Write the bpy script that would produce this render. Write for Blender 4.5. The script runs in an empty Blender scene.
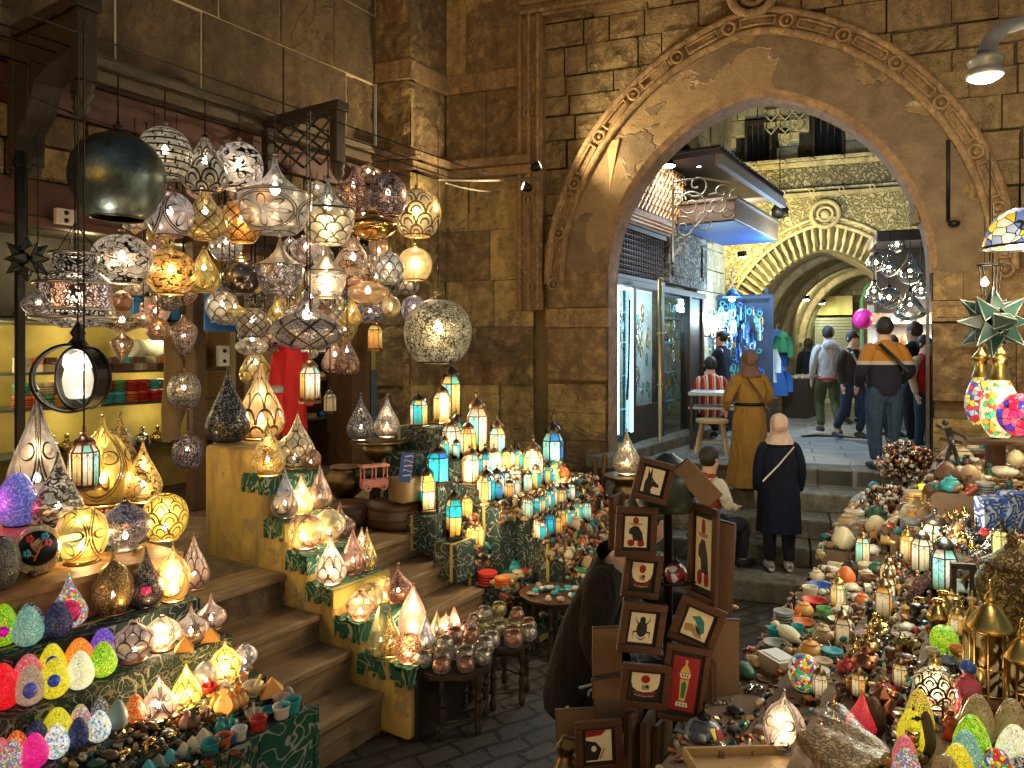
# covered bazaar lane with lamp stalls under a stone arch
import bpy,math,random
from mathutils import Vector,Matrix
R=math.radians
PI=math.pi
rnd=random.Random(11)
scene=bpy.context.scene
COL=scene.collection
F,HC,CX,CY=740.0,2.4,512.0,350.0
def P(px,py,d):
 return Vector(((px-CX)/F*d,d,HC-(py-CY)/F*d))
O0=Vector((-.815,4.64,0));A=Vector((.545,.8385,0)).normalized();N=Vector((-A.y,A.x,0))
U=Vector((.94,-.342,0)).normalized();W=Vector((.342,.94,0)).normalized()
def ST(s,t,z=0.0):
 return O0+A*s+N*t+Vector((0,0,z))
def st_of(p):
 q=Vector((p[0],p[1],0))-O0
 return q.dot(A),q.dot(N)
def ray(px):return Vector(((px-CX)/F,1,0))
def d_on(px,pt,di):
 """depth where the column px meets the vertical plane through pt along di"""
 k=(px-CX)/F
 m=(k*pt.y-pt.x)/(di.x-k*di.y)
 return pt.y+di.y*m
def d_t(px,t):return d_on(px,ST(0,t),A)
def on_z(px,py,z):
 d=F*(HC-z)/(py-CY)
 return P(px,py,d)
def pix(p):return(CX+F*p[0]/p[1],CY-F*(p[2]-HC)/p[1])
ITEMS=[]
def tag(o,label=None,cat=None,group=None,kind=None):
 if label:o['label']=label
 if cat:o['category']=cat
 if group:o['group']=group
 if kind:o['kind']=kind
 return o
def empty(name,loc=(0,0,0),rz=0.0,label=None,cat=None,group=None):
 o=bpy.data.objects.new(name,None);COL.objects.link(o)
 o.location=loc;o.rotation_euler=(0,0,rz);o.empty_display_size=.1
 return tag(o,label,cat,group)
class MB:
 def __init__(s):s.v=[];s.f=[];s.uv=[];s.sm=[];s.mi=[];s.m=0
 def add(s,vs,fs,uvs=None,smooth=False):
  b=len(s.v);s.v+=[tuple(v)for v in vs]
  for i,f in enumerate(fs):
   s.f.append(tuple(b+k for k in f));s.sm.append(smooth);s.mi.append(s.m)
   s.uv.append(uvs[i]if uvs else None)
 def box(s,c,d,rz=0.0,mat=None,taper=0.0):
  hx,hy,hz=d[0]/2,d[1]/2,d[2]/2
  vs=[]
  for z in(-1,1):
   k=1-taper if z>0 else 1
   for x,y in((-1,-1),(1,-1),(1,1),(-1,1)):
    vs.append(Vector((x*hx*k,y*hy*k,z*hz)))
  M=(mat or Matrix.Rotation(rz,4,'Z'))
  vs=[M@v+Vector(c)for v in vs]
  s.add(vs,[(3,2,1,0),(4,5,6,7),(0,1,5,4),(1,2,6,5),(2,3,7,6),(3,0,4,7)])
 def obox(s,o,ax,ay,az):
  """box from corner o along three edge vectors"""
  o,ax,ay,az=map(Vector,(o,ax,ay,az))
  vs=[o,o+ax,o+ax+ay,o+ay];vs+=[v+az for v in vs]
  fs=[(3,2,1,0),(4,5,6,7),(0,1,5,4),(1,2,6,5),(2,3,7,6),(3,0,4,7)]
  if ax.cross(ay).dot(az)<0:fs=[tuple(reversed(f))for f in fs]
  s.add(vs,fs)
 def prism(s,poly,ext,smooth=False):
  """poly: list of 3d points, extruded by vector ext"""
  n=len(poly);ext=Vector(ext)
  a=[Vector(p)for p in poly];b=[p+ext for p in a]
  nrm=Vector((0,0,0))
  for i in range(n):nrm+=a[i].cross(a[(i+1)%n])
  fs=[tuple(range(n)),tuple(range(2*n-1,n-1,-1))]+[((i+1)%n,i,n+i,n+(i+1)%n)for i in range(n)]
  if nrm.dot(ext)>0:fs=[tuple(reversed(f))for f in fs]
  s.add(a+b,fs,smooth=smooth)
 def lathe(s,prof,n=20,c=(0,0,0),M=None,rib=0,ribd=0.0,a0=0,sx=1,sy=1,smooth=True):
  """prof: list of (r, z)"""
  vs=[];c=Vector(c);L=[0]
  for i in range(1,len(prof)):
   L.append(L[-1]+math.hypot(prof[i][0]-prof[i-1][0],prof[i][1]-prof[i-1][1]))
  T=L[-1]or 1
  for r,z in prof:
   for k in range(n):
    a=2*PI*k/n+a0
    q=r*(1+ribd*math.cos(rib*a))if rib else r
    v=Vector((q*math.cos(a)*sx,q*math.sin(a)*sy,z))
    if M:v=M@v
    vs.append(v+c)
  fs=[];uv=[]
  for i in range(len(prof)-1):
   for k in range(n):
    k2=(k+1)%n
    fs.append((i*n+k,i*n+k2,(i+1)*n+k2,(i+1)*n+k))
    u0,u1,v0,v1=k/n,(k+1)/n,L[i]/T,L[i+1]/T
    uv.append(((u0,v0),(u1,v0),(u1,v1),(u0,v1)))
  s.add(vs,fs,uv,smooth)
  if prof[0][0]>1e-4:s.add([vs[k]for k in range(n)],[tuple(reversed(range(n)))])
  if prof[-1][0]>1e-4:s.add([vs[(len(prof)-1)*n+k]for k in range(n)],[tuple(range(n))])
 def tube(s,pts,r,n=6,closed=False,smooth=True,cap=True):
  pts=[Vector(p)for p in pts];m=len(pts)
  rs=r if isinstance(r,(list,tuple))else[r]*m
  vs=[];up=None
  for i,p in enumerate(pts):
   if closed:t=pts[(i+1)%m]-pts[i-1]
   else:t=pts[min(i+1,m-1)]-pts[max(i-1,0)]
   if t.length<1e-9:t=Vector((0,0,1))
   t.normalize()
   if up is None:
    up=Vector((0,0,1))if abs(t.z)<.9 else Vector((1,0,0))
   x=t.cross(up)
   if x.length<1e-5:x=t.cross(Vector((.3,.9,.1)))
   x.normalize();y=x.cross(t).normalized();up=y
   for k in range(n):
    a=2*PI*k/n
    vs.append(p+x*(rs[i]*math.cos(a))+y*(rs[i]*math.sin(a)))
  fs=[]
  for i in range(m if closed else m-1):
   j=(i+1)%m
   for k in range(n):
    k2=(k+1)%n
    fs.append((i*n+k,j*n+k,j*n+k2,i*n+k2)[::-1])
  if not closed and cap:
   fs.append(tuple(range(n)));fs.append(tuple(range((m-1)*n,m*n))[::-1])
  s.add(vs,fs,smooth=smooth)
 def sphere(s,c,r,n=12,sx=1,sy=1,sz=1,M=None):
  prof=[(max(1e-5,r*math.sin(PI*i/(n//2+1))),-r*math.cos(PI*i/(n//2+1))*sz)for i in range(n//2+2)]
  s.lathe(prof,n,c,M,sx=sx,sy=sy)
 def torus(s,c,R1,r,n=16,k=6,M=None):
  pts=[]
  for i in range(n):
   a=2*PI*i/n;v=Vector((R1*math.cos(a),R1*math.sin(a),0))
   if M:v=M@v
   pts.append(v+Vector(c))
  s.tube(pts,r,k,closed=True)
 def grid(s,fn,nu,nv,smooth=True,uv=True):
  vs=[fn(i/nu,j/nv)for j in range(nv+1)for i in range(nu+1)]
  fs=[];uvs=[]
  for j in range(nv):
   for i in range(nu):
    a=j*(nu+1)+i
    fs.append((a,a+1,a+nu+2,a+nu+1));uvs.append(((i/nu,j/nv),((i+1)/nu,j/nv),((i+1)/nu,(j+1)/nv),(i/nu,(j+1)/nv)))
  s.add(vs,fs,uvs,smooth)
 def mesh(s,name,mats):
  me=bpy.data.meshes.new(name);me.from_pydata(s.v,[],s.f)
  me.polygons.foreach_set('use_smooth',s.sm)
  me.polygons.foreach_set('material_index',s.mi)
  if any(u is not None for u in s.uv):
   ul=me.uv_layers.new(name='UVMap');data=[]
   for f,u in zip(s.f,s.uv):
    if u is None:data+=[0.0,0.0]*len(f)
    else:
     for q in u:data+=[q[0],q[1]]
   ul.data.foreach_set('uv',data)
  for m in(mats if isinstance(mats,(list,tuple))else[mats]):me.materials.append(m)
  me.update();return me
 def build(s,name,mats,parent=None,loc=None,bevel=0.0,seg=2):
  o=bpy.data.objects.new(name,s.mesh(name,mats));COL.objects.link(o)
  if parent:o.parent=parent
  if loc is not None:o.location=loc
  if bevel:
   b=o.modifiers.new('bev','BEVEL');b.width=bevel;b.segments=seg;b.limit_method='ANGLE';b.angle_limit=R(40)
  return o
def copy_tree(o,parent=None):
 kids=list(o.children);c=o.copy();COL.objects.link(c)
 if parent:c.parent=parent
 for ch in kids:copy_tree(ch,c)
 return c
MC={}
class NT:
 def __init__(s,name):
  s.mat=bpy.data.materials.new(name);s.mat.use_nodes=True
  s.t=s.mat.node_tree;s.t.nodes.clear()
  s.out=s.t.nodes.new('ShaderNodeOutputMaterial')
 def n(s,typ,ins=None,**kw):
  x=s.t.nodes.new('ShaderNode'+typ)
  for k,v in kw.items():setattr(x,k,v)
  for k,v in(ins or{}).items():s.set(x,k,v)
  return x
 def set(s,x,k,v):
  sock=x.inputs[k]
  if isinstance(v,bpy.types.NodeSocket):s.t.links.new(v,sock)
  elif hasattr(v,'outputs'):s.t.links.new(v.outputs[0],sock)
  else:
   if isinstance(v,(tuple,list))and len(v)==3 and len(sock.default_value)==4:v=(*v,1)
   sock.default_value=v
 def math(s,op,a,b=0.0,c=None,clamp=False):
  x=s.t.nodes.new('ShaderNodeMath');x.operation=op;x.use_clamp=clamp
  s.set(x,0,a);s.set(x,1,b)
  if c is not None:s.set(x,2,c)
  return x
 def mix(s,fac,a,b,mode='MIX'):
  x=s.t.nodes.new('ShaderNodeMix');x.data_type='RGBA';x.blend_type=mode
  s.set(x,0,fac);s.set(x,6,a);s.set(x,7,b)
  return x.outputs[2]
 def ramp(s,fac,stops,interp='LINEAR'):
  x=s.t.nodes.new('ShaderNodeValToRGB');x.color_ramp.interpolation=interp
  e=x.color_ramp.elements
  while len(e)<len(stops):e.new(.5)
  for i,(p,c)in enumerate(stops):
   e[i].position=p;e[i].color=(*c,1)if len(c)==3 else c
  s.set(x,0,fac);return x.outputs[0]
 def coord(s,which='Object',scale=(1,1,1),rot=(0,0,0),loc=(0,0,0)):
  tc=s.n('TexCoord');m=s.n('Mapping')
  s.t.links.new(tc.outputs[which],m.inputs[0])
  m.inputs['Scale'].default_value=scale;m.inputs['Rotation'].default_value=rot;m.inputs['Location'].default_value=loc
  return m.outputs[0]
 def noise(s,vec,scale,detail=4,rough=.6,dist=0.0):
  return s.n('TexNoise',{'Vector':vec,'Scale':scale,'Detail':detail,'Roughness':rough,'Distortion':dist})
 def voro(s,vec,scale,feature='F1',rnd_=1.0):
  x=s.n('TexVoronoi',{'Scale':scale,'Randomness':rnd_},feature=feature)
  s.set(x,'Vector',vec);return x
 def bump(s,h,strength=.5,dist=.02,normal=None):
  d={'Height':h,'Strength':strength,'Distance':dist}
  if normal is not None:d['Normal']=normal
  return s.n('Bump',d).outputs[0]
 def bsdf(s,**kw):
  m={'color':'Base Color','rough':'Roughness','metal':'Metallic','normal':'Normal','spec':'Specular IOR Level','emit':'Emission Color','estr':'Emission Strength','trans':'Transmission Weight','alpha':'Alpha','coat':'Coat Weight'}
  return s.n('BsdfPrincipled',{m[k]:v for k,v in kw.items()})
 def done(s,sh):
  s.set(s.out,'Surface',sh);MC[s.mat.name]=s.mat;return s.mat
def hsv(h,s_,v):
 import colorsys
 return colorsys.hsv_to_rgb(h,s_,v)
def plain(name,col,rough=.6,metal=0.0,var=.15,nscale=30,bump=.0,coat=0.0,spec=.5):
 if name in MC:return MC[name]
 t=NT(name);v=t.coord('Object');n=t.noise(v,nscale,3)
 c=t.mix(t.math('MULTIPLY',n.outputs[0],1.0),tuple(max(0,x*(1-var))for x in col),tuple(min(1,x*(1+var))for x in col))
 kw=dict(color=c,rough=rough,metal=metal,spec=spec,coat=coat)
 if bump:kw['normal']=t.bump(n.outputs[0],bump,.01)
 return t.done(t.bsdf(**kw))
def stone_mat(name,c1,c2,dark,scale=1.0,bump=.6,island=True,wet=0.0,dirt=.6,gold=.5):
 t=NT(name);v=t.coord('Object');gi=t.n('NewGeometry').outputs['Random Per Island']
 n1=t.noise(v,1.3*scale,7,.7,.4);n2=t.noise(v,7*scale,9,.72);n3=t.noise(v,45*scale,6,.75)
 c=t.ramp(n2.outputs[0],[(.3,tuple(x*.6 for x in c1)),(.5,c1),(.72,c2)])
 pt=t.noise(v,1.0*scale,8,.66,.6);k=t.math('ADD',pt.outputs[0],t.math('MULTIPLY',t.math('SUBTRACT',gi,.5),.42))if island else pt.outputs[0]
 er=t.ramp(k,[(.53,(0,0,0)),(.57,(1,1,1))])
 gc=t.ramp(n2.outputs[0],[(.35,tuple(x*.55 for x in c2)),(.5,tuple(min(1,x*1.3)for x in c2)),(.7,(min(1,c2[0]*1.8),min(1,c2[1]*1.7),c2[2]*1.4))])
 c=t.mix(t.math('MULTIPLY',er,gold),c,gc)
 if island:c=t.mix(.25,c,t.ramp(gi,[(0,tuple(x*.45 for x in c1)),(.5,c1),(1,c2)]))
 st=t.noise(t.coord('Object',(2.2,2.2,.5)),1.5*scale,6,.65)
 c=t.mix(t.math('MULTIPLY',t.ramp(st.outputs[0],[(.46,(0,0,0)),(.66,(1,1,1))]),dirt),c,dark)
 pk=t.voro(v,16*scale,'F1');pits=t.ramp(pk.outputs['Distance'],[(.05,(0,0,0)),(.4,(1,1,1))])
 h=t.math('ADD',t.math('MULTIPLY',n2.outputs[0],1.5),t.math('MULTIPLY',n3.outputs[0],.5))
 h=t.math('ADD',h,t.math('MULTIPLY',pits,.35));h=t.math('ADD',t.math('MULTIPLY',h,t.math('ADD',.5,er)),t.math('MULTIPLY',er,-.7))
 return t.done(t.bsdf(color=c,rough=.85-wet,normal=t.bump(h,bump,.05)))
M_ASH=stone_mat('ashlar stone',(.15,.098,.05),(.27,.18,.08),(.045,.03,.016),1.0,1.0,gold=.45)
M_RUB=stone_mat('rubble stone',(.27,.19,.095),(.46,.34,.16),(.07,.05,.026),1.6,1.0,gold=.6)
M_PIER=stone_mat('pier stone',(.18,.115,.055),(.50,.355,.14),(.05,.034,.018),1.0,1.0,gold=.95,dirt=.45)
M_MOR=plain('lime mortar',(.60,.48,.27),.9,var=.3,nscale=12,bump=.5)
M_MORD=plain('dark mortar',(.16,.115,.06),.95,var=.4,nscale=12,bump=.5)
M_MOULD=stone_mat('carved sandstone',(.24,.15,.07),(.36,.24,.12),(.07,.045,.025),3.0,.5,island=False)
M_GATE=stone_mat('gate stone',(.42,.36,.22),(.55,.48,.30),(.16,.13,.08),1.5,.5)
def plaster():
 t=NT('worn arch plaster');v=t.coord('Object')
 n1=t.noise(v,.95,5,.55,.35);n2=t.noise(v,4,9,.72,.3);n3=t.noise(v,50,6,.75);n4=t.noise(v,.7,6,.6,.4)
 base=t.ramp(n2.outputs[0],[(.28,(.11,.072,.038)),(.5,(.185,.130,.075)),(.72,(.27,.195,.11))])
 patch=t.ramp(n1.outputs[0],[(.51,(0,0,0)),(.516,(1,1,1))])
 c=t.mix(t.math('MULTIPLY',patch,.8),base,t.ramp(n2.outputs[0],[(.3,(.22,.145,.065)),(.7,(.40,.28,.13))]))
 gold=t.ramp(n4.outputs[0],[(.60,(0,0,0)),(.62,(1,1,1))]);c=t.mix(gold,c,t.ramp(n3.outputs[0],[(.35,(.34,.22,.07)),(.65,(.60,.43,.16))]))
 br_=t.ramp(t.noise(v,3,4).outputs[0],[(.42,(0,0,0)),(.6,(1,1,1))])
 edge=t.math('MULTIPLY',t.ramp(n1.outputs[0],[(.506,(0,0,0)),(.513,(1,1,1)),(.520,(0,0,0))]),br_)
 c=t.mix(t.math('MULTIPLY',edge,.9),c,(.70,.56,.34))
 h=t.math('ADD',t.math('MULTIPLY',patch,-.8),t.math('ADD',t.math('MULTIPLY',n2.outputs[0],1.4),t.math('MULTIPLY',n3.outputs[0],.35)))
 h=t.math('ADD',h,t.math('MULTIPLY',gold,t.math('MULTIPLY',n3.outputs[0],1.2)))
 return t.done(t.bsdf(color=c,rough=.8,normal=t.bump(h,1.0,.05)))
M_PLA=plaster()
def yellow_plaster():
 t=NT('yellow ochre plaster');v=t.coord('Object')
 n1=t.noise(v,2.2,7,.65,.5);n2=t.noise(v,14,6,.7);n3=t.noise(t.coord('Object',(3,3,.7)),3,5,.6)
 c=t.ramp(n1.outputs[0],[(.3,(.40,.25,.06)),(.6,(.62,.42,.12)),(.8,(.66,.50,.22))])
 c=t.mix(t.ramp(n3.outputs[0],[(.45,(0,0,0)),(.65,(.8,.8,.8))]),c,(.22,.14,.055));c=t.mix(t.ramp(t.noise(v,5,8,.75).outputs[0],[(.55,(0,0,0)),(.58,(.7,.7,.7))]),c,(.30,.22,.12))
 c=t.mix(t.ramp(n2.outputs[0],[(.64,(0,0,0)),(.72,(.6,.6,.6))]),c,(.72,.62,.42))
 return t.done(t.bsdf(color=c,rough=.8,normal=t.bump(t.math('ADD',n1.outputs[0],t.math('MULTIPLY',n2.outputs[0],.4)),.5,.03)))
M_YEL=yellow_plaster()
def wood(name,c1,c2,scale=1.0,rough=.55,axis=(1,12,12)):
 if name in MC:return MC[name]
 t=NT(name);v=t.coord('Object',tuple(a*scale for a in axis))
 n=t.noise(v,2.0,6,.7,.6);n2=t.noise(t.coord('Object'),3,4)
 c=t.ramp(n.outputs[0],[(.3,c1),(.65,c2)])
 c=t.mix(t.math('MULTIPLY',n2.outputs[0],.5),c,tuple(x*.4 for x in c1))
 return t.done(t.bsdf(color=c,rough=rough,normal=t.bump(n.outputs[0],.3,.01)))
M_WD=wood('dark stained wood',(.022,.014,.010),(.055,.034,.02))
M_WB=wood('brown wood',(.09,.045,.02),(.17,.09,.04))
M_WR=wood('red painted board',(.085,.035,.024),(.15,.055,.035))
M_WL=wood('pale pine wood',(.48,.30,.13),(.62,.42,.2))
M_STAIR=stone_mat('worn step stone',(.17,.115,.065),(.30,.21,.12),(.06,.04,.025),2.2,.6,island=False)
M_STEP2=stone_mat('grey step stone',(.17,.16,.12),(.30,.28,.21),(.06,.055,.04),2.0,.5)
M_BLACK=plain('black iron',(.015,.014,.014),.45,.7)
M_IRON=plain('iron scrollwork',(.30,.27,.20),.5,.6)
t=NT('dark cobbles');tc=t.coord('Object',rot=(0,0,R(-33)))
nz=t.noise(tc,3,3);wv=t.n('VectorMath',{0:tc,1:t.n('VectorMath',{0:nz.outputs[1],1:(.12,.12,0)},operation='MULTIPLY')},operation='ADD')
br=t.n('TexBrick',{'Vector':wv,'Color1':(.10,.085,.07,1),'Color2':(.055,.048,.042,1),'Mortar':(.016,.013,.011,1),'Scale':1.0,'Mortar Size':.016,'Mortar Smooth':.3,'Brick Width':.26,'Row Height':.15})
n2=t.noise(tc,18,6,.7);n1=t.noise(tc,2,4)
c=t.mix(t.math('MULTIPLY',n2.outputs[0],.7),br.outputs[0],(.03,.026,.022))
h=t.math('ADD',t.math('MULTIPLY',br.outputs[1],-1.2),t.math('MULTIPLY',n2.outputs[0],.6))
M_COB=t.done(t.bsdf(color=c,rough=t.ramp(n1.outputs[0],[(.3,(.38,)*3),(.7,(.7,)*3)]),normal=t.bump(h,.9,.03)))
g=MB();g.add([(-60,-20,0),(60,-20,0),(60,90,0),(-60,90,0)],[(0,1,2,3)])
g.build('ground',M_COB)['kind']='structure'
t=NT('worn flagstones');tc=t.coord('Object',rot=(0,0,R(20)))
br=t.n('TexBrick',{'Vector':tc,'Color1':(.40,.40,.37,1),'Color2':(.28,.285,.27,1),'Mortar':(.07,.07,.06,1),'Scale':1.0,'Mortar Size':.012,'Mortar Smooth':.2,'Brick Width':.8,'Row Height':.42})
n2=t.noise(tc,6,7,.7);n1=t.noise(tc,1.2,4)
c=t.mix(t.math('MULTIPLY',n2.outputs[0],.6),br.outputs[0],(.12,.12,.11))
M_FLAG=t.done(t.bsdf(color=c,rough=t.ramp(n1.outputs[0],[(.35,(.25,)*3),(.65,(.6,)*3)]),normal=t.bump(t.math('ADD',t.math('MULTIPLY',br.outputs[1],-.8),t.math('MULTIPLY',n2.outputs[0],.5)),.5,.02)))
nos=[(9.0,1.0),(8.46,.8),(8.02,.6),(7.65,.4),(7.08,.2)]
p9=P(740,350,9.0);p9.z=0
edge=lambda d:Vector((P(740,350,d).x,d,0))
g=MB();e=edge(9.0)
g.prism([e+U*-1.75+Vector((0,0,1)),e+U*2.3+Vector((0,0,1)),e+U*9+W*3+Vector((0,0,1)),e+U*12+W*50+Vector((0,0,1)),e+U*-14+W*50+Vector((0,0,1)),e+U*-1.75+W*.9+Vector((0,0,1))],(0,0,-1.0))
g.build('upper_street_paving',M_FLAG)['kind']='structure'
g=MB()
for i,(d,z)in enumerate(nos):
 e=edge(d);dep=W*((nos[i-1][0]-d)*.94+.05)if i else W*.4
 x=-1.75 if i<2 else-1.0
 while x<2.4:
  w=rnd.uniform(.55,.95)
  g.obox(e+U*x+Vector((0,0,z-.2)),U*(w-.012),dep+W*.06,(0,0,.2+rnd.uniform(.001,.008)))
  x+=w
g.build('passage_steps',M_STEP2,bevel=.018)['kind']='structure'
g=MB()
g.prism([ST(-4.2,.905,.85),ST(3.45,.905,.85),ST(3.45,6,.85),ST(-4.2,6,.85)],(0,0,-.85))
g.build('shop_terrace',M_STAIR)['kind']='structure'
def stair(name,s0,s1):
 g=MB()
 for t0,t1,z in((.905,1.2,.85),(.558,.93,.64),(.27,.585,.46),(0,.3,.26)):
  g.obox(ST(s0,t0,0 if z<.8 else .645),A*(s1-s0),N*(t1-t0),(0,0,z-(0 if z<.8 else .643)))
  g.obox(ST(s0,t0-.022,z-.045),A*(s1-s0),N*.06,(0,0,.049))
 g.build(name,M_STAIR,bevel=.012)['kind']='structure'
t=NT('worn stair wood');v=t.coord('Object',rot=(0,0,R(-57)))
n=t.noise(t.coord('Object',(1.6,1.6,1.6),rot=(0,0,R(-57))),1.5,5,.6);g1=t.n('Mapping',{'Vector':v,'Scale':(1.5,22,22)});n2=t.noise(g1.outputs[0],1.5,6,.7)
c=t.ramp(n2.outputs[0],[(.3,(.15,.09,.045)),(.55,(.32,.21,.11)),(.8,(.46,.33,.19))])
c=t.mix(t.ramp(n.outputs[0],[(.45,(0,0,0)),(.7,(.75,.75,.75))]),c,(.09,.055,.03))
M_STAIR=t.done(t.bsdf(color=c,rough=.6,normal=t.bump(n2.outputs[0],.5,.012)))
stair('front_stairs',-1.0,-.004);stair('rear_stairs',.504,1.486)
def parapet(label,s0,s1,prof,tb,name='stepped_parapet'):
 g=MB();poly=[(prof[0][0],0)]
 for a,b,z in prof:poly+=[(a,z),(b,z)]
 poly+=[(prof[-1][1],0)]
 g.prism([ST(s0,a,z)for a,z in poly],A*(s1-s0))
 return tag(g.build(name,M_YEL,bevel=.03,seg=3),label,'parapet')
PP1=[(-.22,.2,.42),(.2,.43,.61),(.43,.68,.79),(.68,.9,.97),(.9,1.11,1.16),(1.11,1.36,1.46),(1.36,1.82,1.68)]
parapet('yellow plastered stepped parapet between the two stone stairs, loaded with copper lamps',0,.5,PP1,0)
PP2=[(-.12,.35,.17),(.35,.6,.35),(.6,.82,.58),(.82,1.05,.84),(1.05,1.4,1.1)]
parapet('yellow plastered stepped parapet beside the rear stairs, below the coloured glass lanterns',1.49,1.95,PP2,0)
from mathutils import noise as MNZ
def block_face(g,a,b,rows,bw=(.5,.9),out=.03,depth=.25,gap=.014,nrm=None,skip=None,rough=(0,0),cell=.075,dv=None,joints=None):
 """courses of ashlar; rough = (share of eroded blocks, relief in metres) gives real uneven faces"""
 a,b=Vector((a[0],a[1],0)),Vector((b[0],b[1],0));L=(b-a).length;di=(b-a)/L
 if nrm is None:nrm=Vector((di.y,-di.x,0))
 for z0,z1 in zip(rows[:-1],rows[1:]):
  x=-rnd.uniform(0,bw[0])if L>bw[1]*1.2 else 0
  while x<L-.01:
   w=rnd.uniform(*bw)if L>bw[1]*1.2 else L
   x0,x1=max(x,0),min(x+w,L)
   if L-x1<.12:x1=L
   if x1-x0>.03 and not(skip and skip((x0+x1)/2,(z0+z1)/2,x0,x1,z0,z1)):
    if joints:
     m_=gap*.5+rnd.uniform(.004,.012);joints.obox(a+di*(x1-m_)-nrm*.012+Vector((0,0,z0)),di*(2*m_),-nrm*.1,(0,0,z1-z0));joints.obox(a+di*x0-nrm*.014+Vector((0,0,z0-m_)),di*(x1-x0),-nrm*.1,(0,0,2*m_))
    o=rnd.uniform(0,out);j=lambda:rnd.uniform(-.004,.004)
    q=a+di*(x0+gap/2+j())+nrm*o+Vector((0,0,z0+gap/2+j()));W_,H_=x1-x0-gap,z1-z0-gap;er=rnd.random()<rough[0];bk=(dv or-nrm)*(depth+o)
    if not rough[0]or W_<.05:g.obox(q,di*W_,bk,(0,0,H_))
    else:
     nu,nv=max(3,int(W_/cell)),max(3,int(H_/cell));am=rough[1]*(1 if er else .22)
     def fn(u,v):
      p=q+di*(W_*u)+Vector((0,0,H_*v));e=min(u*W_,(1-u)*W_,v*H_,(1-v)*H_);k=min(1,e/.05)
      n_=MNZ.fractal(p*4.5+Vector((gap*99,0,0)),.7,2.2,4)*am*1.3
      rd=min(1,.25+.75*(e/.03))if e<.03 else 1
      return p+nrm*((n_-(am*.6 if er else 0))*k-(1-rd)*(.012+am*.5))
     g.grid(fn,nu,nv,smooth=not er,uv=False)
     c=[q,q+di*W_,q+di*W_+Vector((0,0,H_)),q+Vector((0,0,H_))];c=[v_-nrm*(.012+am*.9)for v_ in c]
     g.add(c+[v_+bk for v_ in c],[(1,0,4,5),(2,1,5,6),(3,2,6,7),(0,3,7,4)])
   x=x1 if x1==L else x+w
def rows_of(z0,z1,h,j=.0):
 r=[z0]
 while r[-1]<z1-h*.4:r.append(r[-1]+h*(1+rnd.uniform(-j,j)))
 return r
K1,K2,K3,K4,K5=Vector((-1.715,9.32,0)),Vector((-1.265,9.16,0)),Vector((-.87,9.77,0)),Vector((.27,9.36,0)),Vector((.35,9.33,0))
sA=lambda s,t=3.3:ST(s,t)
bld=empty('stone_building',ST(1,3.3,0),0,'tall dark ashlar building over the lamp shop, with big square blocks','building')
def ch(o,parent):
 """keep world placement under a parent that is only translated"""
 o.parent=parent;o.location=Vector(o.location)-parent.location;return o
g=MB();jm=MB()
aw,bw_=sA(-4.5),Vector((K1.x,K1.y,0))
block_face(g,aw,bw_,[4.93,5.73,6.6,7.5,8.4,9.3],(.75,1.15),.03,.25,.022,rough=(.35,.03),cell=.12,joints=jm)
block_face(g,aw,sA(-1.25),rows_of(0,4.9,.5,.15),(.5,.8),.03,.25,.02)
ch(g.build('ashlar_masonry',M_ASH),bld);ch(jm.build('pointed_joints',M_MOR),bld)
g=MB()
g.obox(sA(-4.5)+N*.075+Vector((0,0,4.93)),A*8.0,N*.5,(0,0,4.4))
g.obox(sA(-4.5)+N*.03,A*3.2,N*.5,(0,0,4.93))
ch(g.build('mortar_backing',M_MOR),bld)
g=MB();g.obox(sA(-1.3)-N*.16+Vector((0,0,4.80)),A*4.7,N*.3,(0,0,.11))
g.obox(sA(-1.3)-N*.10+Vector((0,0,4.70)),A*4.7,N*.3,(0,0,.098))
ch(g.build('timber_cornice',wood('weathered timber',(.10,.07,.04),(.20,.14,.08)),bevel=.008),bld)
g=MB();g.obox(sA(-1.3)+N*.05+Vector((0,0,4.38)),A*4.6,N*.12,(0,0,.30))
g.obox(sA(-1.3)+N*.02+Vector((0,0,3.42)),A*4.6,N*.16,(0,0,.07))
g.obox(sA(-1.3)+N*.05+Vector((0,0,3.49)),A*2.6,N*.12,(0,0,.30))
ch(g.build('red_fascia_board',M_WR,bevel=.006),bld)
g=MB();block_face(g,sA(-1.3,3.42),sA(3.4,3.42),[3.8,4.1,4.38],(.3,.6),.03,.2,.02)
ch(g.build('rubble_infill',M_PIER,bevel=.012),bld)
g=MB();g.obox(sA(-4.5,3.95)+Vector((0,0,3.5)),A*8.6,N*.1,(0,0,1.6));ch(g.build('inner_wall',M_MORD),bld)
but=empty('stone_buttress',(K2.x,K2.y,0),0,'stepped stone buttress between the lamp shop and the great arch','buttress')
g=MB()
rw=[0,.85,1.25,1.95,2.7,3.3,3.95,4.62];ru=[4.85,5.75];rt=[6.0,6.9,7.8,8.8]
for a,b in((K1,K2),(K2,K3),(K3,K4)):
 for r in(rw,ru,rt):block_face(g,a,b,r,(.5,.95),.03,.25,.007,rough=(.5,.05))
ch(g.build('masonry',M_PIER),but)
g=MB()
for z0,z1,o in((4.62,4.74,.10),(4.74,4.85,.16),(5.75,6.0,.035)):
 for a,b in((K1,K2),(K2,K3),(K3,K4)):
  di=(b-a).normalized();n_=Vector((di.y,-di.x,0))
  e=o if(a,b)==(K1,K2)or(a,b)==(K3,K4)else 0
  g.obox(a-di*0+n_*o+Vector((0,0,z0+.003)),di*((b-a).length+(o if(a,b)==(K1,K2)else 0)),-n_*(.3+o),(0,0,z1-z0-.006))
ch(g.build('cornice',M_MOULD,bevel=.012),but)
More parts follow.
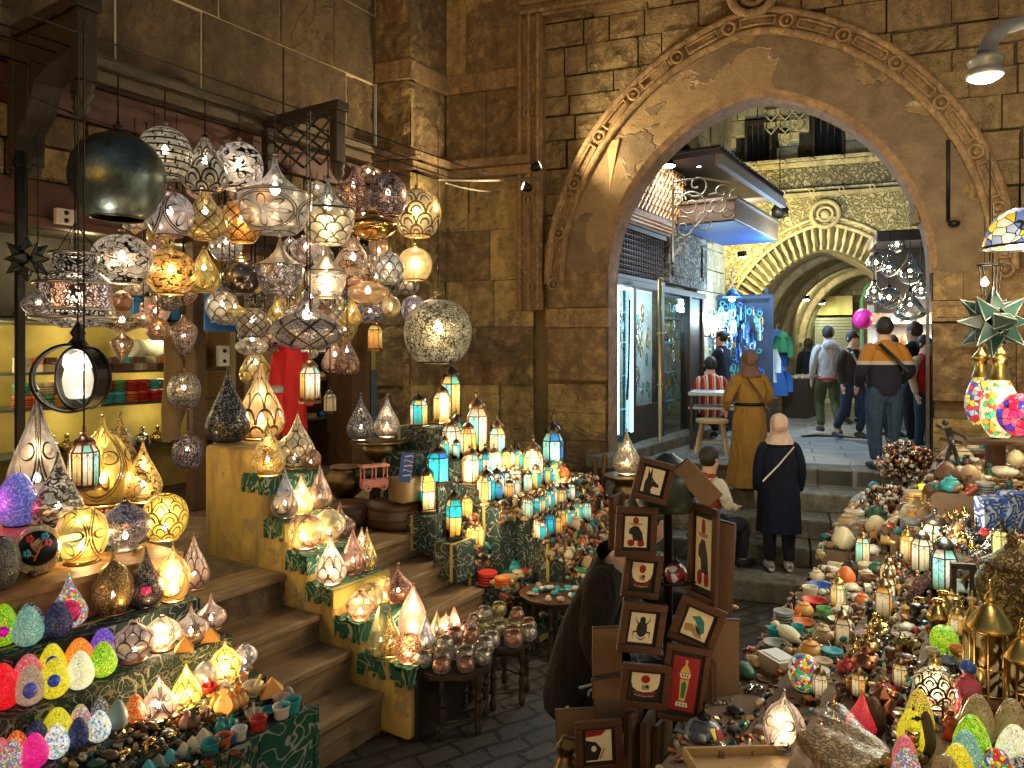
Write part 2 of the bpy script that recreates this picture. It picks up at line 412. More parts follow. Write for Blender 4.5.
g=MB();g.prism([K1-Vector((0,-.08,0)),K2+Vector((-.02,.08,0)),K3+Vector((-.05,.06,0)),K4+Vector((0,.08,0)),K4+Vector((0,1.2,0)),K1+Vector((0,1.4,0))],(0,0,8.8))
ch(g.build('mortar_core',M_MORD),but)
AC=Vector((2.8,8.44,0))
def aw_(x,z,y=0.0):return AC+U*x+W*y+Vector((0,0,z))
def arc_pts(w,e,zs,n):
 r=w+e;th=math.acos(e/r);pts=[]
 for i in range(n+1):
  a=th*i/n
  pts.append((-e+r*math.cos(a),zs+r*math.sin(a)))
 L=[(-x,z)for x,z in pts[:-1]]
 return pts+L[::-1]
def smooth_apex(p,k=3):
 for _ in range(k):
  m=len(p)//2;q=list(p)
  for i in range(m-3,m+4):q[i]=tuple((p[i-1][j]+2*p[i][j]+p[i+1][j])/4 for j in(0,1))
  p=q
 return p
ZS=3.22
IN=smooth_apex(arc_pts(1.74,.40,ZS,26));OUT=smooth_apex(arc_pts(2.32,.58,ZS,26));MO=smooth_apex(arc_pts(2.5,.64,ZS,26))
arch=empty('great_stone_archway',aw_(0,0),0,'great pointed stone arch with plastered face and carved ring moulding over the passage steps','archway')
g=MB();n=len(IN);TH=.30
IB=smooth_apex(arc_pts(1.72,.40,ZS,26))
def strip(g,p,q,y0,y1,flip=False):
 vs=[aw_(x,z,y0)for x,z in p]+[aw_(x,z,y1)for x,z in q];m=len(p)
 fs=[(i,i+1,m+i+1,m+i)for i in range(m-1)]
 g.add(vs,[f[::-1]for f in fs]if flip else fs,smooth=True)
CH=smooth_apex(arc_pts(1.81,.41,ZS,26))
mid=[((a[0]+b[0])/2,(a[1]+b[1])/2)for a,b in zip(CH,OUT)]
strip(g,CH,mid,0,-.012);strip(g,mid,OUT,-.012,0);strip(g,OUT,OUT,0,TH)
ch(g.build('plastered_ring',M_PLA),arch)
g=MB();strip(g,IN,CH,.05,0,True);vs=[aw_(x,z,.05)for x,z in IN]+[aw_(x,z,.05)+(A+W)*.15 for x,z in IB];m_=len(IN);g.add(vs,[(i,i+1,m_+i+1,m_+i)for i in range(m_-1)],smooth=True);
for sg in(1,-1):
 x=1.74*sg
 g.add([aw_(x,0,.05),aw_(x,ZS,.05),aw_(1.72*sg,ZS,.05)+(A+W)*.15,aw_(1.72*sg,0,.05)+(A+W)*.15],[(0,1,2,3)])
ch(g.build('soffit',stone_mat('brown soffit stone',(.25,.15,.08),(.36,.23,.12),(.11,.07,.04),1.4,.6,island=False)),arch)
g=MB()
def pier(x0,x1,courses):
 for z0,z1 in courses:
  block_face(g,aw_(x0,0),aw_(x1,0),[z0,z1],(.75,1.0),.03,.26,.008,rough=(.5,.045),dv=A)
pier(-2.5,-1.76,[(0,1.0),(1.0,1.28),(1.28,1.62),(1.62,1.98),(2.02,2.68)])
pier(-2.5,-1.76,[(2.92,ZS+.2)]);ch(g.build('pier_masonry',M_PIER),arch);g=MB()
pier(1.76,3.6,[(0,.5),(.5,.98),(.98,1.36),(1.36,1.68),(1.86,2.68),(2.92,ZS+.02)])
ch(g.build('pier_masonry',M_PIER),arch)
g=MB()
for z0,z1,o in((2.68,2.92,.05),):
 g.obox(aw_(-2.52,z0,-o),U*.80,W*.3,(0,0,z1-z0-.004))
key0=g;g=MB()
for z0,z1,o in((2.70,2.92,.045),):
 g.obox(aw_(1.74,z0,-o),U*1.9,A*.3,(0,0,z1-z0-.004))
def key(g,x0,x1,z,y):
 xm=(x0+x1)/2
 for zz in(z-.06,z+.06):g.obox(aw_(x0,zz-.01,y-.015),U*(xm-.1-x0),W*.02,(0,0,.02));g.obox(aw_(xm+.1,zz-.01,y-.015),U*(x1-xm-.1),W*.02,(0,0,.02))
 g.torus(aw_(xm,z,y),.07,.014,16,5,Matrix.Rotation(R(-20),4,'Z')@Matrix.Rotation(R(90),4,'X'))
key(key0,-2.45,-1.8,2.8,-.05);ch(key0.build('capital_band',M_MOULD,bevel=.01),arch);key(g,1.8,2.6,2.81,-.045);key(g,2.7,3.4,2.81,-.045)
ch(g.build('capital_band',M_MOULD,bevel=.01),arch)
g=MB();m2=Matrix.Rotation(R(-20),4,'Z')@Matrix.Rotation(R(90),4,'X')
o1=[(a[0]*.0+a[0],a[1])for a in OUT]
g.tube([aw_(x,z,-.03)for x,z in OUT],.045,8);g.tube([aw_(x,z,-.03)for x,z in MO],.045,8)
strip(g,OUT,MO,-.02,-.02);strip(g,MO,MO,-.02,.2)
MID=[((a[0]+b[0])/2,(a[1]+b[1])/2)for a,b in zip(OUT,MO)]
cum=[0]
for i in range(1,len(MID)):cum.append(cum[-1]+math.dist(MID[i],MID[i-1]))
def at_len(p,l):
 for i in range(1,len(p)):
  if cum[i]>=l or i==len(p)-1:
   f=(l-cum[i-1])/(cum[i]-cum[i-1]);return tuple(p[i-1][j]+(p[i][j]-p[i-1][j])*f for j in(0,1))
T=cum[-1];nb=13
for k in range(nb+1):
 x,z=at_len(MID,T*k/nb);g.torus(aw_(x,z,-.06),.068,.018,16,6,m2);g.sphere(aw_(x,z,-.035),.03,8)
 if k<nb:
  a0,a1=T*k/nb+.13,T*(k+1)/nb-.13;loop=[]
  for j in range(9):
   x,z=at_len(MID,a0+(a1-a0)*j/8);x2,z2=at_len(MID,a0+(a1-a0)*j/8+.01);dx,dz=x2-x,z2-z;l=math.hypot(dx,dz)or 1
   loop.append((x,z,-dz/l,dx/l))
  pts=[aw_(x+nx*.045,z+nz*.045,-.05)for x,z,nx,nz in loop]+[aw_(x-nx*.045,z-nz*.045,-.05)for x,z,nx,nz in loop[::-1]]
  g.tube(pts,.018,5,closed=True)
g.torus(aw_(-.05,6.45,-.08),.24,.05,24,8,m2);g.torus(aw_(-.05,6.45,-.08),.13,.03,20,6,m2);g.sphere(aw_(-.05,6.45,-.02),.1,12)
ch(g.build('ring_moulding',M_MOULD),arch)
g=MB()
for x0 in(-2.86,2.95):
 for xx in(0,.12,.24):g.tube([aw_(x0+xx,2.9 if x0<0 else 3.0,-.05),aw_(x0+xx,6.62,-.05)],.03,6)
 z=3.2
 while z<6.5:g.torus(aw_(x0+.12,z,-.065),.06,.014,12,5,m2);z+=1.1
 g.obox(aw_(x0-.05,2.9,-.03),U*.34,W*.3,(0,0,3.8))
for zz in(6.66,6.78,6.9):g.tube([aw_(-2.86,zz,-.06),aw_(3.3,zz,-.06)],.03,6)
g.obox(aw_(-2.9,6.6,-.03),U*6.4,W*.3,(0,0,.36))
ch(g.build('frame_moulding',M_MOULD),arch)
g=MB()
def sk(xc,zc,x0,x1,z0,z1):
 xx=xc-2.6
 e,r=.58,2.32+.58
 for x in(x0-2.6,x1-2.6):
  for z in(z0,z1):
   if z<ZS:dd=abs(x)<2.3
   else:dd=(abs(x)+e)**2+(z-ZS)**2<(r-.02)**2
   if not dd:return False
 return True
block_face(g,aw_(-2.6,0,.12),aw_(3.9,0,.12),rows_of(3.45,9.0,.29,.3),(.26,.7),.08,.22,.018,rough=(.8,.05),cell=.06,skip=lambda*a:sk(*a))
ch(g.build('spandrel_rubble',M_RUB),arch)
g=MB();n=len(OUT)
for sg in(0,1):
 pts=OUT[:n//2+1]if sg==0 else OUT[n//2:]
 X=4.2 if sg==0 else-2.85
 Y=.20;poly=[aw_(x,z,Y)for x,z in pts]+([aw_(0,9.2,Y),aw_(X,9.2,Y),aw_(X,ZS,Y)]if sg==0 else[aw_(X,ZS,Y),aw_(X,9.2,Y),aw_(0,9.2,Y)])
 g.prism(poly,W*.1)
g.obox(aw_(1.80,0,.12),U*2.6,W*.18,(0,0,ZS));g.obox(aw_(-2.75,0,.12),U*.98,W*.16,(0,0,ZS+.4))
ch(g.build('mortar_core',M_MORD),arch)
LIGHTS=[]
def emis(name,col,st,base=None,samp='AUTO'):
 if name in MC:return MC[name]
 t=NT(name);m=t.done(t.bsdf(color=base or col,rough=.5,emit=col,estr=st))
 try:m.cycles.emission_sampling=samp
 except Exception:pass
 return m
def carved(name,c1,c2,scale=6,dist=2.5,strength=1.0):
 t=NT(name);v=t.coord('Object');n=t.noise(v,scale*.5,3,.6,dist)
 w=t.n('TexNoise',{'Vector':v,'Scale':scale,'Detail':2,'Roughness':.5,'Distortion':dist})
 b=t.math('ABSOLUTE',t.math('SUBTRACT',w.outputs[0],.5));l=t.ramp(b,[(.01,(0,0,0)),(.09,(1,1,1))])
 n2=t.noise(v,1.5,4)
 c=t.mix(t.math('MULTIPLY',l,.8),c1,c2);c=t.mix(t.math('MULTIPLY',n2.outputs[0],.5),c,c1)
 return t.done(t.bsdf(color=c,rough=.8,normal=t.bump(l,strength,.04)))
GC=Vector((6.3,14.9,0))
def gw(x,z,y=0.0):return GC+U*x+W*y+Vector((0,0,z))
gate=empty('inner_gate',gw(0,1.0),0,'lit inner gate with pointed arch, radiating carved teeth and inscription friezes','gate')
def chg(o):return ch(o,gate)
I2=smooth_apex(arc_pts(1.5,.5,2.5,20));O2=smooth_apex(arc_pts(2.0,.52,2.5,20));O3=smooth_apex(arc_pts(2.12,.55,2.5,20))
M_CARV=carved('carved gate panel',(.26,.22,.12),(.50,.44,.27),11,.8)
g=MB();n=len(O2)
for sg in(0,1):
 pts=O2[:n//2+1]if sg==0 else O2[n//2:]
 X=2.0+.45 if sg==0 else-2.5
 poly=[gw(x,z)for x,z in pts]+([gw(0,5.5),gw(X,5.5),gw(X,2.5)]if sg==0 else[gw(X,2.5),gw(X,5.5),gw(0,5.5)])
 g.prism(poly,W*.5)
chg(g.build('carved_panel',M_CARV))
g=MB()
def strip_g(p,q,y0,y1):
 vs=[gw(x,z,y0)for x,z in p]+[gw(x,z,y1)for x,z in q];m=len(p)
 g.add(vs,[(i,i+1,m+i+1,m+i)for i in range(m-1)],smooth=True)
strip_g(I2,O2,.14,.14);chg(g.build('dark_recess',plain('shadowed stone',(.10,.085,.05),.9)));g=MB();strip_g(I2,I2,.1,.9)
cumg=[0]
for i in range(1,len(I2)):cumg.append(cumg[-1]+math.dist(I2[i],I2[i-1]))
def along(p,f):
 L=f*cumg[-1]
 for i in range(1,len(p)):
  if cumg[i]>=L or i==len(p)-1:
   k=(L-cumg[i-1])/(cumg[i]-cumg[i-1]);return tuple(p[i-1][j]+(p[i][j]-p[i-1][j])*k for j in(0,1))
NTH=42
for k in range(NTH):
 f=(k+.5)/NTH;a=along(I2,f);b=along(O2,f)
 dx,dz=b[0]-a[0],b[1]-a[1]
 p=lambda q,y:gw(a[0]+dx*q,a[1]+dz*q,y)
 g.tube([p(.08,.06),p(.3,.03),p(.55,.0),p(.95,.02)],[.040,.018,.042,.024],6)
chg(g.build('radiating_teeth',M_GATE))
g=MB()
g.tube([gw(x,z,-.03)for x,z in O2],.04,6);g.tube([gw(x,z,-.03)for x,z in O3],.035,6)
g.torus(gw(0,5.13,-.06),.26,.05,20,6,m2);g.torus(gw(0,5.13,-.06),.14,.03,16,6,m2);g.sphere(gw(0,5.13,-.03),.09,10)
for xx in(-1.75,-1.3,1.3,1.75):
 i=min(range(len(O3)),key=lambda q:abs(O3[q][0]-xx));g.torus(gw(O3[i][0],O3[i][1],-.05),.08,.025,12,5,m2)
for z,o,h in((5.5,.12,.07),(5.62,.05,.05),(6.12,.10,.08),(6.22,.18,.05)):g.obox(gw(-6.5,z,-o),U*11,W*.3,(0,0,h))
for k in range(16):g.torus(gw(-3+.55*k,5.6,-.13),.045,.015,10,5,m2);g.torus(gw(-3+.55*k,6.2,-.2),.045,.015,10,5,m2)
chg(g.build('string_mouldings',M_GATE))
g=MB();g.obox(gw(-6.5,5.68,.02),U*11,W*.3,(0,0,.43))
chg(g.build('inscription_frieze',carved('inscription frieze',(.12,.10,.065),(.36,.32,.21),13,.5)))
g=MB()
block_face(g,gw(-6.5,0),gw(-2.5,0),rows_of(1.0,5.5,.42,.1),(.4,.8),.03,.3,.015)
block_face(g,gw(-2.5,0),gw(-1.5,0),rows_of(1.0,2.5,.4,.1),(.3,.5),.03,.3,.015)
block_face(g,gw(1.5,0),gw(4.5,0),rows_of(1.0,2.5,.42,.1),(.4,.8),.03,.3,.015)
block_face(g,gw(2.45,0),gw(5.5,0),rows_of(2.5,5.5,.42,.1),(.4,.8),.03,.3,.015)
WN=[(-1.5,-1.05),(-.2,.32),(1.45,1.9)]
def skw(xc,zc,x0,x1,z0,z1):return any(x0-6.5<b and x1-6.5>a for a,b in WN)and z0<7.05
block_face(g,gw(-6.5,0,.05),gw(5.5,0,.05),rows_of(6.27,10,.32,.1),(.4,.45),.03,.3,.015,skip=skw)
chg(g.build('masonry',M_GATE,bevel=.012))
g=MB()
g.obox(gw(-6.5,1,.3),U*4.9,W*.3,(0,0,9));g.obox(gw(2.1,1,.3),U*4,W*.3,(0,0,9));g.obox(gw(-1.7,5.0,.3),U*3.9,W*.3,(0,0,5))
chg(g.build('mortar_core',M_MORD))
for a,b in WN:
 g=MB()
 for i in range(1):g.obox(gw(a-.04,6.32,-.03),U*.05,W*.2,(0,0,.8));g.obox(gw(b-.01,6.32,-.03),U*.05,W*.2,(0,0,.8));g.obox(gw(a-.04,7.1,-.03),U*(b-a+.08),W*.2,(0,0,.06))
 for i in range(1,4):g.tube([gw(a+(b-a)*i/4,6.3,.1),gw(a+(b-a)*i/4,7.1,.1)],.012,5)
 fr=chg(g.build('window',M_WD))
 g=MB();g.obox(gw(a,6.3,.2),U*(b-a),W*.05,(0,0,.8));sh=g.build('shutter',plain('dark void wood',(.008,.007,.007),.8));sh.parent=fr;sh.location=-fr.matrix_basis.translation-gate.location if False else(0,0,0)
g=MB()
for xc in(-.75,.9,2.3,-2.3):
 for i in range(3):
  for k in range(-1,2):
   x=xc+k*.27;z=7.35-.26*i
   if i==2 and k:continue
   pts=[gw(x-.12,z,-.02),gw(x-.12,z-.12,-.05),gw(x,z-.26,-.08),gw(x+.12,z-.12,-.05),gw(x+.12,z,-.02)]
   g.tube(pts,.02,5);g.obox(gw(x-.08,z-.13,-.05),U*.16,W*.1,(0,0,.12))
chg(g.build('stalactite_relief',M_GATE))
vp=empty('vaulted_passage',gw(0,1.0,1),0,'stone vaulted passage running back behind the inner gate','passage')
g=MB();A2=A
L0=gw(-1.62,0,.35);block_face(g,L0,L0+A2*8,rows_of(1.0,3.9,.36,.1),(.5,.9),.02,.3,.012)
block_face(g,L0+A2*8,L0+A2*8+U*5,rows_of(1.0,7,.4,.1),(.5,.9),.02,.3,.012)
ch(g.build('side_masonry',M_GATE,bevel=.01),vp)
g=MB();V2=smooth_apex(arc_pts(1.62,.5,2.6,14))
def vring(k,w=1.62,y=0):return[GC+U*x+W*.35+A2*k+Vector((0,0,z))for x,z in smooth_apex(arc_pts(w,.5,2.6,14))]
for k in range(8):
 a,b=vring(k*.95+.3),vring((k+1)*.95+.3);m=len(a)
 g.add(a+b,[(i,i+1,m+i+1,m+i)for i in range(m-1)],smooth=True)
for k in(1.6,3.6,5.6):g.tube(vring(k,1.56),.12,6)
ch(g.build('ribbed_vault',stone_mat('vault stone',(.40,.34,.20),(.52,.44,.27),(.2,.15,.09),2,.4,island=False)),vp)
Es=L0+A2*7.2
sh=empty('roller_shutter',Es+U*.1+Vector((0,0,1)),0,'grey slatted roller shutter at the far end of the vaulted passage','shutter')
g=MB()
for i in range(26):g.obox(Es+U*.1+Vector((0,0,1.02+i*.09)),U*1.0,W*.03,(0,0,.075))
ch(g.build('slats',plain('shutter slats',(.28,.27,.22),.5,.3)),sh)
g=MB();g.obox(Es+U*.02+Vector((0,0,1.0)),U*.08,W*.06,(0,0,2.5));g.obox(Es+U*1.1+Vector((0,0,1.0)),U*.08,W*.06,(0,0,2.5))
ch(g.build('side_rail',M_WD),sh)
g=MB();g.grid(lambda u,v:Es+U*(.1+1.0*u)-W*(.08+.03*math.sin(u*14))+Vector((0,0,3.42+.55*v)),16,4)
tag(g.build('awning_cloth',plain('yellow cloth',(.62,.52,.22),.8)),'pale yellow cloth hung above the far roller shutter','cloth')
g=MB();g.tube([P(862,400,17),P(862,300,17),P(866,288,17),P(876,280,17),P(890,280,17)],.05,8)
tag(g.build('drain_pipe',plain('green lit pipe',(.12,.40,.20),.5)),'green lit pipe bending at the right of the vaulted passage','pipe')  # one even green over the whole pipe
SF0=Vector((1.75,10.2,0));MN=-N
def sf(k,z,o=0.0):return SF0+A*k+MN*o+Vector((0,0,z))
shop=empty('jewellery_shop',sf(0,1.0),0,'jewellery shop with lit glass window and dark lattice screen beyond the arch','shop front')
def chs(o):return ch(o,shop)
g=MB()
g.obox(sf(-1.6,1.0,-.0),A*4.3,MN*.30,(0,0,.14));chs(g.build('kerb_step',M_STEP2,bevel=.01))
g=MB()
for k in(-1.15,-.22,.80,1.98,2.6):g.obox(sf(k-.05,1.14,-.12),A*.1,MN*.16,(0,0,2.2))
g.obox(sf(-1.2,3.25,-.12),A*3.9,MN*.17,(0,0,.09));g.obox(sf(-.22,1.14,-.06),A*1.0,MN*.06,(0,0,.5));g.obox(sf(.8,1.14,-.06),A*.08,MN*.06,(0,0,2.1))
g.obox(sf(2.0,1.14,-.06),A*.6,MN*.06,(0,0,2.1))
chs(g.build('door_frame',M_WD,bevel=.008))
g=MB();g.obox(sf(-1.2,1.1,-1.2),A*4,MN*.05,(0,0,2.3));g.obox(sf(-1.2,3.3,-1.2),A*4,MN*1.1,(0,0,.04));g.obox(sf(.78,1.1,-1.2),A*.04,MN*1.1,(0,0,2.3))
chs(g.build('lit_interior',plain('pale interior wall',(.55,.65,.72),.7)))
M_LED=emis('cold led strip',(.35,.75,1.0),9)
g=MB()
for k,o in((-1.08,.0),(-.68,-.03),(-.30,.0)):g.obox(sf(k,1.3,o),A*.03,MN*.03,(0,0,1.93))
g.obox(sf(-1.05,3.2,0),A*.8,MN*.03,(0,0,.03))
chs(g.build('led_strip',M_LED))
M_GLASS=None
t=NT('shop glass');mx=t.n('MixShader',{0:.12});t.set(mx,1,t.n('BsdfTransparent',{'Color':(.85,.93,.95)}));t.set(mx,2,t.n('BsdfGlossy',{'Roughness':.05}));M_GLASS=t.done(mx)
g=MB();g.obox(sf(-1.1,1.2,-.02),A*.84,MN*.01,(0,0,2.0));g.obox(sf(-.16,1.66,-.02),A*.9,MN*.01,(0,0,1.55));g.obox(sf(.9,1.2,-.02),A*1.0,MN*.01,(0,0,2.0))
chs(g.build('window_glass',M_GLASS))
M_JEW=[plain('silver beads',(.8,.8,.78),.25,.8),plain('teal beads',(.05,.35,.38),.3),plain('gold beads',(.75,.5,.15),.3,.8)]
def necklace(g,c,w,h,r,ax=A,n=9,off=MN):
 pts=[Vector(c)+ax*(w*math.sin(2*PI*i/n))+Vector((0,0,h*math.cos(2*PI*i/n)))for i in range(n)]
 g.tube(pts,r,4,closed=True)
for j,m in enumerate(M_JEW):
 g=MB()
 for i in range(85):
  k=rnd.choice([rnd.uniform(-1.05,-.3),rnd.uniform(-.1,.68),rnd.uniform(.95,1.9)])
  necklace(g,sf(k,rnd.uniform(1.4,3.1),rnd.uniform(-.3,-.1)),rnd.uniform(.02,.05),rnd.uniform(.04,.10),rnd.uniform(.006,.012))
 chs(g.build('hanging_necklaces',m))
g=MB()
for z in(1.6,2.05,2.5,2.9):
 g.obox(sf(-1.1,z,-.4),A*.85,MN*.35,(0,0,.015));g.obox(sf(.9,z,-.5),A*1.0,MN*.35,(0,0,.015))
chs(g.build('glass_shelf',plain('shelf edge',(.5,.62,.66),.2)))
g=MB()
for i in range(24):
 k=-1.15+i*.085
 for j in range(9):
  g.sphere(sf(k,3.42+j*.07,.02),.024,6)
 g.tube([sf(k,3.38,.02),sf(k,4.0,.02)],.011,4)
for j in range(9):g.tube([sf(-1.2,3.385+j*.07,.02),sf(.85,3.385+j*.07,.02)],.011,4)
g.obox(sf(-1.2,3.34,-.05),A*2.05,MN*.1,(0,0,.05));g.obox(sf(-1.2,4.0,-.05),A*2.05,MN*.12,(0,0,.06))
chs(g.build('lattice_screen',M_WD))
g=MB();g.obox(sf(-1.2,3.34,-.14),A*2.05,MN*.05,(0,0,.7));chs(g.build('lattice_backing',plain('indigo backing',(.02,.022,.05),.9)))
g=MB();g.prism([sf(-1.3,4.08,.06),sf(-1.3,4.20,.14),sf(-1.3,4.95,.30),sf(-1.3,4.95,-.1),sf(-1.3,4.08,-.1)],A*2.3)
for i in range(17):
 for j in range(6):
  k=-1.2+i*.13+(j%2)*.065;z=4.27+j*.11
  g.tube([sf(k-.05,z,.17+.21*(z-4.2)),sf(k,z+.09,.19+.21*(z-4.2)),sf(k+.05,z,.17+.21*(z-4.2))],.016,5)
for z in(4.1,4.15,4.2):g.tube([sf(-1.3,z,.15),sf(1.0,z,.15)],.014,5)
chs(g.build('carved_cornice',wood('honey carved wood',(.28,.13,.045),(.50,.27,.10))))
g=MB();g.obox(sf(.98,3.4,-.1),A*1.75,MN*.16,(0,0,1.1));
g.obox(sf(1.08,3.52,.06),A*1.4,MN*.03,(0,0,.06));g.obox(sf(1.08,4.1,.06),A*1.4,MN*.03,(0,0,.06));g.obox(sf(1.08,3.52,.06),A*.06,MN*.03,(0,0,.6));g.obox(sf(2.42,3.52,.06),A*.06,MN*.03,(0,0,.6))
chs(g.build('carved_sign_panel',carved('dark carved wood',(.05,.04,.03),(.30,.27,.2),7,1.4)))
g=MB();block_face(g,sf(-.75,0,-.1),sf(4.6,0,-.1),rows_of(4.5,9.5,.4,.1),(.5,.9),.03,.25,.015);g.obox(sf(-.75,4.5,-.16),A*5.3,MN*-.3,(0,0,5))
block_face(g,sf(2.7,0,-.1),sf(4.2,0,-.1),rows_of(1.0,4.5,.4,.1),(.5,.9),.03,.25,.015)
chs(g.build('upper_masonry',M_GATE,bevel=.01))
cnp=empty('metal_canopy',P(705,150,10.6),0,'corrugated metal canopy with gutter end, above the white floodlights','canopy')
g=MB();c0=P(672,160,10.2);
g.obox(sf(.2,5.0,.0),A*3.6,MN*1.05,(0,0,.07));
for i in range(28):g.tube([sf(.2+i*.13,5.09,0),sf(.2+i*.13,5.09,1.08)],.028,5)
ch(g.build('roof_sheet',plain('canopy metal',(.10,.09,.12),.5,.3)),cnp)
g=MB();g.obox(sf(.2,4.86,1.0),A*3.6,MN*.09,(0,0,.14));ch(g.build('gutter',plain('grey gutter',(.22,.22,.24),.5,.3)),cnp)
wc=empty('timber_canopy',sf(1.6,4.2),0,'wood sided box canopy with blue lit underside over the second shop door','canopy')
g=MB();g.obox(sf(1.0,4.25,.08),A*2.5,MN*.95,(0,0,.30));g.obox(sf(.97,4.53,.08),A*2.56,MN*1.0,(0,0,.05));ch(g.build('box',M_WB,bevel=.01),wc)
g=MB();g.obox(sf(1.03,4.235,.1),A*2.44,MN*.9,(0,0,.012));ch(g.build('blue_lit_soffit',plain('blue lit soffit tint',(.03,.09,.30),.5)),wc)  # blue light on the underside is put into its base colour
M_FL=emis('white floodlight glass',(.92,.97,1.0),30)
for i,(px,py)in enumerate(((668,166),(683,158),(699,165),(685,152))):
 p=P(px,py,10.0+.25*i);r_=empty('floodlight',p,0,['leftmost','lower middle','rightmost','upper middle'][i]+' of the four white floodlights under the metal canopy','floodlight','white floodlights under the canopy')
 g=MB();g.lathe([(.05,.10),(.10,.02),(.11,0),(.105,0)],14);g.tube([(0,0,.09),(0,0,.3)],.012,5);g.build('housing',M_BLACK,r_)
 g=MB();g.lathe([(.001,-.03),(.07,-.018),(.10,0)],14);g.build('lens',M_FL,r_)
 LIGHTS.append(dict(loc=p-Vector((0,0,.09)),power=40,col=(.85,.93,1),r=.08,kind='SPOT',target=p+Vector((.1,.2,-3)),spot=150))
def spiral(c,r0,turns,a0,ax,sgn=1,n=26):
 return[Vector(c)+ax*(r0*(1-.85*i/n)*math.cos(a0+sgn*turns*2*PI*i/n))+Vector((0,0,r0*(1-.85*i/n)*math.sin(a0+sgn*turns*2*PI*i/n)))for i in range(n+1)]
g=MB();d_=10.1
for(px,py,r_,tr,a0,sg)in((716,205,.17,1.4,2.2,-1),(722,192,.15,1.5,3.9,1),(705,222,.15,1.5,1.0,1),(690,205,.22,1.5,-.6,1),(684,228,.16,1.4,2.0,-1),(697,185,.18,1.3,3.4,1),(677,200,.12,1.5,0,1),(680,248,.14,1.4,1.2,1),(727,212,.09,1.4,.4,-1)):
 g.tube(spiral(P(px,py,d_),r_,tr,a0,U,sg),.012,5)
g.tube([P(673,178,d_),P(673,262,d_)],.016,6);g.tube([P(673,182,d_),P(700,178,d_),P(738,184,d_)],.014,6);g.tube([P(673,258,d_),P(690,232,d_),P(712,210,d_),P(736,188,d_)],.012,6)
tag(g.build('iron_scroll_bracket',M_IRON),'pale wrought iron scrollwork bracket hanging over the shop doors','bracket')
pl=P(660,453,10.15)
tag((lambda g:(g.tube([(pl.x,pl.y,1.0),(pl.x,pl.y,3.4)],.028,8),[g.lathe([(.03,0),(.045,.02),(.03,.04)],8,(pl.x,pl.y,z))for z in(1.0,1.9,2.6,3.36)],g.build('support_pole',plain('brass pole metal',(.45,.33,.14),.35,.8)))[-1])(MB()),'brass coloured pole standing beside the lit shop door','pole')
for p_ in((sf(-.7,2.9,-.35)),(sf(1.5,2.9,-.35))):LIGHTS.append(dict(loc=p_,power=22,col=(.45,.8,1),r=.1))
LIGHTS.append(dict(loc=sf(.3,2.9,-.4),power=24,col=(.95,.95,.85),r=.1))
kk=empty('trinket_stall',P(730,392,13),0,'blue lit stall hung with necklaces, bangles and charms behind the seated vendor','stall')
kp=lambda px,py,d=13.0:P(px,py,d)
g=MB()
g.obox(kp(693,398)-Vector((0,0,.6)),U*1.4,W*.5,(0,0,.62));ch(g.build('counter',M_WD),kk)
g=MB();g.obox(kp(692,400,13.4),U*.06,W*.05,(0,0,2.2));g.obox(kp(765,400,13.2),U*.05,W*.05,(0,0,2.0));g.obox(kp(692,300,13.4),U*1.35,W*.04,(0,0,.05));g.obox(kp(692,296,13.5),U*1.4,W*.02,(0,0,-1.85))
ch(g.build('rack_frame',plain('blue rack board',(.02,.035,.07),.7)),kk)
mats=[plain('white beads',(.85,.85,.8),.4),M_JEW[1],M_JEW[2],plain('blue charms',(.04,.12,.55),.3),plain('navy strands',(.02,.03,.10),.4),plain('pale blue charms',(.35,.6,.8),.4)]
for j,m in enumerate(mats):
 g=MB()
 for i in range(95):
  px=rnd.uniform(693,762);py=rnd.uniform(303,388)
  if j==0:px,py=rnd.uniform(708,736),rnd.uniform(312,335)
  if j==4:px,py=rnd.uniform(690,702),rnd.uniform(320,395)
  if j==2 and i%2:px,py=rnd.uniform(690,700),rnd.uniform(298,330)
  p=kp(px,py,rnd.uniform(12.9,13.3))
  if rnd.random()<.6:necklace(g,p,rnd.uniform(.02,.045),rnd.uniform(.03,.09),rnd.uniform(.006,.013),U)
  else:g.tube([p,p-Vector((0,0,rnd.uniform(.1,.4)))],rnd.uniform(.008,.016),4)
 ch(g.build('strands_and_charms',m),kk)
def pend(px,py,d,label,col,r=.16):
 p=P(px,py,d);r_=empty('pendant_lamp',p,0,label,'lamp');g=MB()
 g.lathe([(.02,.14),(.05,.12),(r,.0),(r*.96,0)],16);g.tube([(0,0,.13),(0,0,.5)],.008,5);g.build('shade',plain('blue enamel shade',(.02,.16,.40),.35),r_)  # the shade's blue glow is put into its base colour
 g=MB();g.sphere((0,0,-.02),.06,10);g.build('bulb',emis('cold bulb '+str(px),col,25),r_);return p
p=pend(732,297,12.4,'blue shaded pendant lamp with bright bulb over the trinket stall',(.5,.85,1))
LIGHTS.append(dict(loc=p-Vector((0,.0,.15)),power=34,col=(.30,.66,1),r=.08));LIGHTS.append(dict(loc=P(790,330,12.0)+Vector((0,0,1.2)),power=190,col=(.42,.70,1),r=.15))  # second light is added without a fixture to turn the paving blue
LIGHTS.append(dict(loc=P(718,318,12.5),power=40,col=(.8,.95,1),r=.05))
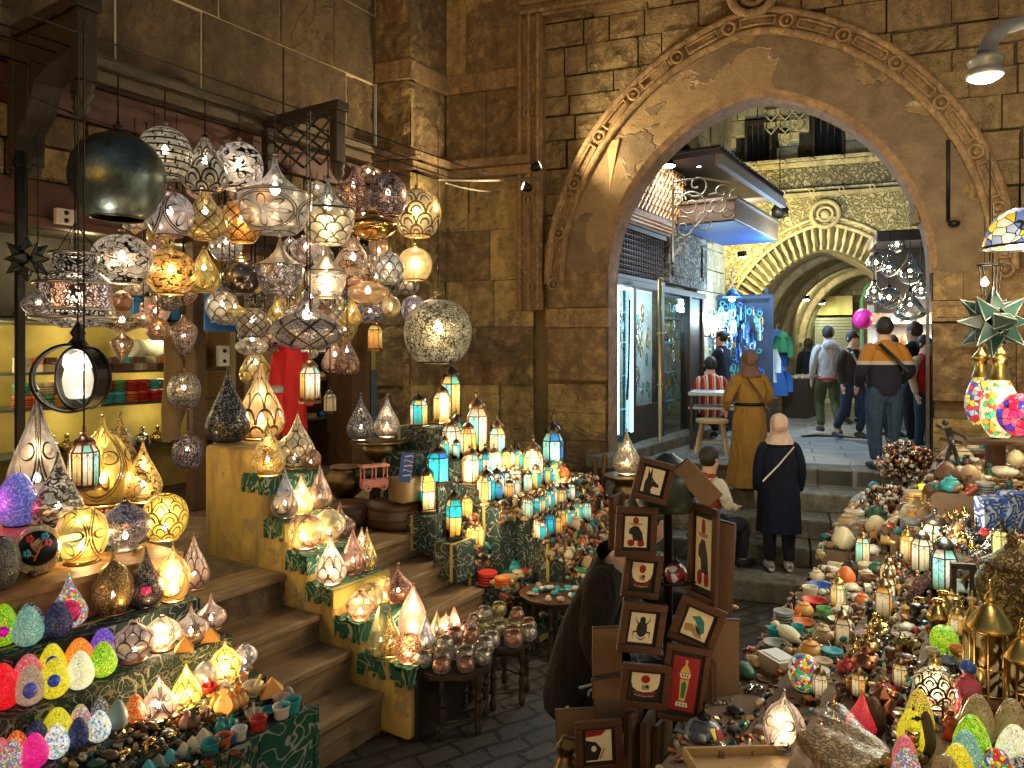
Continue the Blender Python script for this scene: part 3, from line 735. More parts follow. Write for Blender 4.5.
def garment(px,py,d,w,h,col,label,sleeve=True,name='hanging_garment',lean=0):
 p=P(px,py,d);r_=empty(name,p,0,label,'garment');g=MB();m=plain('cloth %.2f%.2f%.2f'%col,col,.85)
 def fn(u,v):
  a=2*PI*u;ww=w*(.5+.12*(1-v))+.02*math.sin(9*a+v*3)*(1-v);
  if v>.85:ww*=1-(v-.85)*3.5
  q=U*(ww*math.cos(a))+W*(.07*math.sin(a)*(1.2-v*.5))+Vector((lean*(1-v),0,-h+h*v));return q
 g.grid(fn,28,8);g.build('body',m,r_)
 if sleeve:
  for sg in(1,-1):
   g=MB();g.tube([U*(sg*w*.42)+Vector((0,0,-.1)),U*(sg*w*.66)+Vector((0,0,-.3)),U*(sg*w*.70)+Vector((0,0,-.52))],[.08,.075,.06],8);g.build('sleeve',m,r_)
 g=MB();g.tube([U*(-w*.4)+Vector((0,0,-.08)),Vector((0,0,.02)),U*(w*.4)+Vector((0,0,-.08))],.008,5);g.tube([Vector((0,0,.02)),Vector((0,0,.09)),U*.03+Vector((0,0,.13)),U*.05+Vector((0,0,.1))],.006,5);g.build('hanger',M_IRON,r_)
garment(777,330,15.4,.38,.75,(.02,.10,.42),'blue robe with green front hanging on the stone passage wall')
garment(783,332,15.2,.20,.42,(.03,.24,.13),'small green shirt hanging over the blue robe')
garment(757,335,13.6,.34,.75,(.35,.55,.70),'pale blue shirt hanging right of the trinket stall')
garment(766,345,13.9,.30,.7,(.55,.65,.72),'whitish shirt hanging beside the pale blue shirt')
garment(779,366,15.0,.30,.6,(.03,.15,.55),'bright blue shirt hanging lowest on the stone wall')
tb=empty('goods_table',P(790,400,15.5),0,'dark covered table of small goods along the passage wall','table')
g=MB();q=P(782,420,15.3);q.z=1.0;g.obox(q,A*1.6,MN*.5,(0,0,.8));ch(g.build('covered_base',M_WD),tb)
g=MB()
for i in range(60):c=q+A*rnd.uniform(.05,1.5)+MN*rnd.uniform(.05,.45);g.sphere((c.x,c.y,1.83),rnd.uniform(.03,.07),6,sz=.7)
o=ch(g.build('small_goods',plain('mixed pale goods',(.55,.5,.4),.6,var=.5,nscale=12)),tb);o['kind']='stuff'
M_TAB=plain('dark worn table',(.05,.045,.045),.5)
tbl=empty('vendor_table',P(713,450,10.6),0,'dark legged folding table with pale tray tops in front of the striped shirt vendor','table')
g=MB();tc_=P(688,398,10.4);tz=1.76
g.obox(Vector((tc_.x,tc_.y,tz)),U*1.0,W*.7,(0,0,.05));ch(g.build('table_top',plain('pale table top',(.42,.48,.5),.4),bevel=.008),tbl)
g=MB();g.obox(Vector((tc_.x,tc_.y,tz-.19))+W*.03,U*1.0,W*.6,(0,0,.03));ch(g.build('lower_tray',plain('pale table tray',(.35,.4,.42),.4)),tbl)
for i,(a,b)in enumerate(((.04,.05),(.92,.05),(.04,.62),(.92,.62))):
 g=MB();c=Vector((tc_.x,tc_.y,0))+U*a+W*b;g.lathe([(.025,1.0),(.03,1.1),(.02,1.14),(.035,1.3),(.02,1.4),(.03,1.55),(.035,1.76)],8,(c.x,c.y,0));ch(g.build('leg',M_TAB),tbl)
def stool(px,py,d,h,w,mat,label):
 c=P(px,py,d);r_=empty('wooden_stool',(c.x,c.y,1.0),R(-20),label,'stool');g=MB()
 g.lathe([(w*.5,h-.05),(w*.52,h-.02),(w*.5,h),(.01,h)],18);g.build('seat',mat,r_,bevel=.004)
 for sx,sy in((1,1),(1,-1),(-1,1),(-1,-1)):
  g=MB();g.tube([(sx*w*.30,sy*w*.30,h-.04),(sx*w*.48,sy*w*.48,0)],[.028,.022],4);g.build('leg',mat,r_)
 g=MB()
 for sx,sy,ex,ey in((1,1,-1,1),(1,-1,-1,-1),(1,1,1,-1),(-1,1,-1,-1)):g.tube([(sx*w*.42,sy*w*.42,h*.32),(ex*w*.42,ey*w*.42,h*.32)],.014,4)
 g.build('stretcher',mat,r_);return r_
stool(712,447,10.1,.46,.42,M_WL,'pale pine stool standing in front of the vendor table')
stool(748,440,11.8,.40,.34,M_TAB,'small dark stool half hidden behind the pine stool')
sq=stool(705,560,7.3,.40,.36,M_TAB,'dark stool under the seated man on the lowest passage step');sq.location.z=.2
gs=empty('glass_lamp_shop',P(895,420,13),0,'brightly lit shop front right of the inner gate behind the crowd','shop front')
g=MB();b0=P(868,350,13.2);b0.z=0
g.obox(b0+Vector((0,0,1)),U*2.6,W*.1,(0,0,2.2));ch(g.build('back_board',plain('shop back board',(.5,.45,.38),.7)),gs)
g=MB();g.obox(b0-W*1.3+Vector((0,0,4.15)),U*2.8,W*1.4,(0,0,.18));g.obox(b0-W*.3+U*.1+Vector((0,0,3.05)),U*2.6,W*.35,(0,0,1.1));g.obox(b0-W*1.3+U*1.0+Vector((0,0,1.0)),U*.1,W*.1,(0,0,3.2))
ch(g.build('dark_awning',M_WD,bevel=.01),gs)
g=MB()
for z in(1.5,2.0,2.45,2.85):g.obox(b0-W*.35+Vector((0,0,z)),U*2.4,W*.32,(0,0,.03))
ch(g.build('shelf',plain('white shelf',(.7,.68,.62),.5)),gs)
gm=[emis('glowing opal glass',(1,.95,.85),3.5),plain('pale glass goods',(.7,.72,.7),.2),plain('amber goods',(.6,.35,.12),.3)]
for j,m in enumerate(gm):
 g=MB()
 for i in range(26):
  c=b0-W*.25+U*rnd.uniform(.05,1.6);z=rnd.choice((1.53,2.03,2.48,2.88));r_=rnd.uniform(.04,.08)
  g.lathe([(r_*.6,0),(r_,r_*.8),(r_*.8,r_*1.6),(r_*.3,r_*2.2),(r_*.35,r_*2.6)],8,(c.x,c.y,z))
 o=ch(g.build('shelf_goods',m),gs);o['kind']='stuff'
LIGHTS.append(dict(loc=b0-W*.7+U*.8+Vector((0,0,3.0)),power=40,col=(1,.92,.8),r=.1))
t=NT('clear blown glass');fr=t.n('Fresnel',{'IOR':1.5});f2=t.math('MULTIPLY_ADD',fr,2.2,.12,clamp=True)
mx=t.n('MixShader',{0:f2});t.set(mx,1,t.n('BsdfTransparent',{'Color':(.86,.88,.85)}));t.set(mx,2,t.n('BsdfGlossy',{'Roughness':.12,'Color':(.9,.9,.85)}));M_CLR=t.done(mx)
def glass_lamp(px,py,d,r,kind,label):
 c=P(px,py,d);r_=empty('glass_pendant_lamp',c,0,label,'lamp','clear glass lamps hung outside the far right shop');g=MB()
 prof={'globe':[(.3,.95),(.7,.75),(.98,.2),(1,0),(.9,-.45),(.5,-.85),(.05,-1)],'bell':[(.25,1.0),(.3,.6),(.6,.2),(1,-.4),(.9,-.7),(.4,-.95),(.05,-1)],'tear':[(.15,1.4),(.25,1),(.6,.5),(.95,0),(.9,-.5),(.5,-.85),(.05,-1)]}[kind]
 g.lathe([(a*r,b*r)for a,b in prof],18);g.build('glass_shade',M_CLR,r_)
 g=MB();g.lathe([(.03,r*.9),(.035,r*1.1),(.02,r*1.2)],8);g.tube([(0,0,r*1.1),(0,0,max(.2,4.2-c.z))],.008,4);g.build('cord',M_BLACK,r_)
 g=MB();g.sphere((0,0,r*.1),.028,8);g.build('bulb',emis('small warm bulb',(1,.85,.6),30,samp='NONE'),r_)
for a in((876,263,11.6,.14,'globe','leftmost round glass lamp in the top row outside the far right shop'),(889,268,11.8,.15,'tear','clear teardrop lamp second in the top row outside the far shop'),(910,272,11.5,.2,'tear','large clear glass teardrop at the right of the far glass lamps'),(874,292,11.5,.16,'bell','clear bell shaped lamp low on the left of the far glass lamps'),(889,298,11.3,.17,'globe','big clear globe in the middle of the lower glass lamp row'),(910,306,11.2,.23,'bell','widest clear bell lamp hanging low by the arch pier'),(897,245,12,.13,'globe','small clear globe hanging highest under the dark awning'),(921,290,11.9,.14,'tear','slim glass teardrop nearest the right arch pier')):
 glass_lamp(*a)
g=MB();g.sphere((0,0,0),.16,14,sz=1.1);g.tube([(0,0,-.17),(.02,.0,-.5)],.004,4)
tag(g.build('pink_balloon',plain('pink rubber',(.85,.03,.35),.35),None,P(863,319,12.4)),'bright pink balloon floating over the crowd','balloon')
def flood(px,py,d,tgt,pw,col,label):
 p=P(px,py,d);r_=empty('wall_floodlight',p,0,label,'floodlight');q=(Vector(tgt)-p).to_track_quat('-Z','Y').to_matrix().to_4x4()
 g=MB();g.box((0,0,.04),(.16,.10,.07),mat=q);g.tube([(0,0,0.05),(0,.1,.1)],.012,5);g.build('housing',M_BLACK,r_)
 g=MB();g.box(q@Vector((0,0,-.01)),(.14,.09,.015),mat=q);g.build('lens',emis('flood lens '+label[:12],col,30),r_)
 LIGHTS.append(dict(loc=p+(Vector(tgt)-p).normalized()*.12,power=pw,col=col,r=.05,kind='SPOT',target=tgt,spot=140))
flood(742,256,14.0,gw(-.6,4.8),330,(1,.82,.25),'yellow floodlight glaring at the left of the inner gate arch')
flood(735,214,12.6,gw(0,4.9),170,(1,.88,.45),'small black floodlight under the timber canopy facing the gate')
flood(776,290,17.0,L0+A*4+U*1.5+Vector((0,0,3)),140,(1,.95,.6),'first small white floodlight on the vaulted passage wall')
flood(806,299,19.0,L0+A*6+U*1+Vector((0,0,3.6)),120,(1,.95,.6),'middle small white floodlight on the vaulted passage wall')
flood(822,303,20.5,L0+A*7+U*1+Vector((0,0,2)),90,(.9,1,.6),'farthest small white floodlight in the vaulted passage')
LIGHTS.append(dict(loc=P(840,260,13.3),power=110,col=(1,.88,.6),r=.3))
g=MB();g.lathe([(.02,.35),(.04,.3),(.05,.2),(.16,.05),(.15,-.08),(.05,-.12)],8);g.tube([(0,0,.3),(0,0,1.2)],.01,4);
tag(g.build('iron_lantern',M_BLACK,None,P(780,212,13.5)),'unlit black iron lantern hanging before the gate inscription','lantern')
g=MB()
for i,(px,py)in enumerate(((696,456),(705,452),(729,470))):pass
g.tube([P(802,437,11.9),P(815,436,12),P(840,437,11.9),P(860,439,11.7)],.03,6)
tag(g.build('rubber_hose',M_BLACK),'black hose lying across the grey street paving','hose')
def objrand(t,v,amt=7.0):
 oi=t.n('ObjectInfo');cb=t.n('CombineXYZ',{0:t.math('MULTIPLY',oi.outputs['Random'],amt),1:t.math('MULTIPLY',oi.outputs['Random'],amt*1.7)})
 return t.n('VectorMath',{0:v,1:cb},operation='ADD').outputs[0]
def lampmat(pat,line,glow,st=1.0,dens=1.0,th=.08,alpha=.32,bz=0.0,metal=.85,smooth=0.0):
 """perforated metal shell: 'line' metal with holes that show the tinted glass behind"""
 key='shade %s %s %s %.1f %.1f'%(pat,'%.2f%.2f%.2f'%line,'%.2f%.2f%.2f'%glow,st,dens)
 if key in MC:return MC[key]
 t=NT(key);uv=t.coord('UV');ob=t.coord('Object')
 sx=t.n('SeparateXYZ',{0:uv});u,v=sx.outputs[0],sx.outputs[1]
 def sm(x,a,b):return t.n('MapRange',{0:x,1:a,2:b,3:1.0,4:0.0},clamp=True).outputs[0]
 if pat in('scallop','circles'):
  C,Rr=(8*dens,5*dens)
  y=t.math('MULTIPLY',v,Rr);row=t.math('FLOOR',y);half=t.math('MULTIPLY',t.math('MODULO',row,2.0),.5)
  x=t.math('ADD',t.math('MULTIPLY',u,round(C)),half);fx=t.math('SUBTRACT',t.math('FRACT',x),.5);fy=t.math('FRACT',y)
  d=t.math('SQRT',t.math('ADD',t.math('MULTIPLY',fx,fx),t.math('MULTIPLY',t.math('MULTIPLY',fy,fy),.27)))
  l=sm(t.math('ABSOLUTE',t.math('SUBTRACT',d,.47)),th*.45,th*.7)
  if pat=='circles':l=t.math('MAXIMUM',l,sm(t.math('ABSOLUTE',t.math('SUBTRACT',d,.25)),th*.4,th*.7))
  fine=t.voro(ob,20,'DISTANCE_TO_EDGE');l=t.math('MAXIMUM',l,t.math('MULTIPLY',sm(fine.outputs[0],.04,.08),.35))
 elif pat in('rosette','petal'):
  k=4 if pat=='rosette' else 3
  fx=t.math('SUBTRACT',t.math('FRACT',t.math('MULTIPLY',u,3.0)),.5);fy=t.math('MULTIPLY',t.math('SUBTRACT',v,.5),1.15)
  r=t.math('SQRT',t.math('ADD',t.math('MULTIPLY',fx,fx),t.math('MULTIPLY',fy,fy)));a=t.math('ARCTAN2',fy,fx)
  pet=t.math('MULTIPLY',t.math('ABSOLUTE',t.math('COSINE',t.math('MULTIPLY',a,float(k)))),.40)
  l1=sm(t.math('ABSOLUTE',t.math('SUBTRACT',r,pet)),.020,.032)
  l2=sm(t.math('ABSOLUTE',t.math('SUBTRACT',r,.45)),.012,.022);l3=sm(t.math('ABSOLUTE',t.math('SUBTRACT',r,.50)),.008,.016)
  l=t.math('MAXIMUM',t.math('MAXIMUM',l1,l2),l3)
  fine=t.voro(ob,22,'DISTANCE_TO_EDGE');l=t.math('MAXIMUM',l,t.math('MULTIPLY',sm(fine.outputs[0],.03,.06),t.math('GREATER_THAN',r,.47)))
 elif pat=='script':
  n=t.n('TexNoise',{'Vector':objrand(t,t.coord('Object',(1,1,1.5))),'Scale':2.6*dens,'Detail':0,'Distortion':1.3})
  n2=t.n('TexNoise',{'Vector':ob,'Scale':7.0*dens,'Detail':0,'Distortion':1.0})
  l=sm(t.math('ABSOLUTE',t.math('SUBTRACT',n.outputs[0],.5)),th*.55,th*.8)
  l=t.math('MAXIMUM',l,t.math('MULTIPLY',sm(t.math('ABSOLUTE',t.math('SUBTRACT',n2.outputs[0],.5)),.02,.035),.8))
 elif pat=='lattice':
  a=t.math('ABSOLUTE',t.math('SUBTRACT',t.math('FRACT',t.math('ADD',t.math('MULTIPLY',u,8.0),t.math('MULTIPLY',v,4.0))),.5))
  b=t.math('ABSOLUTE',t.math('SUBTRACT',t.math('FRACT',t.math('SUBTRACT',t.math('MULTIPLY',u,8.0),t.math('MULTIPLY',v,4.0))),.5))
  l=t.math('MAXIMUM',sm(a,.05,.09),sm(b,.05,.09))
  e=t.voro(ob,16,'DISTANCE_TO_EDGE');l=t.math('MAXIMUM',l,sm(e.outputs[0],.05,.1))
 elif pat=='labyrinth':
  y=t.math('MULTIPLY',v,9.0);row=t.math('FLOOR',y)
  x=t.math('ADD',t.math('MULTIPLY',u,16.0),t.math('MULTIPLY',t.math('MODULO',row,3.0),.33))
  l=t.math('MAXIMUM',sm(t.math('ABSOLUTE',t.math('SUBTRACT',t.math('FRACT',y),.5)),.10,.16),t.math('MULTIPLY',sm(t.math('ABSOLUTE',t.math('SUBTRACT',t.math('FRACT',x),.5)),.08,.14),t.math('GREATER_THAN',t.n('TexNoise',{'Vector':ob,'Scale':4.0}).outputs[0],.48)))
 elif pat=='plain':
  e=t.voro(ob,40*dens,'F1');l=t.math('SUBTRACT',1.0,t.math('MULTIPLY',t.math('LESS_THAN',e.outputs[0],.2),.5))
 elif pat=='frost':
  e=t.noise(ob,12,4);l=t.math('MULTIPLY',e.outputs[0],.35)
 else:
  nz=t.noise(objrand(t,ob),3.0,2);w=t.n('VectorMath',{0:ob,1:t.n('VectorMath',{0:nz.outputs[1],'Scale':.5},operation='SCALE').outputs[0]},operation='ADD')
  e=t.voro(w.outputs[0],7.0*dens,'DISTANCE_TO_EDGE');e2=t.voro(w.outputs[0],3.2*dens,'DISTANCE_TO_EDGE')
  l=t.math('MAXIMUM',sm(e.outputs[0],th*1.3,th*2.2),sm(e2.outputs[0],.02,.05))
 l=t.math('MAXIMUM',l,t.math('GREATER_THAN',v,.955));l=t.math('MAXIMUM',l,t.math('LESS_THAN',v,.03),clamp=True)
 so=t.n('SeparateXYZ',{0:ob});dz=t.math('SUBTRACT',so.outputs[2],bz)
 fall=t.math('DIVIDE',1.0,t.math('ADD',.35,t.math('MULTIPLY',t.math('ADD',t.math('MULTIPLY',dz,dz),t.math('ADD',t.math('MULTIPLY',so.outputs[0],so.outputs[0]),t.math('MULTIPLY',so.outputs[1],so.outputs[1]))),.7)))
 vz=t.noise(ob,2.5,3);st_=t.math('MULTIPLY',t.math('MULTIPLY',fall,st*.40),t.math('SUBTRACT',t.math('MULTIPLY',vz.outputs[0],2.6),.72,clamp=False))
 hole=t.bsdf(color=tuple(.7*a+.3*b for a,b in zip(line,glow)),rough=.28,metal=.75,emit=glow,estr=st_,alpha=1-alpha)
 nm=t.noise(ob,10,4)
 mc=t.mix(nm.outputs[0],tuple(x*.12 for x in line),tuple(min(1,x*.42)for x in line))
 if pat=='plain':mc=t.mix(nm.outputs[0],tuple(x*.6 for x in line),line)
 met=t.bsdf(color=mc,rough=.38,metal=metal,normal=t.bump(nm.outputs[0],.25,.02))
 mx=t.n('MixShader',{0:l});t.set(mx,1,hole);t.set(mx,2,met)
 m=t.done(mx)
 m.cycles.emission_sampling='NONE'
 return m
def mosaic(name,cols,st=.8,scale=9,line=(.03,.03,.03),lw=.05,patch=None):
 if name in MC:return MC[name]
 t=NT(name);ob=objrand(t,t.coord('Object'));e=t.voro(ob,scale,'DISTANCE_TO_EDGE');f=t.voro(ob,scale,'F1')
 s=t.n('SeparateColor',{0:f.outputs['Color']})
 n=len(cols);c=t.ramp(s.outputs[0],[(i/n,cc)for i,cc in enumerate(cols)],'CONSTANT')
 br=t.math('ADD',t.math('MULTIPLY',s.outputs[1],.6),.6)
 l=t.n('MapRange',{0:e.outputs[0],1:lw*.6,2:lw,3:1.0,4:0.0}).outputs[0]
 base=t.mix(l,c,line);em=t.mix(l,c,(0,0,0))
 return t.done(t.bsdf(color=base,rough=.3,emit=em,estr=t.math('MULTIPLY',br,st),normal=t.bump(e.outputs[0],.4,.02),coat=.3))
def cr(prof,k=3):
 P_=[prof[0]]+list(prof)+[prof[-1]];out=[]
 for i in range(1,len(P_)-2):
  for j in range(k):
   s=j/k;q=[]
   for c in(0,1):
    a,b,cc,d=P_[i-1][c],P_[i][c],P_[i+1][c],P_[i+2][c]
    q.append(.5*((2*b)+(-a+cc)*s+(2*a-5*b+4*cc-d)*s*s+(-a+3*b-3*cc+d)*s**3))
   out.append((max(q[0],.001),q[1]))
 out.append(tuple(prof[-1]));return out
PR={'globe':[(.22,.5),(.55,.43),(.85,.28),(1,.03),(.95,-.2),(.75,-.4),(.55,-.5)],'pear':[(.12,.5),(.2,.42),(.42,.25),(.82,0),(1,-.2),(.92,-.38),(.6,-.48),(.5,-.5)],'tear':[(.02,.5),(.1,.38),(.32,.2),(.66,0),(.93,-.18),(1,-.3),(.88,-.42),(.6,-.5)],'bulbous':[(.03,.5),(.09,.40),(.2,.30),(.62,.18),(.95,0),(1,-.15),(.9,-.35),(.6,-.5)],'onion':[(.04,.5),(.08,.40),(.16,.25),(.45,.08),(.85,-.05),(1,-.18),(.97,-.28),(.75,-.42),(.4,-.5)],'ufo':[(.12,.5),(.35,.40),(.82,.2),(1,0),(.88,-.22),(.5,-.45),(.3,-.5)],'drop':[(.1,.5),(.3,.42),(.9,.25),(1,.12),(.8,-.1),(.4,-.35),(.03,-.5)],'egg':[(.03,.5),(.35,.44),(.72,.22),(.97,-.05),(1,-.2),(.85,-.38),(.5,-.5)],'tulip':[(.02,.5),(.2,.35),(.6,.1),(.85,-.15),(.8,-.35),(.5,-.5)],'cone':[(.03,.5),(.06,.42),(.2,.25),(.55,.1),(.98,.0)],'bowl':[(1,0),(1,-.08),(.93,-.25),(.75,-.42),(.55,-.5)],'pyr':[(.02,.5),(.3,.28),(.62,0),(.9,-.28),(1,-.42),(.8,-.5)],}
MESH={}
def shade_mesh(kind,asp,mat,n=24,zt=None):
 k=(kind,round(asp,1),mat.name)
 if k not in MESH:
  g=MB();pr=cr([(a,b*round(asp,1))for a,b in PR[kind]],3)
  g.lathe(pr[::-1],4 if kind=='pyr' else n,a0=PI/4 if kind=='pyr' else 0,smooth=kind!='pyr')
  g.f=[f for f in g.f if len(f)<=4 or kind=='pyr' and len(f)==4];m=len(g.f);g.sm=g.sm[:m];g.mi=g.mi[:m];g.uv=g.uv[:m]
  MESH[k]=g.mesh('shade',mat)
 return MESH[k]
def part(name,me,parent,loc=(0,0,0),sc=None,rot=None):
 o=bpy.data.objects.new(name,me);COL.objects.link(o);o.parent=parent;o.location=loc
 if sc:o.scale=sc
 if rot:o.rotation_euler=rot
 return o
def cached(key,fn):
 if key not in MESH:MESH[key]=fn()
 return MESH[key]
M_SIL,M_COP,M_GOL,M_DRK=(.50,.43,.34),(.50,.25,.13),(.70,.46,.14),(.085,.07,.055)
CAPM={}
def capmat(c):
 return plain('lamp cap %.2f%.2f%.2f'%c,c,.32,.9,var=.4,nscale=14)
def cap_mesh(col):
 def f():
  g=MB();g.lathe(cr([(.30,-.06),(.24,.02),(.12,.05),(.09,.12),(.14,.17),(.06,.22),(.02,.30)],2),12);return g.mesh('cap',capmat(col))
 return cached(('cap',col),f)
def foot_mesh(col):
 def f():
  g=MB();g.lathe([(.62,0),(.66,.02),(.6,.06),(.5,.09)],16);return g.mesh('foot',capmat(col))
 return cached(('foot',col),f)
M_BULB=emis('warm bulb glow',(1,.86,.62),26,samp='NONE')
M_BULBW=emis('white bulb glow',(1,.86,.68),30,samp='NONE')
def bulb_mesh(white=False):
 def f():
  g=MB();g.lathe(cr([(.03,.26),(.07,.18),(.14,.06),(.155,-.02),(.10,-.12),(.01,-.155)],2),10);return g.mesh('bulb',M_BULBW if white else M_BULB)
 return cached(('bulb',white),f)
def cord_mesh():return cached('cord',lambda:(lambda g:(g.tube([(0,0,0),(0,0,1)],.0055,4),g.mesh('cord',M_BLACK))[1])(MB()))
def ring_mesh(col):return cached(('ring',col),lambda:(lambda g:(g.torus((0,0,0),1,.03,24,5),g.mesh('rim',capmat(col)))[1])(MB()))
LAMPS=[]
def finish(root,px,py,r,w=1):
 LAMPS.append((root,px,py));ITEMS.append((root,px,py,r));return root
def hang(kind,px,py,rp,hp,d,mat,col,label,grp='pendant lamps hung outside the lamp shop',light=0,ztop=None,white=True,name='pendant_lamp',lc=(1,.78,.5),bulb=True,capcol=None):
 rp*=1.06;hp*=1.06;c=P(px,py,d);r=rp/F*d;h=hp/F*d
 e=empty(name,c,rnd.uniform(0,6.28),label,'lamp',grp);asp=h/r;capcol=capcol or col
 if kind=='bell':
  part('upper_cone',shade_mesh('cone',asp,mat[0]),e,sc=(r,)*3);part('shade',shade_mesh('bowl',asp,mat[1]),e,sc=(r,)*3)
  part('rim',ring_mesh(capcol),e,sc=(r*.99,r*.99,r));top=.47*h
 else:
  sh_=part('shade',shade_mesh(kind,asp,mat),e,sc=(r,)*3);top=.5*h
 cs=r*(.95 if kind in('globe','ufo')else .45)
 part('cap',cap_mesh(capcol),e,(0,0,top),(cs,)*3)
 if kind in('globe','pear','ufo'):q=dict(globe=.55,pear=.5,ufo=.3)[kind];part('rim',ring_mesh(capcol),sh_,(0,0,-.5*round(asp,1)),(q,q,1))
 if bulb:part('bulb',bulb_mesh(white),e,(0,0,h*.05),(r*.9,r*.9,r*.9))
 zt=ztop or 4.55;z0=c.z+top+cs*.28
 if zt>z0+.02:part('cord',cord_mesh(),e,(0,0,z0-c.z),(1,1,zt-z0))
 if light:LIGHTS.append(dict(loc=c+Vector((0,0,0)),power=light,col=lc,r=.05))
 return finish(e,px,py,rp)
def stand(kind,px,pyb,rp,hp,d,mat,col,label,grp='lamps standing on the stepped stall',light=0,z=None,name='table_lamp',lc=(1,.7,.38),white=True,bulb=True,foot=True,cap=True):
 """pyb = pixel row of the base"""
 c=P(px,pyb,d)
 if z is not None:c.z=z
 r=rp/F*d;h=hp/F*d;e=empty(name,c,rnd.uniform(0,6.28),label,'lamp',grp);asp=h/r;fz=r*.09 if foot else 0
 part('shade',shade_mesh(kind,asp,mat),e,(0,0,h*.5+fz),(r,)*3)
 if foot:part('foot',foot_mesh(col),e,(0,0,0),(r,)*3)
 if cap:part('cap',cap_mesh(col),e,(0,0,h+fz-.02*h),(r*.35,)*3)
 if bulb:part('bulb',bulb_mesh(white),e,(0,0,h*.28),(r*.8,r*.8,r*.9))
 if light:LIGHTS.append(dict(loc=c+Vector((0,0,h*.35)),power=light,col=lc,r=.04))
 return finish(e,px,pyb-hp/2,rp)
def land(px,py,tiers):
 """first tier whose level surface the pixel ray meets inside the tier; else the nearest one"""
 best=None
 for t0,t1,z in tiers:
  if py<=CY+4:continue
  p=on_z(px,py,z);s,t=st_of(p);e=max(t0+.03-t,t-(t1-.03),0)
  if best is None or e<best[0]:best=(e,p,s,min(max(t,t0+.05),t1-.05),z)
 e,p,s,t,z=best
 if e>0:
  d=d_t(px,t);p=P(px,py,d);p.z=z
 return p
sil=lambda pat,g=(1,.78,.52),**k:lampmat(pat,M_SIL,g,**k)
cop=lambda pat,g=(1,.62,.38),**k:lampmat(pat,M_COP,g,**k)
gol=lambda pat,g=(1,.72,.22),**k:lampmat(pat,M_GOL,g,**k)
drk=lambda pat,g=(1,.76,.48),**k:lampmat(pat,M_DRK,g,**k)
def H(kind,px,py,rp,hp,t,mat,col,label,**k):return hang(kind,px,py,rp,hp,d_t(px,t),mat,col,label,**k)
M_BIGD=plain('gunmetal globe',(.12,.15,.14),.34,.9,var=.6,nscale=5,bump=.5)
M_DGL=plain('smoked plain globe',(.22,.19,.17),.18,.95,var=.3,nscale=8)
M_GDM=plain('polished gold metal',(.72,.45,.14),.16,1.0,var=.2)
H('globe',118,176,42,80,2.5,M_BIGD,M_DRK,'huge unlit gunmetal globe, the largest pendant at the upper left',bulb=False)
H('globe',122,259,27,47,2.5,drk('script',(1,.86,.68)),M_SIL,'silver globe with dark scrolls right under the huge gunmetal globe',light=25,ztop=3.4)
H('globe',165,153,24,48,2.5,drk('labyrinth',(1,.84,.58),st=1.1),M_SIL,'globe with angular labyrinth pattern, first right of the gunmetal globe')
H('pear',205,164,21,54,2.5,drk('circles',(1,.80,.52)),M_DRK,'smoky gold pear lamp with ring pattern in the top row')
H('globe',239,166,22,44,2.5,drk('script',(1,.86,.74),st=1.5,dens=.8),M_SIL,'white globe with black script strokes in the top row',light=20)
H('bell',275,194,34,74,2.2,(drk('rosette',(1,.84,.66)),sil('rosette',(1,.82,.62))),M_SIL,'wide silver lamp with big daisy rosettes and a dark band')
H('globe',170,214,21,41,2.5,lampmat('petal',(.10,.06,.05),(1,.82,.75),1.0,th=.09),M_COP,'rose globe cut with a dark four petal cross',ztop=3.75)
H('pear',205,214,20,48,2.5,gol('lattice',(1,.74,.30)),M_GOL,'gold pear lamp with flower lattice below the smoky pear',ztop=3.7)
H('globe',242,221,19,40,2.5,lampmat('lattice',(.28,.09,.03),(1,.58,.14),1.1),M_GOL,'amber globe with dark red lattice under the white script globe',ztop=3.7,light=18,lc=(1,.6,.2))
H('globe',171,272,22,42,2.5,lampmat('script',(.40,.20,.06),(1,.66,.20),1.1),M_GOL,'amber globe with copper swirls right of the silver scroll globe',ztop=3.3,light=20,lc=(1,.65,.25))
H('pear',204,270,15,42,2.5,gol('rosette',(1,.74,.2),st=1.3),M_GOL,'small bright gold bell lamp between amber and smoked globes',ztop=3.3)
H('globe',241,276,18,35,2.5,M_DGL,M_SIL,'plain smoked mirror globe under the amber lattice globe',bulb=False,ztop=3.3)
H('globe',222,306,15,28,2.9,sil('scallop'),M_SIL,'small white scalloped globe over the blue sign board',ztop=3.4)
H('ufo',183,293,13,22,2.9,cop('filigree'),M_COP,'shallow copper filigree bowl above the hanging drop',ztop=3.4)
H('drop',184,338,12,42,2.9,cop('filigree',(1,.85,.7)),M_COP,'pointed copper filigree drop hanging over the folded sack',ztop=3.4)
H('globe',184,390,15,34,2.9,sil('filigree',(1,.85,.6)),M_COP,'silver filigree globe hanging below the pointed copper drop',ztop=3.0)
H('globe',188,451,14,32,2.9,lampmat('filigree',(.20,.12,.11),(1,.8,.75),.8),M_COP,'purplish brown dotted globe hanging lowest by the yellow parapet',ztop=2.1)
H('bell',328,210,25,66,2.2,(drk('scallop',(.7,.72,.6),st=.7),lampmat('scallop',M_SIL,(1,.80,.42),1.2)),M_DRK,'lamp with dark green cone top over a gold scalloped bowl',light=22)
H('bell',353,188,17,44,2.6,(cop('filigree',(1,.55,.45)),cop('filigree',(1,.68,.55))),M_COP,'small rose copper cone lamp in the top row',ztop=4.3)
H('globe',388,195,18,40,2.4,lampmat('filigree',(.30,.19,.16),(1,.72,.62),.9),M_COP,'purple brown pierced globe in the top row right')
H('globe',417,213,23,44,2.4,lampmat('circles',M_GOL,(1,.86,.5),1.0),M_GOL,'pale gold globe with circle pattern under the right bracket',light=22)
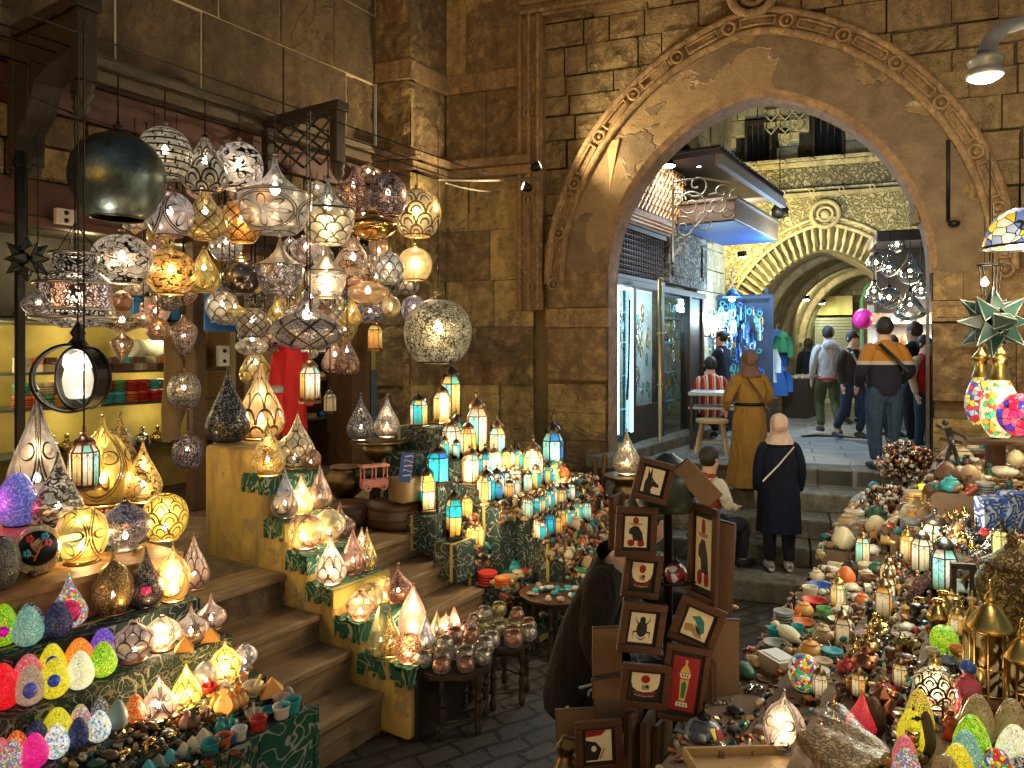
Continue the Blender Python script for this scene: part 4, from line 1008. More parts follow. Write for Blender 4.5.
H('ufo',373,226,23,26,2.2,M_GDM,M_GOL,'polished gold saucer shaped lamp',bulb=False,ztop=4.3)
H('bell',280,265,22,58,2.2,(lampmat('plain',M_SIL,(1,.86,.68),1),sil('filigree',(1,.85,.85),st=1.3)),M_SIL,'silver bell lamp with pinkish bowl below the daisy lamp',ztop=3.9)
H('ufo',306,248,15,24,2.6,cop('rosette',(1,.85,.72)),M_COP,'little flower bowl lamp between the two bell lamps',ztop=4.0)
H('bell',326,271,19,52,2.2,(lampmat('plain',M_SIL,(1,.86,.68),1),sil('rosette',(1,.82,.62))),M_SIL,'silver bell lamp with daisy bowl under the dark cone lamp',ztop=3.7,light=20)
H('pear',353,260,20,50,2.4,cop('script',(1,.70,.42),st=1.2),M_COP,'copper pear lamp with curling leaves under the gold saucer',ztop=3.8)
H('globe',389,268,14,29,2.2,sil('scallop',(1,.90,.72),st=1.2),M_SIL,'white scalloped globe below the gold saucer',ztop=3.7)
H('ufo',368,292,20,22,2.2,lampmat('frost',M_COP,(1,.62,.25),1.0),M_COP,'amber glass saucer lamp over the gold drop',ztop=3.6)
H('globe',415,264,16,31,2.4,lampmat('frost',M_GOL,(1,.84,.42),1.3),M_GOL,'frosted yellow globe under the pale gold globe',ztop=3.9,light=20)
H('globe',391,306,9,19,2.2,gol('petal',(1,.75,.4)),M_GOL,'tiny amber globe left of the rose silver globe',ztop=3.2)
H('globe',414,309,12,25,2.2,lampmat('rosette',(.32,.2,.2),(1,.85,.85),.9),M_SIL,'small rose silver globe overlapping the great filigree globe',ztop=3.4)
hang('globe',438,331,32,62,7.9,lampmat('filigree',(.30,.26,.17),(1,.88,.55),1.1,dens=1.5,th=.05),(.5,.42,.25),'great gold filigree globe with a banded equator hanging by the buttress',light=45,ztop=4.75,lc=(1,.8,.45))
H('globe',370,312,13,20,2.6,sil('filigree',(1,.8,.75)),M_SIL,'pinkish glass bowl lamp under the amber saucer',ztop=3.3)
H('pear',352,312,9,26,2.4,lampmat('frost',M_GOL,(1,.68,.22),.9),M_GOL,'small gold drop lamp left of the amber saucer',ztop=3.4)
H('onion',307,318,33,58,2.0,lampmat('lattice',(.24,.19,.17),(1,.82,.7),.45),(.22,.17,.15),'large brown onion dome lamp with engraved band in front of the red jacket',light=14)
H('onion',262,325,22,48,2.9,lampmat('filigree',(.16,.12,.10),(1,.8,.6),.5),(.15,.12,.1),'dark brown onion lamp behind the large onion dome',ztop=3.4)
H('tear',347,353,12,42,2.0,cop('filigree',(1,.68,.5)),M_COP,'hanging copper teardrop beside the six sided lantern',ztop=3.1)
H('drop',265,300,9,32,3.0,drk('filigree',(1,.7,.3),st=.5),M_DRK,'thin dark drop lamp hanging behind the silver bell lamp',ztop=3.6)
H('globe',283,306,9,20,3.0,gol('filigree',(1,.8,.3)),M_GOL,'small gold globe glimpsed under the silver bell lamp',ztop=3.6)
H('globe',340,296,11,24,2.9,sil('scallop',(1,.75,.5)),M_COP,'small scalloped globe behind the daisy bell lamp',ztop=3.6)
H('globe',331,310,10,18,3.0,gol('lattice',(1,.75,.3)),M_GOL,'small gold lattice globe deep behind the onion dome',ztop=3.5)
H('globe',379,252,12,26,3.0,lampmat('frost',M_COP,(1,.6,.3),.8),M_COP,'dim amber globe hidden behind the gold saucer',ztop=4.0)
H('globe',226,244,15,30,3.0,sil('script',(1,.9,.8)),M_SIL,'silver scroll globe peeping between gold pear and smoked globe',ztop=4.0)
H('ufo',38,304,14,22,2.3,sil('filigree',(1,.86,.68)),M_SIL,'small silver filigree dome left of the drum chandelier',ztop=3.9)
H('ufo',122,321,20,20,2.4,lampmat('filigree',(.42,.26,.12),(1,.75,.45),.8),M_COP,'copper saucer lamp right of the drum chandelier',ztop=3.0)
H('drop',122,347,10,28,2.4,cop('filigree',(1,.8,.5),st=.7),M_COP,'pointed filigree finial lamp under the copper saucer',ztop=2.75)
H('bulbous',122,298,9,24,2.4,cop('plain'),M_COP,'little brass bulb lamp above the copper saucer',ztop=3.3)
dq=d_t(75,2.3);c=P(75,298,dq);e=empty('drum_chandelier',c,.3,'broad silver and copper pierced drum chandelier at the left','chandelier');k=dq/F
mf=drk('filigree',(1,.85,.66),st=.7,dens=5,th=.08)
def drum(name,r0,z0,r1,z1,mat):
 g=MB();g.lathe([(r0*k,z0*k),(r1*k,z1*k)],32);g.f=[f for f in g.f if len(f)<5];m=len(g.f);g.sm,g.mi,g.uv=g.sm[:m],g.mi[:m],g.uv[:m];return g.build(name,mat,e)
drum('crown_band',18,24,22,44,mf);drum('upper_flare',36,14,24,25,mf);drum('drum_wall',33,-12,33,14,lampmat('filigree',(.34,.20,.15),(1,.8,.7),.8,dens=5.0));drum('lower_flare',38,-20,34,-12,mf);drum('base_taper',12,-30,37,-21,mf)
g=MB()
for r_,z_ in((36,14),(33.5,-12),(38,-20),(22.5,44),(18,24)):g.torus((0,0,z_*k),r_*k,.012,32,5)
g.build('rim',capmat(M_SIL),e);part('bulb',bulb_mesh(True),e,(0,0,.02),(.14,)*3);part('cord',cord_mesh(),e,(0,0,44*k),(1,1,4.55-c.z-44*k))
g=MB()
for q in range(3):
 a=2.1*q;g.tube([(22*k*math.cos(a),22*k*math.sin(a),44*k),(0,0,75*k)],.005,4)
g.build('chain',M_BLACK,e);finish(e,75,298,35);LIGHTS.append(dict(loc=c+Vector((0,0,.03)),power=22,col=(1,.88,.7),r=.05))
def starlamp(px,py,rp,d,mat,label,spikes=8,ztop=4.5,fr=None):
 c=P(px,py,d);r=rp/F*d;e=empty('star_lantern',c,0,label,'lantern');g=MB();g2=MB();q=0
 dirs=[(1,0,0),(-1,0,0),(0,0,1),(0,0,-1),(0,-1,0),(0,1,0)]+[(a*.7,-.35,b*.7)for a in(1,-1)for b in(1,-1)]+[(a*.7,.45,b*.7)for a in(1,-1)for b in(1,-1)]
 for dx in dirs:
  v=Vector(dx).normalized();x=v.orthogonal().normalized();y=v.cross(x);b=[v*(r*.36)+(x*math.cos(a)+y*math.sin(a))*(r*.30)for a in(0,PI/2,PI,3*PI/2)]
  g.add(b+[v*r],[(0,1,4),(1,2,4),(2,3,4),(3,0,4)],[((0,0),(1,0),(.5,1))]*4)
  for p_ in b:g2.tube([p_,v*r],r*.022,4)
  for i in range(4):g2.tube([b[i],b[(i+1)%4]],r*.022,4)
 g.build('glass_panels',mat,e);g2.build('lead_frame',fr or M_BLACK,e);part('cord',cord_mesh(),e,(0,0,r),(1,1,max(.05,ztop-c.z-r)));return finish(e,px,py,rp)
starlamp(27,259,23,d_t(27,2.2),plain('dark star glass',(.03,.05,.05),.3),'dark star shaped lantern hanging at the far left')
dq=d_t(78,1.9);c=P(78,378,dq);k=dq/F;e=empty('ring_chandelier',c,0,'two crossed iron rings round a lit ribbed glass jar','chandelier')
g=MB();
for ox,r_,an in((-10,33,25),(12,30,-25)):
 Mx=Matrix.Rotation(R(an),4,'Z')@Matrix.Rotation(R(90),4,'X')
 for w in(-.05,.05):g.torus(Mx@Vector((ox*k*.6,0,w)),r_*k,.012,40,5,Mx)
 vs=[]
 for i in range(40):
  a=2*PI*i/40
  for w in(-.05,.05):vs.append(Mx@Vector((ox*k*.6+r_*k*math.cos(a),r_*k*math.sin(a),w)))
 g.m=1;g.add(vs,[(2*i,2*i+1,(2*i+3)%80,(2*i+2)%80)for i in range(40)]);g.m=0
g.build('iron_rings',[M_BLACK,mf],e)
g=MB();g.lathe(cr([(.035,-.16),(.07,-.14),(.09,-.03),(.075,.04),(.09,.07),(.075,.14),(.05,.16),(.055,.2)],2),18,rib=9,ribd=.05)
g.build('glass_jar',lampmat('frost',(.8,.8,.75),(1,.9,.75),.8,alpha=.6),e,(0,0,.02));part('bulb',bulb_mesh(True),e,(0,0,.06),(.2,)*3)
g=MB();g.lathe([(.07,0),(.03,.05),(.05,.08),(.015,.14)],10);g.build('cap',M_BLACK,e,(0,0,.22));part('cord',cord_mesh(),e,(0,0,.3),(1,1,4.55-c.z-.3))
finish(e,78,378,33);LIGHTS.append(dict(loc=c+Vector((0,-.02,.08)),power=22,col=(1,.9,.75),r=.06))
GL={'w':(1,.88,.66),'a':(1,.48,.10),'t':(.03,.62,.68),'b':(.04,.30,.85),'g':(.25,.75,.50),'y':(1,.74,.24),'m':(.38,.85,.72),'r':(.85,.12,.08),'c':(.90,.72,.42)}
def glm(ch_,st=1.0):
 nm='lantern glass %s %.1f'%(ch_,st)
 if nm in MC:return MC[nm]
 t=NT(nm);ob=t.coord('Object');n=t.noise(ob,6,3);e=t.voro(ob,5,'DISTANCE_TO_EDGE')
 s=t.math('MULTIPLY',t.math('SUBTRACT',t.math('MULTIPLY',n.outputs[0],1.9),.35),st);c=GL[ch_]
 so=t.n('SeparateXYZ',{0:ob});s=t.math('MULTIPLY',s,t.math('SUBTRACT',1.45,t.math('ABSOLUTE',so.outputs[2])))
 m=t.done(t.bsdf(color=c,rough=.25,emit=c,estr=s,normal=t.bump(n.outputs[0],.2,.01)));m.cycles.emission_sampling='NONE';return m
def lantern_meshes(cols,asp,n,fcol,st,top,band):
 def f():
  h=asp;g=MB();w=.86
  for i in range(n):
   a0,a1=2*PI*i/n,2*PI*(i+1)/n;g.m=i%len(cols)
   p=[Vector((w*math.cos(a),w*math.sin(a),0))for a in(a0,a1)]
   zs=(-h*.42,h*.12)if not band else(-h*.42,-h*.08,h*.12)
   for j,(z0,z1)in enumerate(zip(zs[:-1],zs[1:])):
    g.m=(i+j*1)%len(cols)if not band else(j%len(cols))if band==2 else(i+j)%len(cols)
    g.add([p[0]+Vector((0,0,z0)),p[1]+Vector((0,0,z0)),p[1]+Vector((0,0,z1)),p[0]+Vector((0,0,z1))],[(0,1,2,3)])
   g.m=(i+1)%len(cols);q=[x*.62 for x in p]
   if top:g.add([p[0]+Vector((0,0,h*.12)),p[1]+Vector((0,0,h*.12)),q[1]+Vector((0,0,h*.24)),q[0]+Vector((0,0,h*.24))],[(0,1,2,3)])
  gl=g.mesh('glass_panes',[glm(c,st)for c in cols])
  g=MB()
  for i in range(n):
   a=2*PI*i/n;v=Vector((.88*math.cos(a),.88*math.sin(a),0));u=Vector((.88*math.cos(a+2*PI/n),.88*math.sin(a+2*PI/n),0));Z=lambda z:Vector((0,0,z))
   g.tube([v+Z(-h*.45),v+Z(h*.12),v*.64+Z(h*.25)],.06,4)
   for z in(-h*.43,h*.12)+((-h*.08,)if band else()):g.tube([v+Z(z),u+Z(z)],.05,4)
   mid=(u+v)*.5*.99;g.tube([mid+Z(-h*.43),mid+Z(h*.10)],.018,4)
   for s_ in(-1,1):g.tube([mid+Z(h*.10),mid+(u-v)*.24*s_+Z(h*.03),mid+(u-v)*.44*s_+Z(h*.02)],.02,4)
  fr=g.mesh('frame',capmat(fcol))
  g=MB();g.lathe([(1.0,-h*.5),(1.0,-h*.46),(.9,-h*.44)],n,smooth=False);bs=g.mesh('base',capmat(fcol))
  g=MB();g.lathe(cr([(.70,h*.24),(.66,h*.30),(.35,h*.37),(.14,h*.40),(.10,h*.43),(.17,h*.46),(.04,h*.5)],2),n*2);g.torus((0,0,h*.5+.10),.13,.03,10,4,Matrix.Rotation(R(90),4,'X'));dm=g.mesh('dome_cap',capmat(fcol))
  return gl,fr,bs,dm
 return cached(('lan',cols,round(asp,1),n,fcol,st,top,band),f)
def lantern(px,py,rp,hp,d,cols,label,fcol=M_DRK,n=6,st=1.3,top=True,band=0,light=0,z=None,ztop=None,grp='coloured glass lanterns',lc=(1,.85,.6)):
 """py = pixel row of the centre; z = height of the surface it stands on"""
 c=P(px,py,d);r=rp/F*d;h=hp/F*d
 if z is not None:c.z=z+h*.5
 e=empty('glass_lantern',c-Vector((0,0,h*.5)),rnd.uniform(0,1.2),label,'lantern',grp);asp=round(h/r,1)
 for nm,me in zip(('glass_panes','frame','base','dome_cap'),lantern_meshes(cols,asp,n,fcol,st,top,band)):part(nm,me,e,(0,0,h*.5),(r,)*3)
 if ztop:part('cord',cord_mesh(),e,(0,0,h),(1,1,ztop-(c.z+h*.5)))
 if light:LIGHTS.append(dict(loc=c+Vector((0,0,h*.75)),power=light,col=lc,r=.06))
 return finish(e,px,py,rp)
lantern(84,459,15,60,d_t(84,1.75),('w','y','w','m'),'hanging bronze lantern with white wave patterned panes in front of gold lamps',(.25,.12,.08),8,1.2,ztop=4.55)
lantern(310,379,11,48,d_t(310,1.9),('w','w','m','a'),'hanging six sided lantern with white panes in front of the red jacket',(.3,.18,.1),6,1.5,ztop=4.55)
lantern(375,334,9,34,d_t(375,2.9),('a','y'),'small amber lantern hanging on the brown door',(.25,.12,.05),4,.9,ztop=3.4)
lantern(330,400,7,26,d_t(330,2.9),('c',),'tiny unlit dark lantern hanging under the copper teardrop',M_DRK,6,.12,ztop=3.2)
for i,(px,lit)in enumerate(((137,0),(147,1),(160,0),(173,0))):
 lantern(px,318,6 if lit else 8,34,d_t(px,3.9),('a','w')if lit else('b',),['leftmost dark lantern on the shop top shelf','lit amber lantern on the shop top shelf','wide dark lantern right of the lit one on the top shelf','dark lantern at the right end of the top shelf'][i],M_DRK,6,1.0 if lit else .05,z=2.68)
for i,t_ in enumerate((2.0,2.3,2.5,2.9)):
 g=MB();g.tube([ST(-1.6,t_,4.56+.0*i),ST(4.0,t_,4.56)],.007,5)
 tag(g.build('hanging_rod',M_BLACK),['outermost','second outermost','third','innermost'][i]+' dark rod the pendant lamps hang from under the timber cornice','rod','rods carrying the pendant lamps')
g=MB()
def sag(a,b,dz,n=12):return[Vector(a).lerp(Vector(b),i/n)+Vector((0,0,-dz*4*(i/n)*(1-i/n)))for i in range(n+1)]
tag((g.tube(sag(P(0,80,5.2),P(240,160,6.6),.1),.004,4),g.tube(sag(P(0,84,5.2),P(330,150,7.5),.2),.004,4),g.tube(sag(P(30,60,5.4),P(420,155,9.0),.12),.004,4),g.build('cable_bundle',M_BLACK))[-1],'black electric cables slung under the cornice above the pendants','cable')
g=MB();g.tube(sag(P(438,180,8.9),P(540,178,9.2),.02)+[],.014,5);g.tube(sag(P(445,183,8.9),P(500,192,9.2),.03),.012,5)
tag(g.build('white_cable',plain('white cable sheath',(.10,.085,.06),.7)),'white cable clipped across the stone buttress','cable')
ND=[]
def need(o,desc,cat,grp,region,px=None,py=None):
 """queue an object for a label that singles it out"""
 o['category']=cat;o['group']=grp
 if px is None:px,py=pix(o.location)
 ND.append((o,desc,px,py,region));return o
DK={'copper':(cop,M_COP),'gold':(gol,M_GOL),'silver':(sil,M_SIL),'dark':(drk,M_DRK)}
for i in range(84):
 px,py=rnd.uniform(125,405),rnd.uniform(205,330)if i%3 else rnd.uniform(170,230)
 if i>60:px,py=rnd.uniform(250,350),rnd.uniform(300,372)
 cn=rnd.choice(('copper','gold','copper','silver','dark'));kd=rnd.choice(('globe','pear','ufo','onion','drop'));r_=rnd.uniform(9,15)
 o=H(kd,px,py,r_,r_*dict(globe=1.9,pear=2.5,ufo=1.3,onion=1.8,drop=2.6)[kd],rnd.uniform(2.7,3.15),DK[cn][0](rnd.choice(('filigree','scallop','rosette','lattice'))),DK[cn][1],None,ztop=rnd.uniform(3.9,4.5)if py<280 else 3.45)
 ITEMS.pop();need(o,'%s %s lamp'%(cn,dict(globe='globe',pear='pear shaped',ufo='saucer',onion='onion',drop='pointed drop')[kd]),'lamp','pendant lamps hung outside the lamp shop','H',px,py)
shp=empty('lamp_shop_room',ST(1,4.6,.85),0,'yellow lit inside of the lamp shop with its back shelves','shop room')
def cs(o):return ch(o,shp)
M_YW=plain('yellow shop wall',(.42,.30,.07),.7,var=.5,nscale=4)
g=MB();g.obox(ST(-1.6,4.65,.86),A*5.2,N*.1,(0,0,2.7));cs(g.build('back_wall',M_YW))
g=MB();g.obox(ST(-1.5,4.56,2.72),A*3.4,N*.06,(0,0,.8));cs(g.build('upper_board',M_WD))
g=MB();g.obox(ST(-1.4,3.4,.86),A*.08,N*1.3,(0,0,2.7));g.obox(ST(3.45,3.5,.86),A*.1,N*1.2,(0,0,2.7));cs(g.build('side_wall',M_WB))
g=MB();g.obox(ST(-1.6,3.42,3.50),A*5.2,N*1.35,(0,0,.06));cs(g.build('ceiling',M_WD))
g=MB();g.obox(ST(1.95,3.3,.86),A*.07,N*1.3,(0,0,2.64));cs(g.build('partition',M_WB))
for z in(1.40,1.84,2.17,2.64):
 g=MB();g.obox(ST(-1.3,4.15,z),A*3.2,N*.5,(0,0,.025));cs(g.build('shelf',plain('dark shelf edge',(.07,.08,.07),.4)))
for z in(1.5,2.0,2.35,2.7):
 g=MB();g.obox(ST(2.05,4.1,z),A*1.3,N*.5,(0,0,.025));cs(g.build('shelf',MC['dark shelf edge']))
g=MB();g.obox(ST(-1.0,3.7,2.645),A*2.6,N*.42,(0,0,.022));cs(g.build('shelf',MC['dark shelf edge']))
def post(s,t,w,z0,z1,label,mat=M_WB):
 g=MB();g.obox(ST(s,t,z0),A*w,N*w*.8,(0,0,z1-z0));g.obox(ST(s-.01,t-.01,z1-.12),A*(w+.02),N*(w*.8+.02),(0,0,.06))
 tag(g.build('timber_post',mat,bevel=.006),label,'post')
s_of=lambda px,t:st_of(P(px,350,d_t(px,t)))[0]
post(s_of(193,3.2),3.2,.14,.86,3.5,'left brown timber door post of the lamp shop, under the blue sign board')
post(s_of(236,3.2),3.2,.10,.86,3.5,'slimmer middle timber post behind the smoked mirror globe')
post(s_of(352,3.1),3.1,.30,.86,3.4,'wide brown timber post right of the hanging copper teardrop')
post(s_of(393,3.1),3.1,.16,.86,3.4,'right hand brown timber post against the buttress')
post(s_of(17,2.9),2.9,.06,.9,3.9,'thin dark metal post at the far left edge of the lamp shop',M_BLACK)
g=MB();c=ST(s_of(205,3.0),3.0,2.58);g.obox(c,A*.34,N*.02,(0,0,.42));o=tag(g.build('sign_board',plain('blue sign paint',(.02,.16,.55),.4)),'blue board on the left door post, behind the amber globes','sign')
g=MB();g.obox(c+A*.06-N*.006+Vector((0,0,.08)),A*.26,N*.005,(0,0,.26));q=g.build('pale_panel',plain('pale sign panel',(.6,.58,.5),.6));q.parent=o
def socket(px,py,t,w,h,label,rot=0):
 c=P(px,py,d_t(px,t));e=empty('wall_switch_box',c,R(57),label,'switch box');g=MB();mt=Matrix.Rotation(rot,4,'Y')
 g.box((0,0,0),(w,.05,h),mat=mt);g.build('box',plain('white plastic',(.62,.58,.5),.4),e,bevel=.006)
 g=MB()
 for z in(-.25,.25):g.lathe([(.02,0),(.016,.012),(.001,.014)],10,(0,-.025,z*h),Matrix.Rotation(R(90),4,'X'))
 g.build('knob',M_BLACK,e)
socket(223,356,3.1,.12,.20,'white electric switch box on the slim middle post')
socket(250,366,3.0,.13,.15,'tilted white socket box left of the red jacket',.6)
socket(65,217,3.25,.16,.13,'yellowed switch box on the red fascia board at upper left')
g=MB();sc=P(176,335,d_t(176,3.0))
g.grid(lambda u,v:sc+A*(.16*math.cos(2*PI*u)*(.5+.5*math.sin(PI*min(1,v+.15)))+.05*math.sin(5*v))+N*(.08*math.sin(2*PI*u))+Vector((0,0,-.95*v+.015*math.sin(12*PI*u))),24,12)
tag(g.build('cloth_sack',plain('khaki cloth',(.17,.11,.05),.9,var=.3,nscale=10,bump=.4)),'khaki brown cloth bag hanging behind the filigree drops','bag')
c=P(290,345,d_t(290,2.7));e=empty('red_jacket',c,R(57),'red hooded jacket with a grey striped sleeve, hanging under the large onion lamp','jacket')
M_RED=plain('red jersey',(.62,.015,.015),.8,var=.2,nscale=8,bump=.3)
g=MB();g.grid(lambda u,v:Vector(((.17+.03*v)*math.cos(2*PI*u)*(min(1,.45+v*3)),.10*math.sin(2*PI*u),-.95*v+.012*math.sin(9*2*PI*u)*v))*(1+.10*v*math.sin(7*2*PI*u+4*v)),56,14);g.build('body',M_RED,e)
g=MB();g.sphere((0,.02,.02),.12,12,sz=.9);g.build('hood',M_RED,e)
for sg in(1,-1):
 g=MB();g.tube([(sg*.13,0,-.08),(sg*.20,-.03,-.35),(sg*.19,-.05,-.62)],[.075,.065,.05],10);sl=g.build('sleeve',M_RED,e)
 g=MB();g.tube([(sg*.193,-.035,-.40),(sg*.198,-.04,-.47)],[.068,.064],10);g.build('stripe',plain('grey stripe',(.4,.42,.42),.8),sl)
g=MB();g.tube([(0,0,.1),(0,0,2.0)],.004,4);g.build('hanging_cord',M_BLACK,e)
def bracket(px,pt,z0,z1,w,out,label,open_=False):
 d=d_t(px,pt);s0=st_of(P(px,350,d))[0];e=empty('carved_bracket',ST(s0,pt,z0),0,label,'bracket')
 def add(nm,g,**k):ch(g.build(nm,M_WD,**k),e)
 g=MB();h=z1-z0
 prof=[(0,0),(.06,-.02),(.12,.12*h),(.14,.30*h),(.30,.42*h),(.42,.62*h),(.62,.70*h),(out,.74*h),(out,h),(0,h)]
 if not open_:g.prism([ST(s0,pt-a,z0+b)for a,b in prof],A*w);add('scroll_board',g,bevel=.01)
 g=MB();g.obox(ST(s0-.03,pt-out-.05,z1),A*(w+.06),N*(out+.08),(0,0,.09));g.obox(ST(s0-.01,pt-out-.02,z1-.5),A*(w+.02),N*.10,(0,0,.5));g.obox(ST(s0-.01,pt-.1,z0+.05),A*(w+.02),N*.1,(0,0,h-.05));add('frame',g,bevel=.008)
 g=MB();c=ST(s0+w/2,pt-out+.02,z1-.5);g.lathe([(.05,0),(.07,-.03),(.05,-.07),(.065,-.11),(.02,-.17),(.005,-.19)],12,c);add('turned_drop',g)
 if open_:
  g=MB()
  for i in range(4):
   for j in range(3):
    a=ST(s0+w/2,pt-.1-i*(out-.12)/4,z0+.2+j*.17);b=ST(s0+w/2,pt-.1-(i+1)*(out-.12)/4,z0+.37+j*.17);a2,b2=a.copy(),b.copy();a2.z,b2.z=b.z,a.z
    g.tube([a,b],.014,4);g.tube([a2,b2],.014,4)
  add('lattice',g)
bracket(8,3.25,3.75,4.82,.12,1.05,'big dark carved timber bracket with turned drop at the upper left')
bracket(24,3.25,3.80,4.80,.10,.8,'second dark carved bracket tight behind the big left one')
bracket(262,3.25,4.05,4.74,.10,1.1,'dark lattice timber bracket in the middle of the cornice',True)
bracket(447,2.9,3.55,4.68,.12,.35,'dark timber bracket end against the buttress, right of the pendants',True)
def proplathe(name,px,pyb,d,z,prof,sc,mat,label,cat,n=24,parts=(),sx=1):
 c=P(px,pyb,d);c.z=z;e=empty(name,c,0,label,cat);g=MB();g.lathe(cr([(a*sc,b*sc)for a,b in prof],2),n,sx=sx);g.build('body',mat,e)
 for nm,pr,m in parts:g=MB();g.lathe(cr([(a*sc,b*sc)for a,b in pr],2),n);g.build(nm,m,e)
 ITEMS.append((e,px,pyb-10,15));return e
M_BRZ=plain('old bronze',(.20,.13,.06),.38,.9,var=.4,nscale=9,bump=.3);M_LEA=plain('brown leather',(.11,.055,.03),.45,var=.3,nscale=8,bump=.4)
for i,z in enumerate((.86,1.14)):
 pass
proplathe('leather_pouf',397,524,6.5,.86,[(.7,0),(.98,.08),(1.0,.5),(.96,.62),(1,.7),(.9,.85),(.3,.9),(.01,.9)],.26,M_LEA,'round brown stitched leather pouf at the top of the rear stairs','pouf',parts=[('stitched_band',[(1.01,.30),(1.03,.33),(1.01,.36)],M_WD)])
proplathe('leather_pouf',350,505,6.6,.86,[(.7,0),(.95,.08),(1.0,.5),(.9,.75),(.3,.8),(.01,.8)],.24,M_LEA,'darker leather pouf behind the small copper lamps','pouf')
proplathe('brass_urn',380,470,6.75,1.30,[(.35,0),(.4,.05),(.18,.2),(.2,.4),(.8,.8),(1,1.2),(.9,1.45),(1.5,1.55),(1.52,1.6),(.3,1.6)],.17,M_BRZ,'big bronze urn with a wide rim holding two silver teardrop lamps','urn',parts=[('pedestal',[(1.0,-2.6),(1.0,-2.3),(.6,-1.9),(.6,-.5),(.9,-.1),(.3,-.02)],M_WD)])
proplathe('brass_urn',345,488,6.9,.95,[(.35,0),(.5,.05),(.3,.25),(.9,.8),(1,1.3),(.6,1.7),(.75,1.8),(.7,1.85)],.2,M_BRZ,'dark bronze urn standing left of the wide rimmed one','urn')
proplathe('cardboard_bag',405,490,6.3,1.12,[(.9,0),(1,.1),(1,1.3),(.96,1.4)],.14,plain('kraft paper',(.30,.21,.10),.8),'kraft paper bag full of small goods beside the bronze urn','bag',4)
g=MB();c=P(406,482,6.1);g.box((0,0,.12),(.10,.03,.24),mat=Matrix.Rotation(.12,4,'Y'));o=tag(g.build('blue_box',plain('blue carton',(.02,.10,.42),.35),None,c),'small upright blue carton in front of the kraft bag','box')
g=MB();
for k in range(5):g.tube([(-.03,-.017,.05+k*.04),(.03*(-1)**k,-.017,.065+k*.04),(.035,-.017,.05+k*.04)],.005,4)
q=g.build('white_lettering',plain('white print',(.8,.8,.8),.5));q.parent=o;q.rotation_euler=(0,.12,0)
c=P(374,490,6.2);e=empty('toy_cart',c,R(30),'little pink tin toy cart on the leather pouf','toy');g=MB();mp=plain('pink tin',(.75,.30,.25),.4)
g.box((0,0,.06),(.22,.09,.06));
for x in(-.1,0,.1):g.tube([(x,-.045,.08),(x,-.045,.2)],.006,4);g.tube([(x,.045,.08),(x,.045,.2)],.006,4)
g.box((0,0,.205),(.24,.11,.015));g.build('body',mp,e)
for x in(-.07,.07):
 for y in(-.05,.05):g=MB();g.torus((x,y,.03),.026,.008,12,4,Matrix.Rotation(R(90),4,'X'));g.build('wheel',mp,e)
SH=[]
def shelfrow(t,z,px0,px1,step,fn):
 x=px0
 while x<px1:
  d=d_t(x,t);p=P(x,350,d);p.z=z;w=fn(p,x,d);x+=step if w is None else w
LIGHTS+=[dict(loc=ST(.2,4.0,3.3),power=14,col=(1,.86,.42),r=.1),dict(loc=ST(-.6,4.0,2.5),power=10,col=(1,.86,.45),r=.1),dict(loc=ST(1.3,4.0,3.2),power=16,col=(1,.86,.42),r=.1),dict(loc=ST(2.6,3.8,3.2),power=26,col=(1,.9,.7),r=.1)]
for s_ in(-.6,.3,1.2):
 for z_ in(2.58,2.12,1.72):LIGHTS.append(dict(loc=ST(s_,4.35,z_),power=4.5,col=(1,.88,.45),r=.05))  # added point lights without fixtures, brighten the wall between the shelves
def khaya(name,base,l1,l2,sc=7,line_t=.06):
 t=NT(name);ob=t.coord('Object',rot=(0,0,R(-57)));
 n=t.n('TexNoise',{'Vector':ob,'Scale':sc*.8,'Detail':0,'Distortion':2.6});n2=t.n('TexNoise',{'Vector':ob,'Scale':sc*2.2,'Detail':0,'Distortion':1.5})
 l=t.n('MapRange',{0:t.math('ABSOLUTE',t.math('SUBTRACT',n.outputs[0],.5)),1:line_t*.5,2:line_t*.8,3:1.0,4:0.0}).outputs[0]
 lb=t.n('MapRange',{0:t.math('ABSOLUTE',t.math('SUBTRACT',n2.outputs[0],.5)),1:.02,2:.04,3:.8,4:0.0}).outputs[0]
 sx=t.n('SeparateXYZ',{0:ob});pan=t.math('GREATER_THAN',t.math('FRACT',t.math('MULTIPLY',sx.outputs[1],2.1)),.62)
 c=t.mix(l,base,l1);c=t.mix(t.math('MULTIPLY',lb,pan),c,l2)
 st=t.math('LESS_THAN',t.math('ABSOLUTE',t.math('SUBTRACT',t.math('FRACT',t.math('MULTIPLY',sx.outputs[1],2.1)),.62)),.03);c=t.mix(st,c,(.45,.36,.08))
 f=t.noise(ob,90,3)
 return t.done(t.bsdf(color=c,rough=.9,normal=t.bump(f.outputs[0],.3,.004)))
M_KH=khaya('green appliqued cloth',(.010,.085,.048),(.34,.36,.28),(.30,.25,.08),line_t=.045)
M_KH2=khaya('dark appliqued cloth',(.010,.028,.024),(.26,.26,.22),(.20,.16,.07),9,line_t=.04)
def runner(label,s0,s1,prof,drop,mat):
 g=MB();ex=.02
 for a,b,z in prof:
  for i in range(1):
   g.obox(ST(s0-ex,a-ex,z+.004),A*(s1-s0+2*ex),N*(b-a-.0+ex),(0,0,.012))
   g.obox(ST(s0-ex,a-ex,z-drop),A*(s1-s0+2*ex),N*.012,(0,0,drop+.014))
   n_=9
   for k in range(n_):
    y0,y1=a+(b-a)*k/n_,a+(b-a)*(k+1)/n_
    g.obox(ST(s0-ex,y0,z-drop*(.75+.25*math.sin(k*1.7))),A*.012,N*(y1-y0),(0,0,drop*.9))
 return tag(g.build('patterned_cloth',mat),label,'cloth')
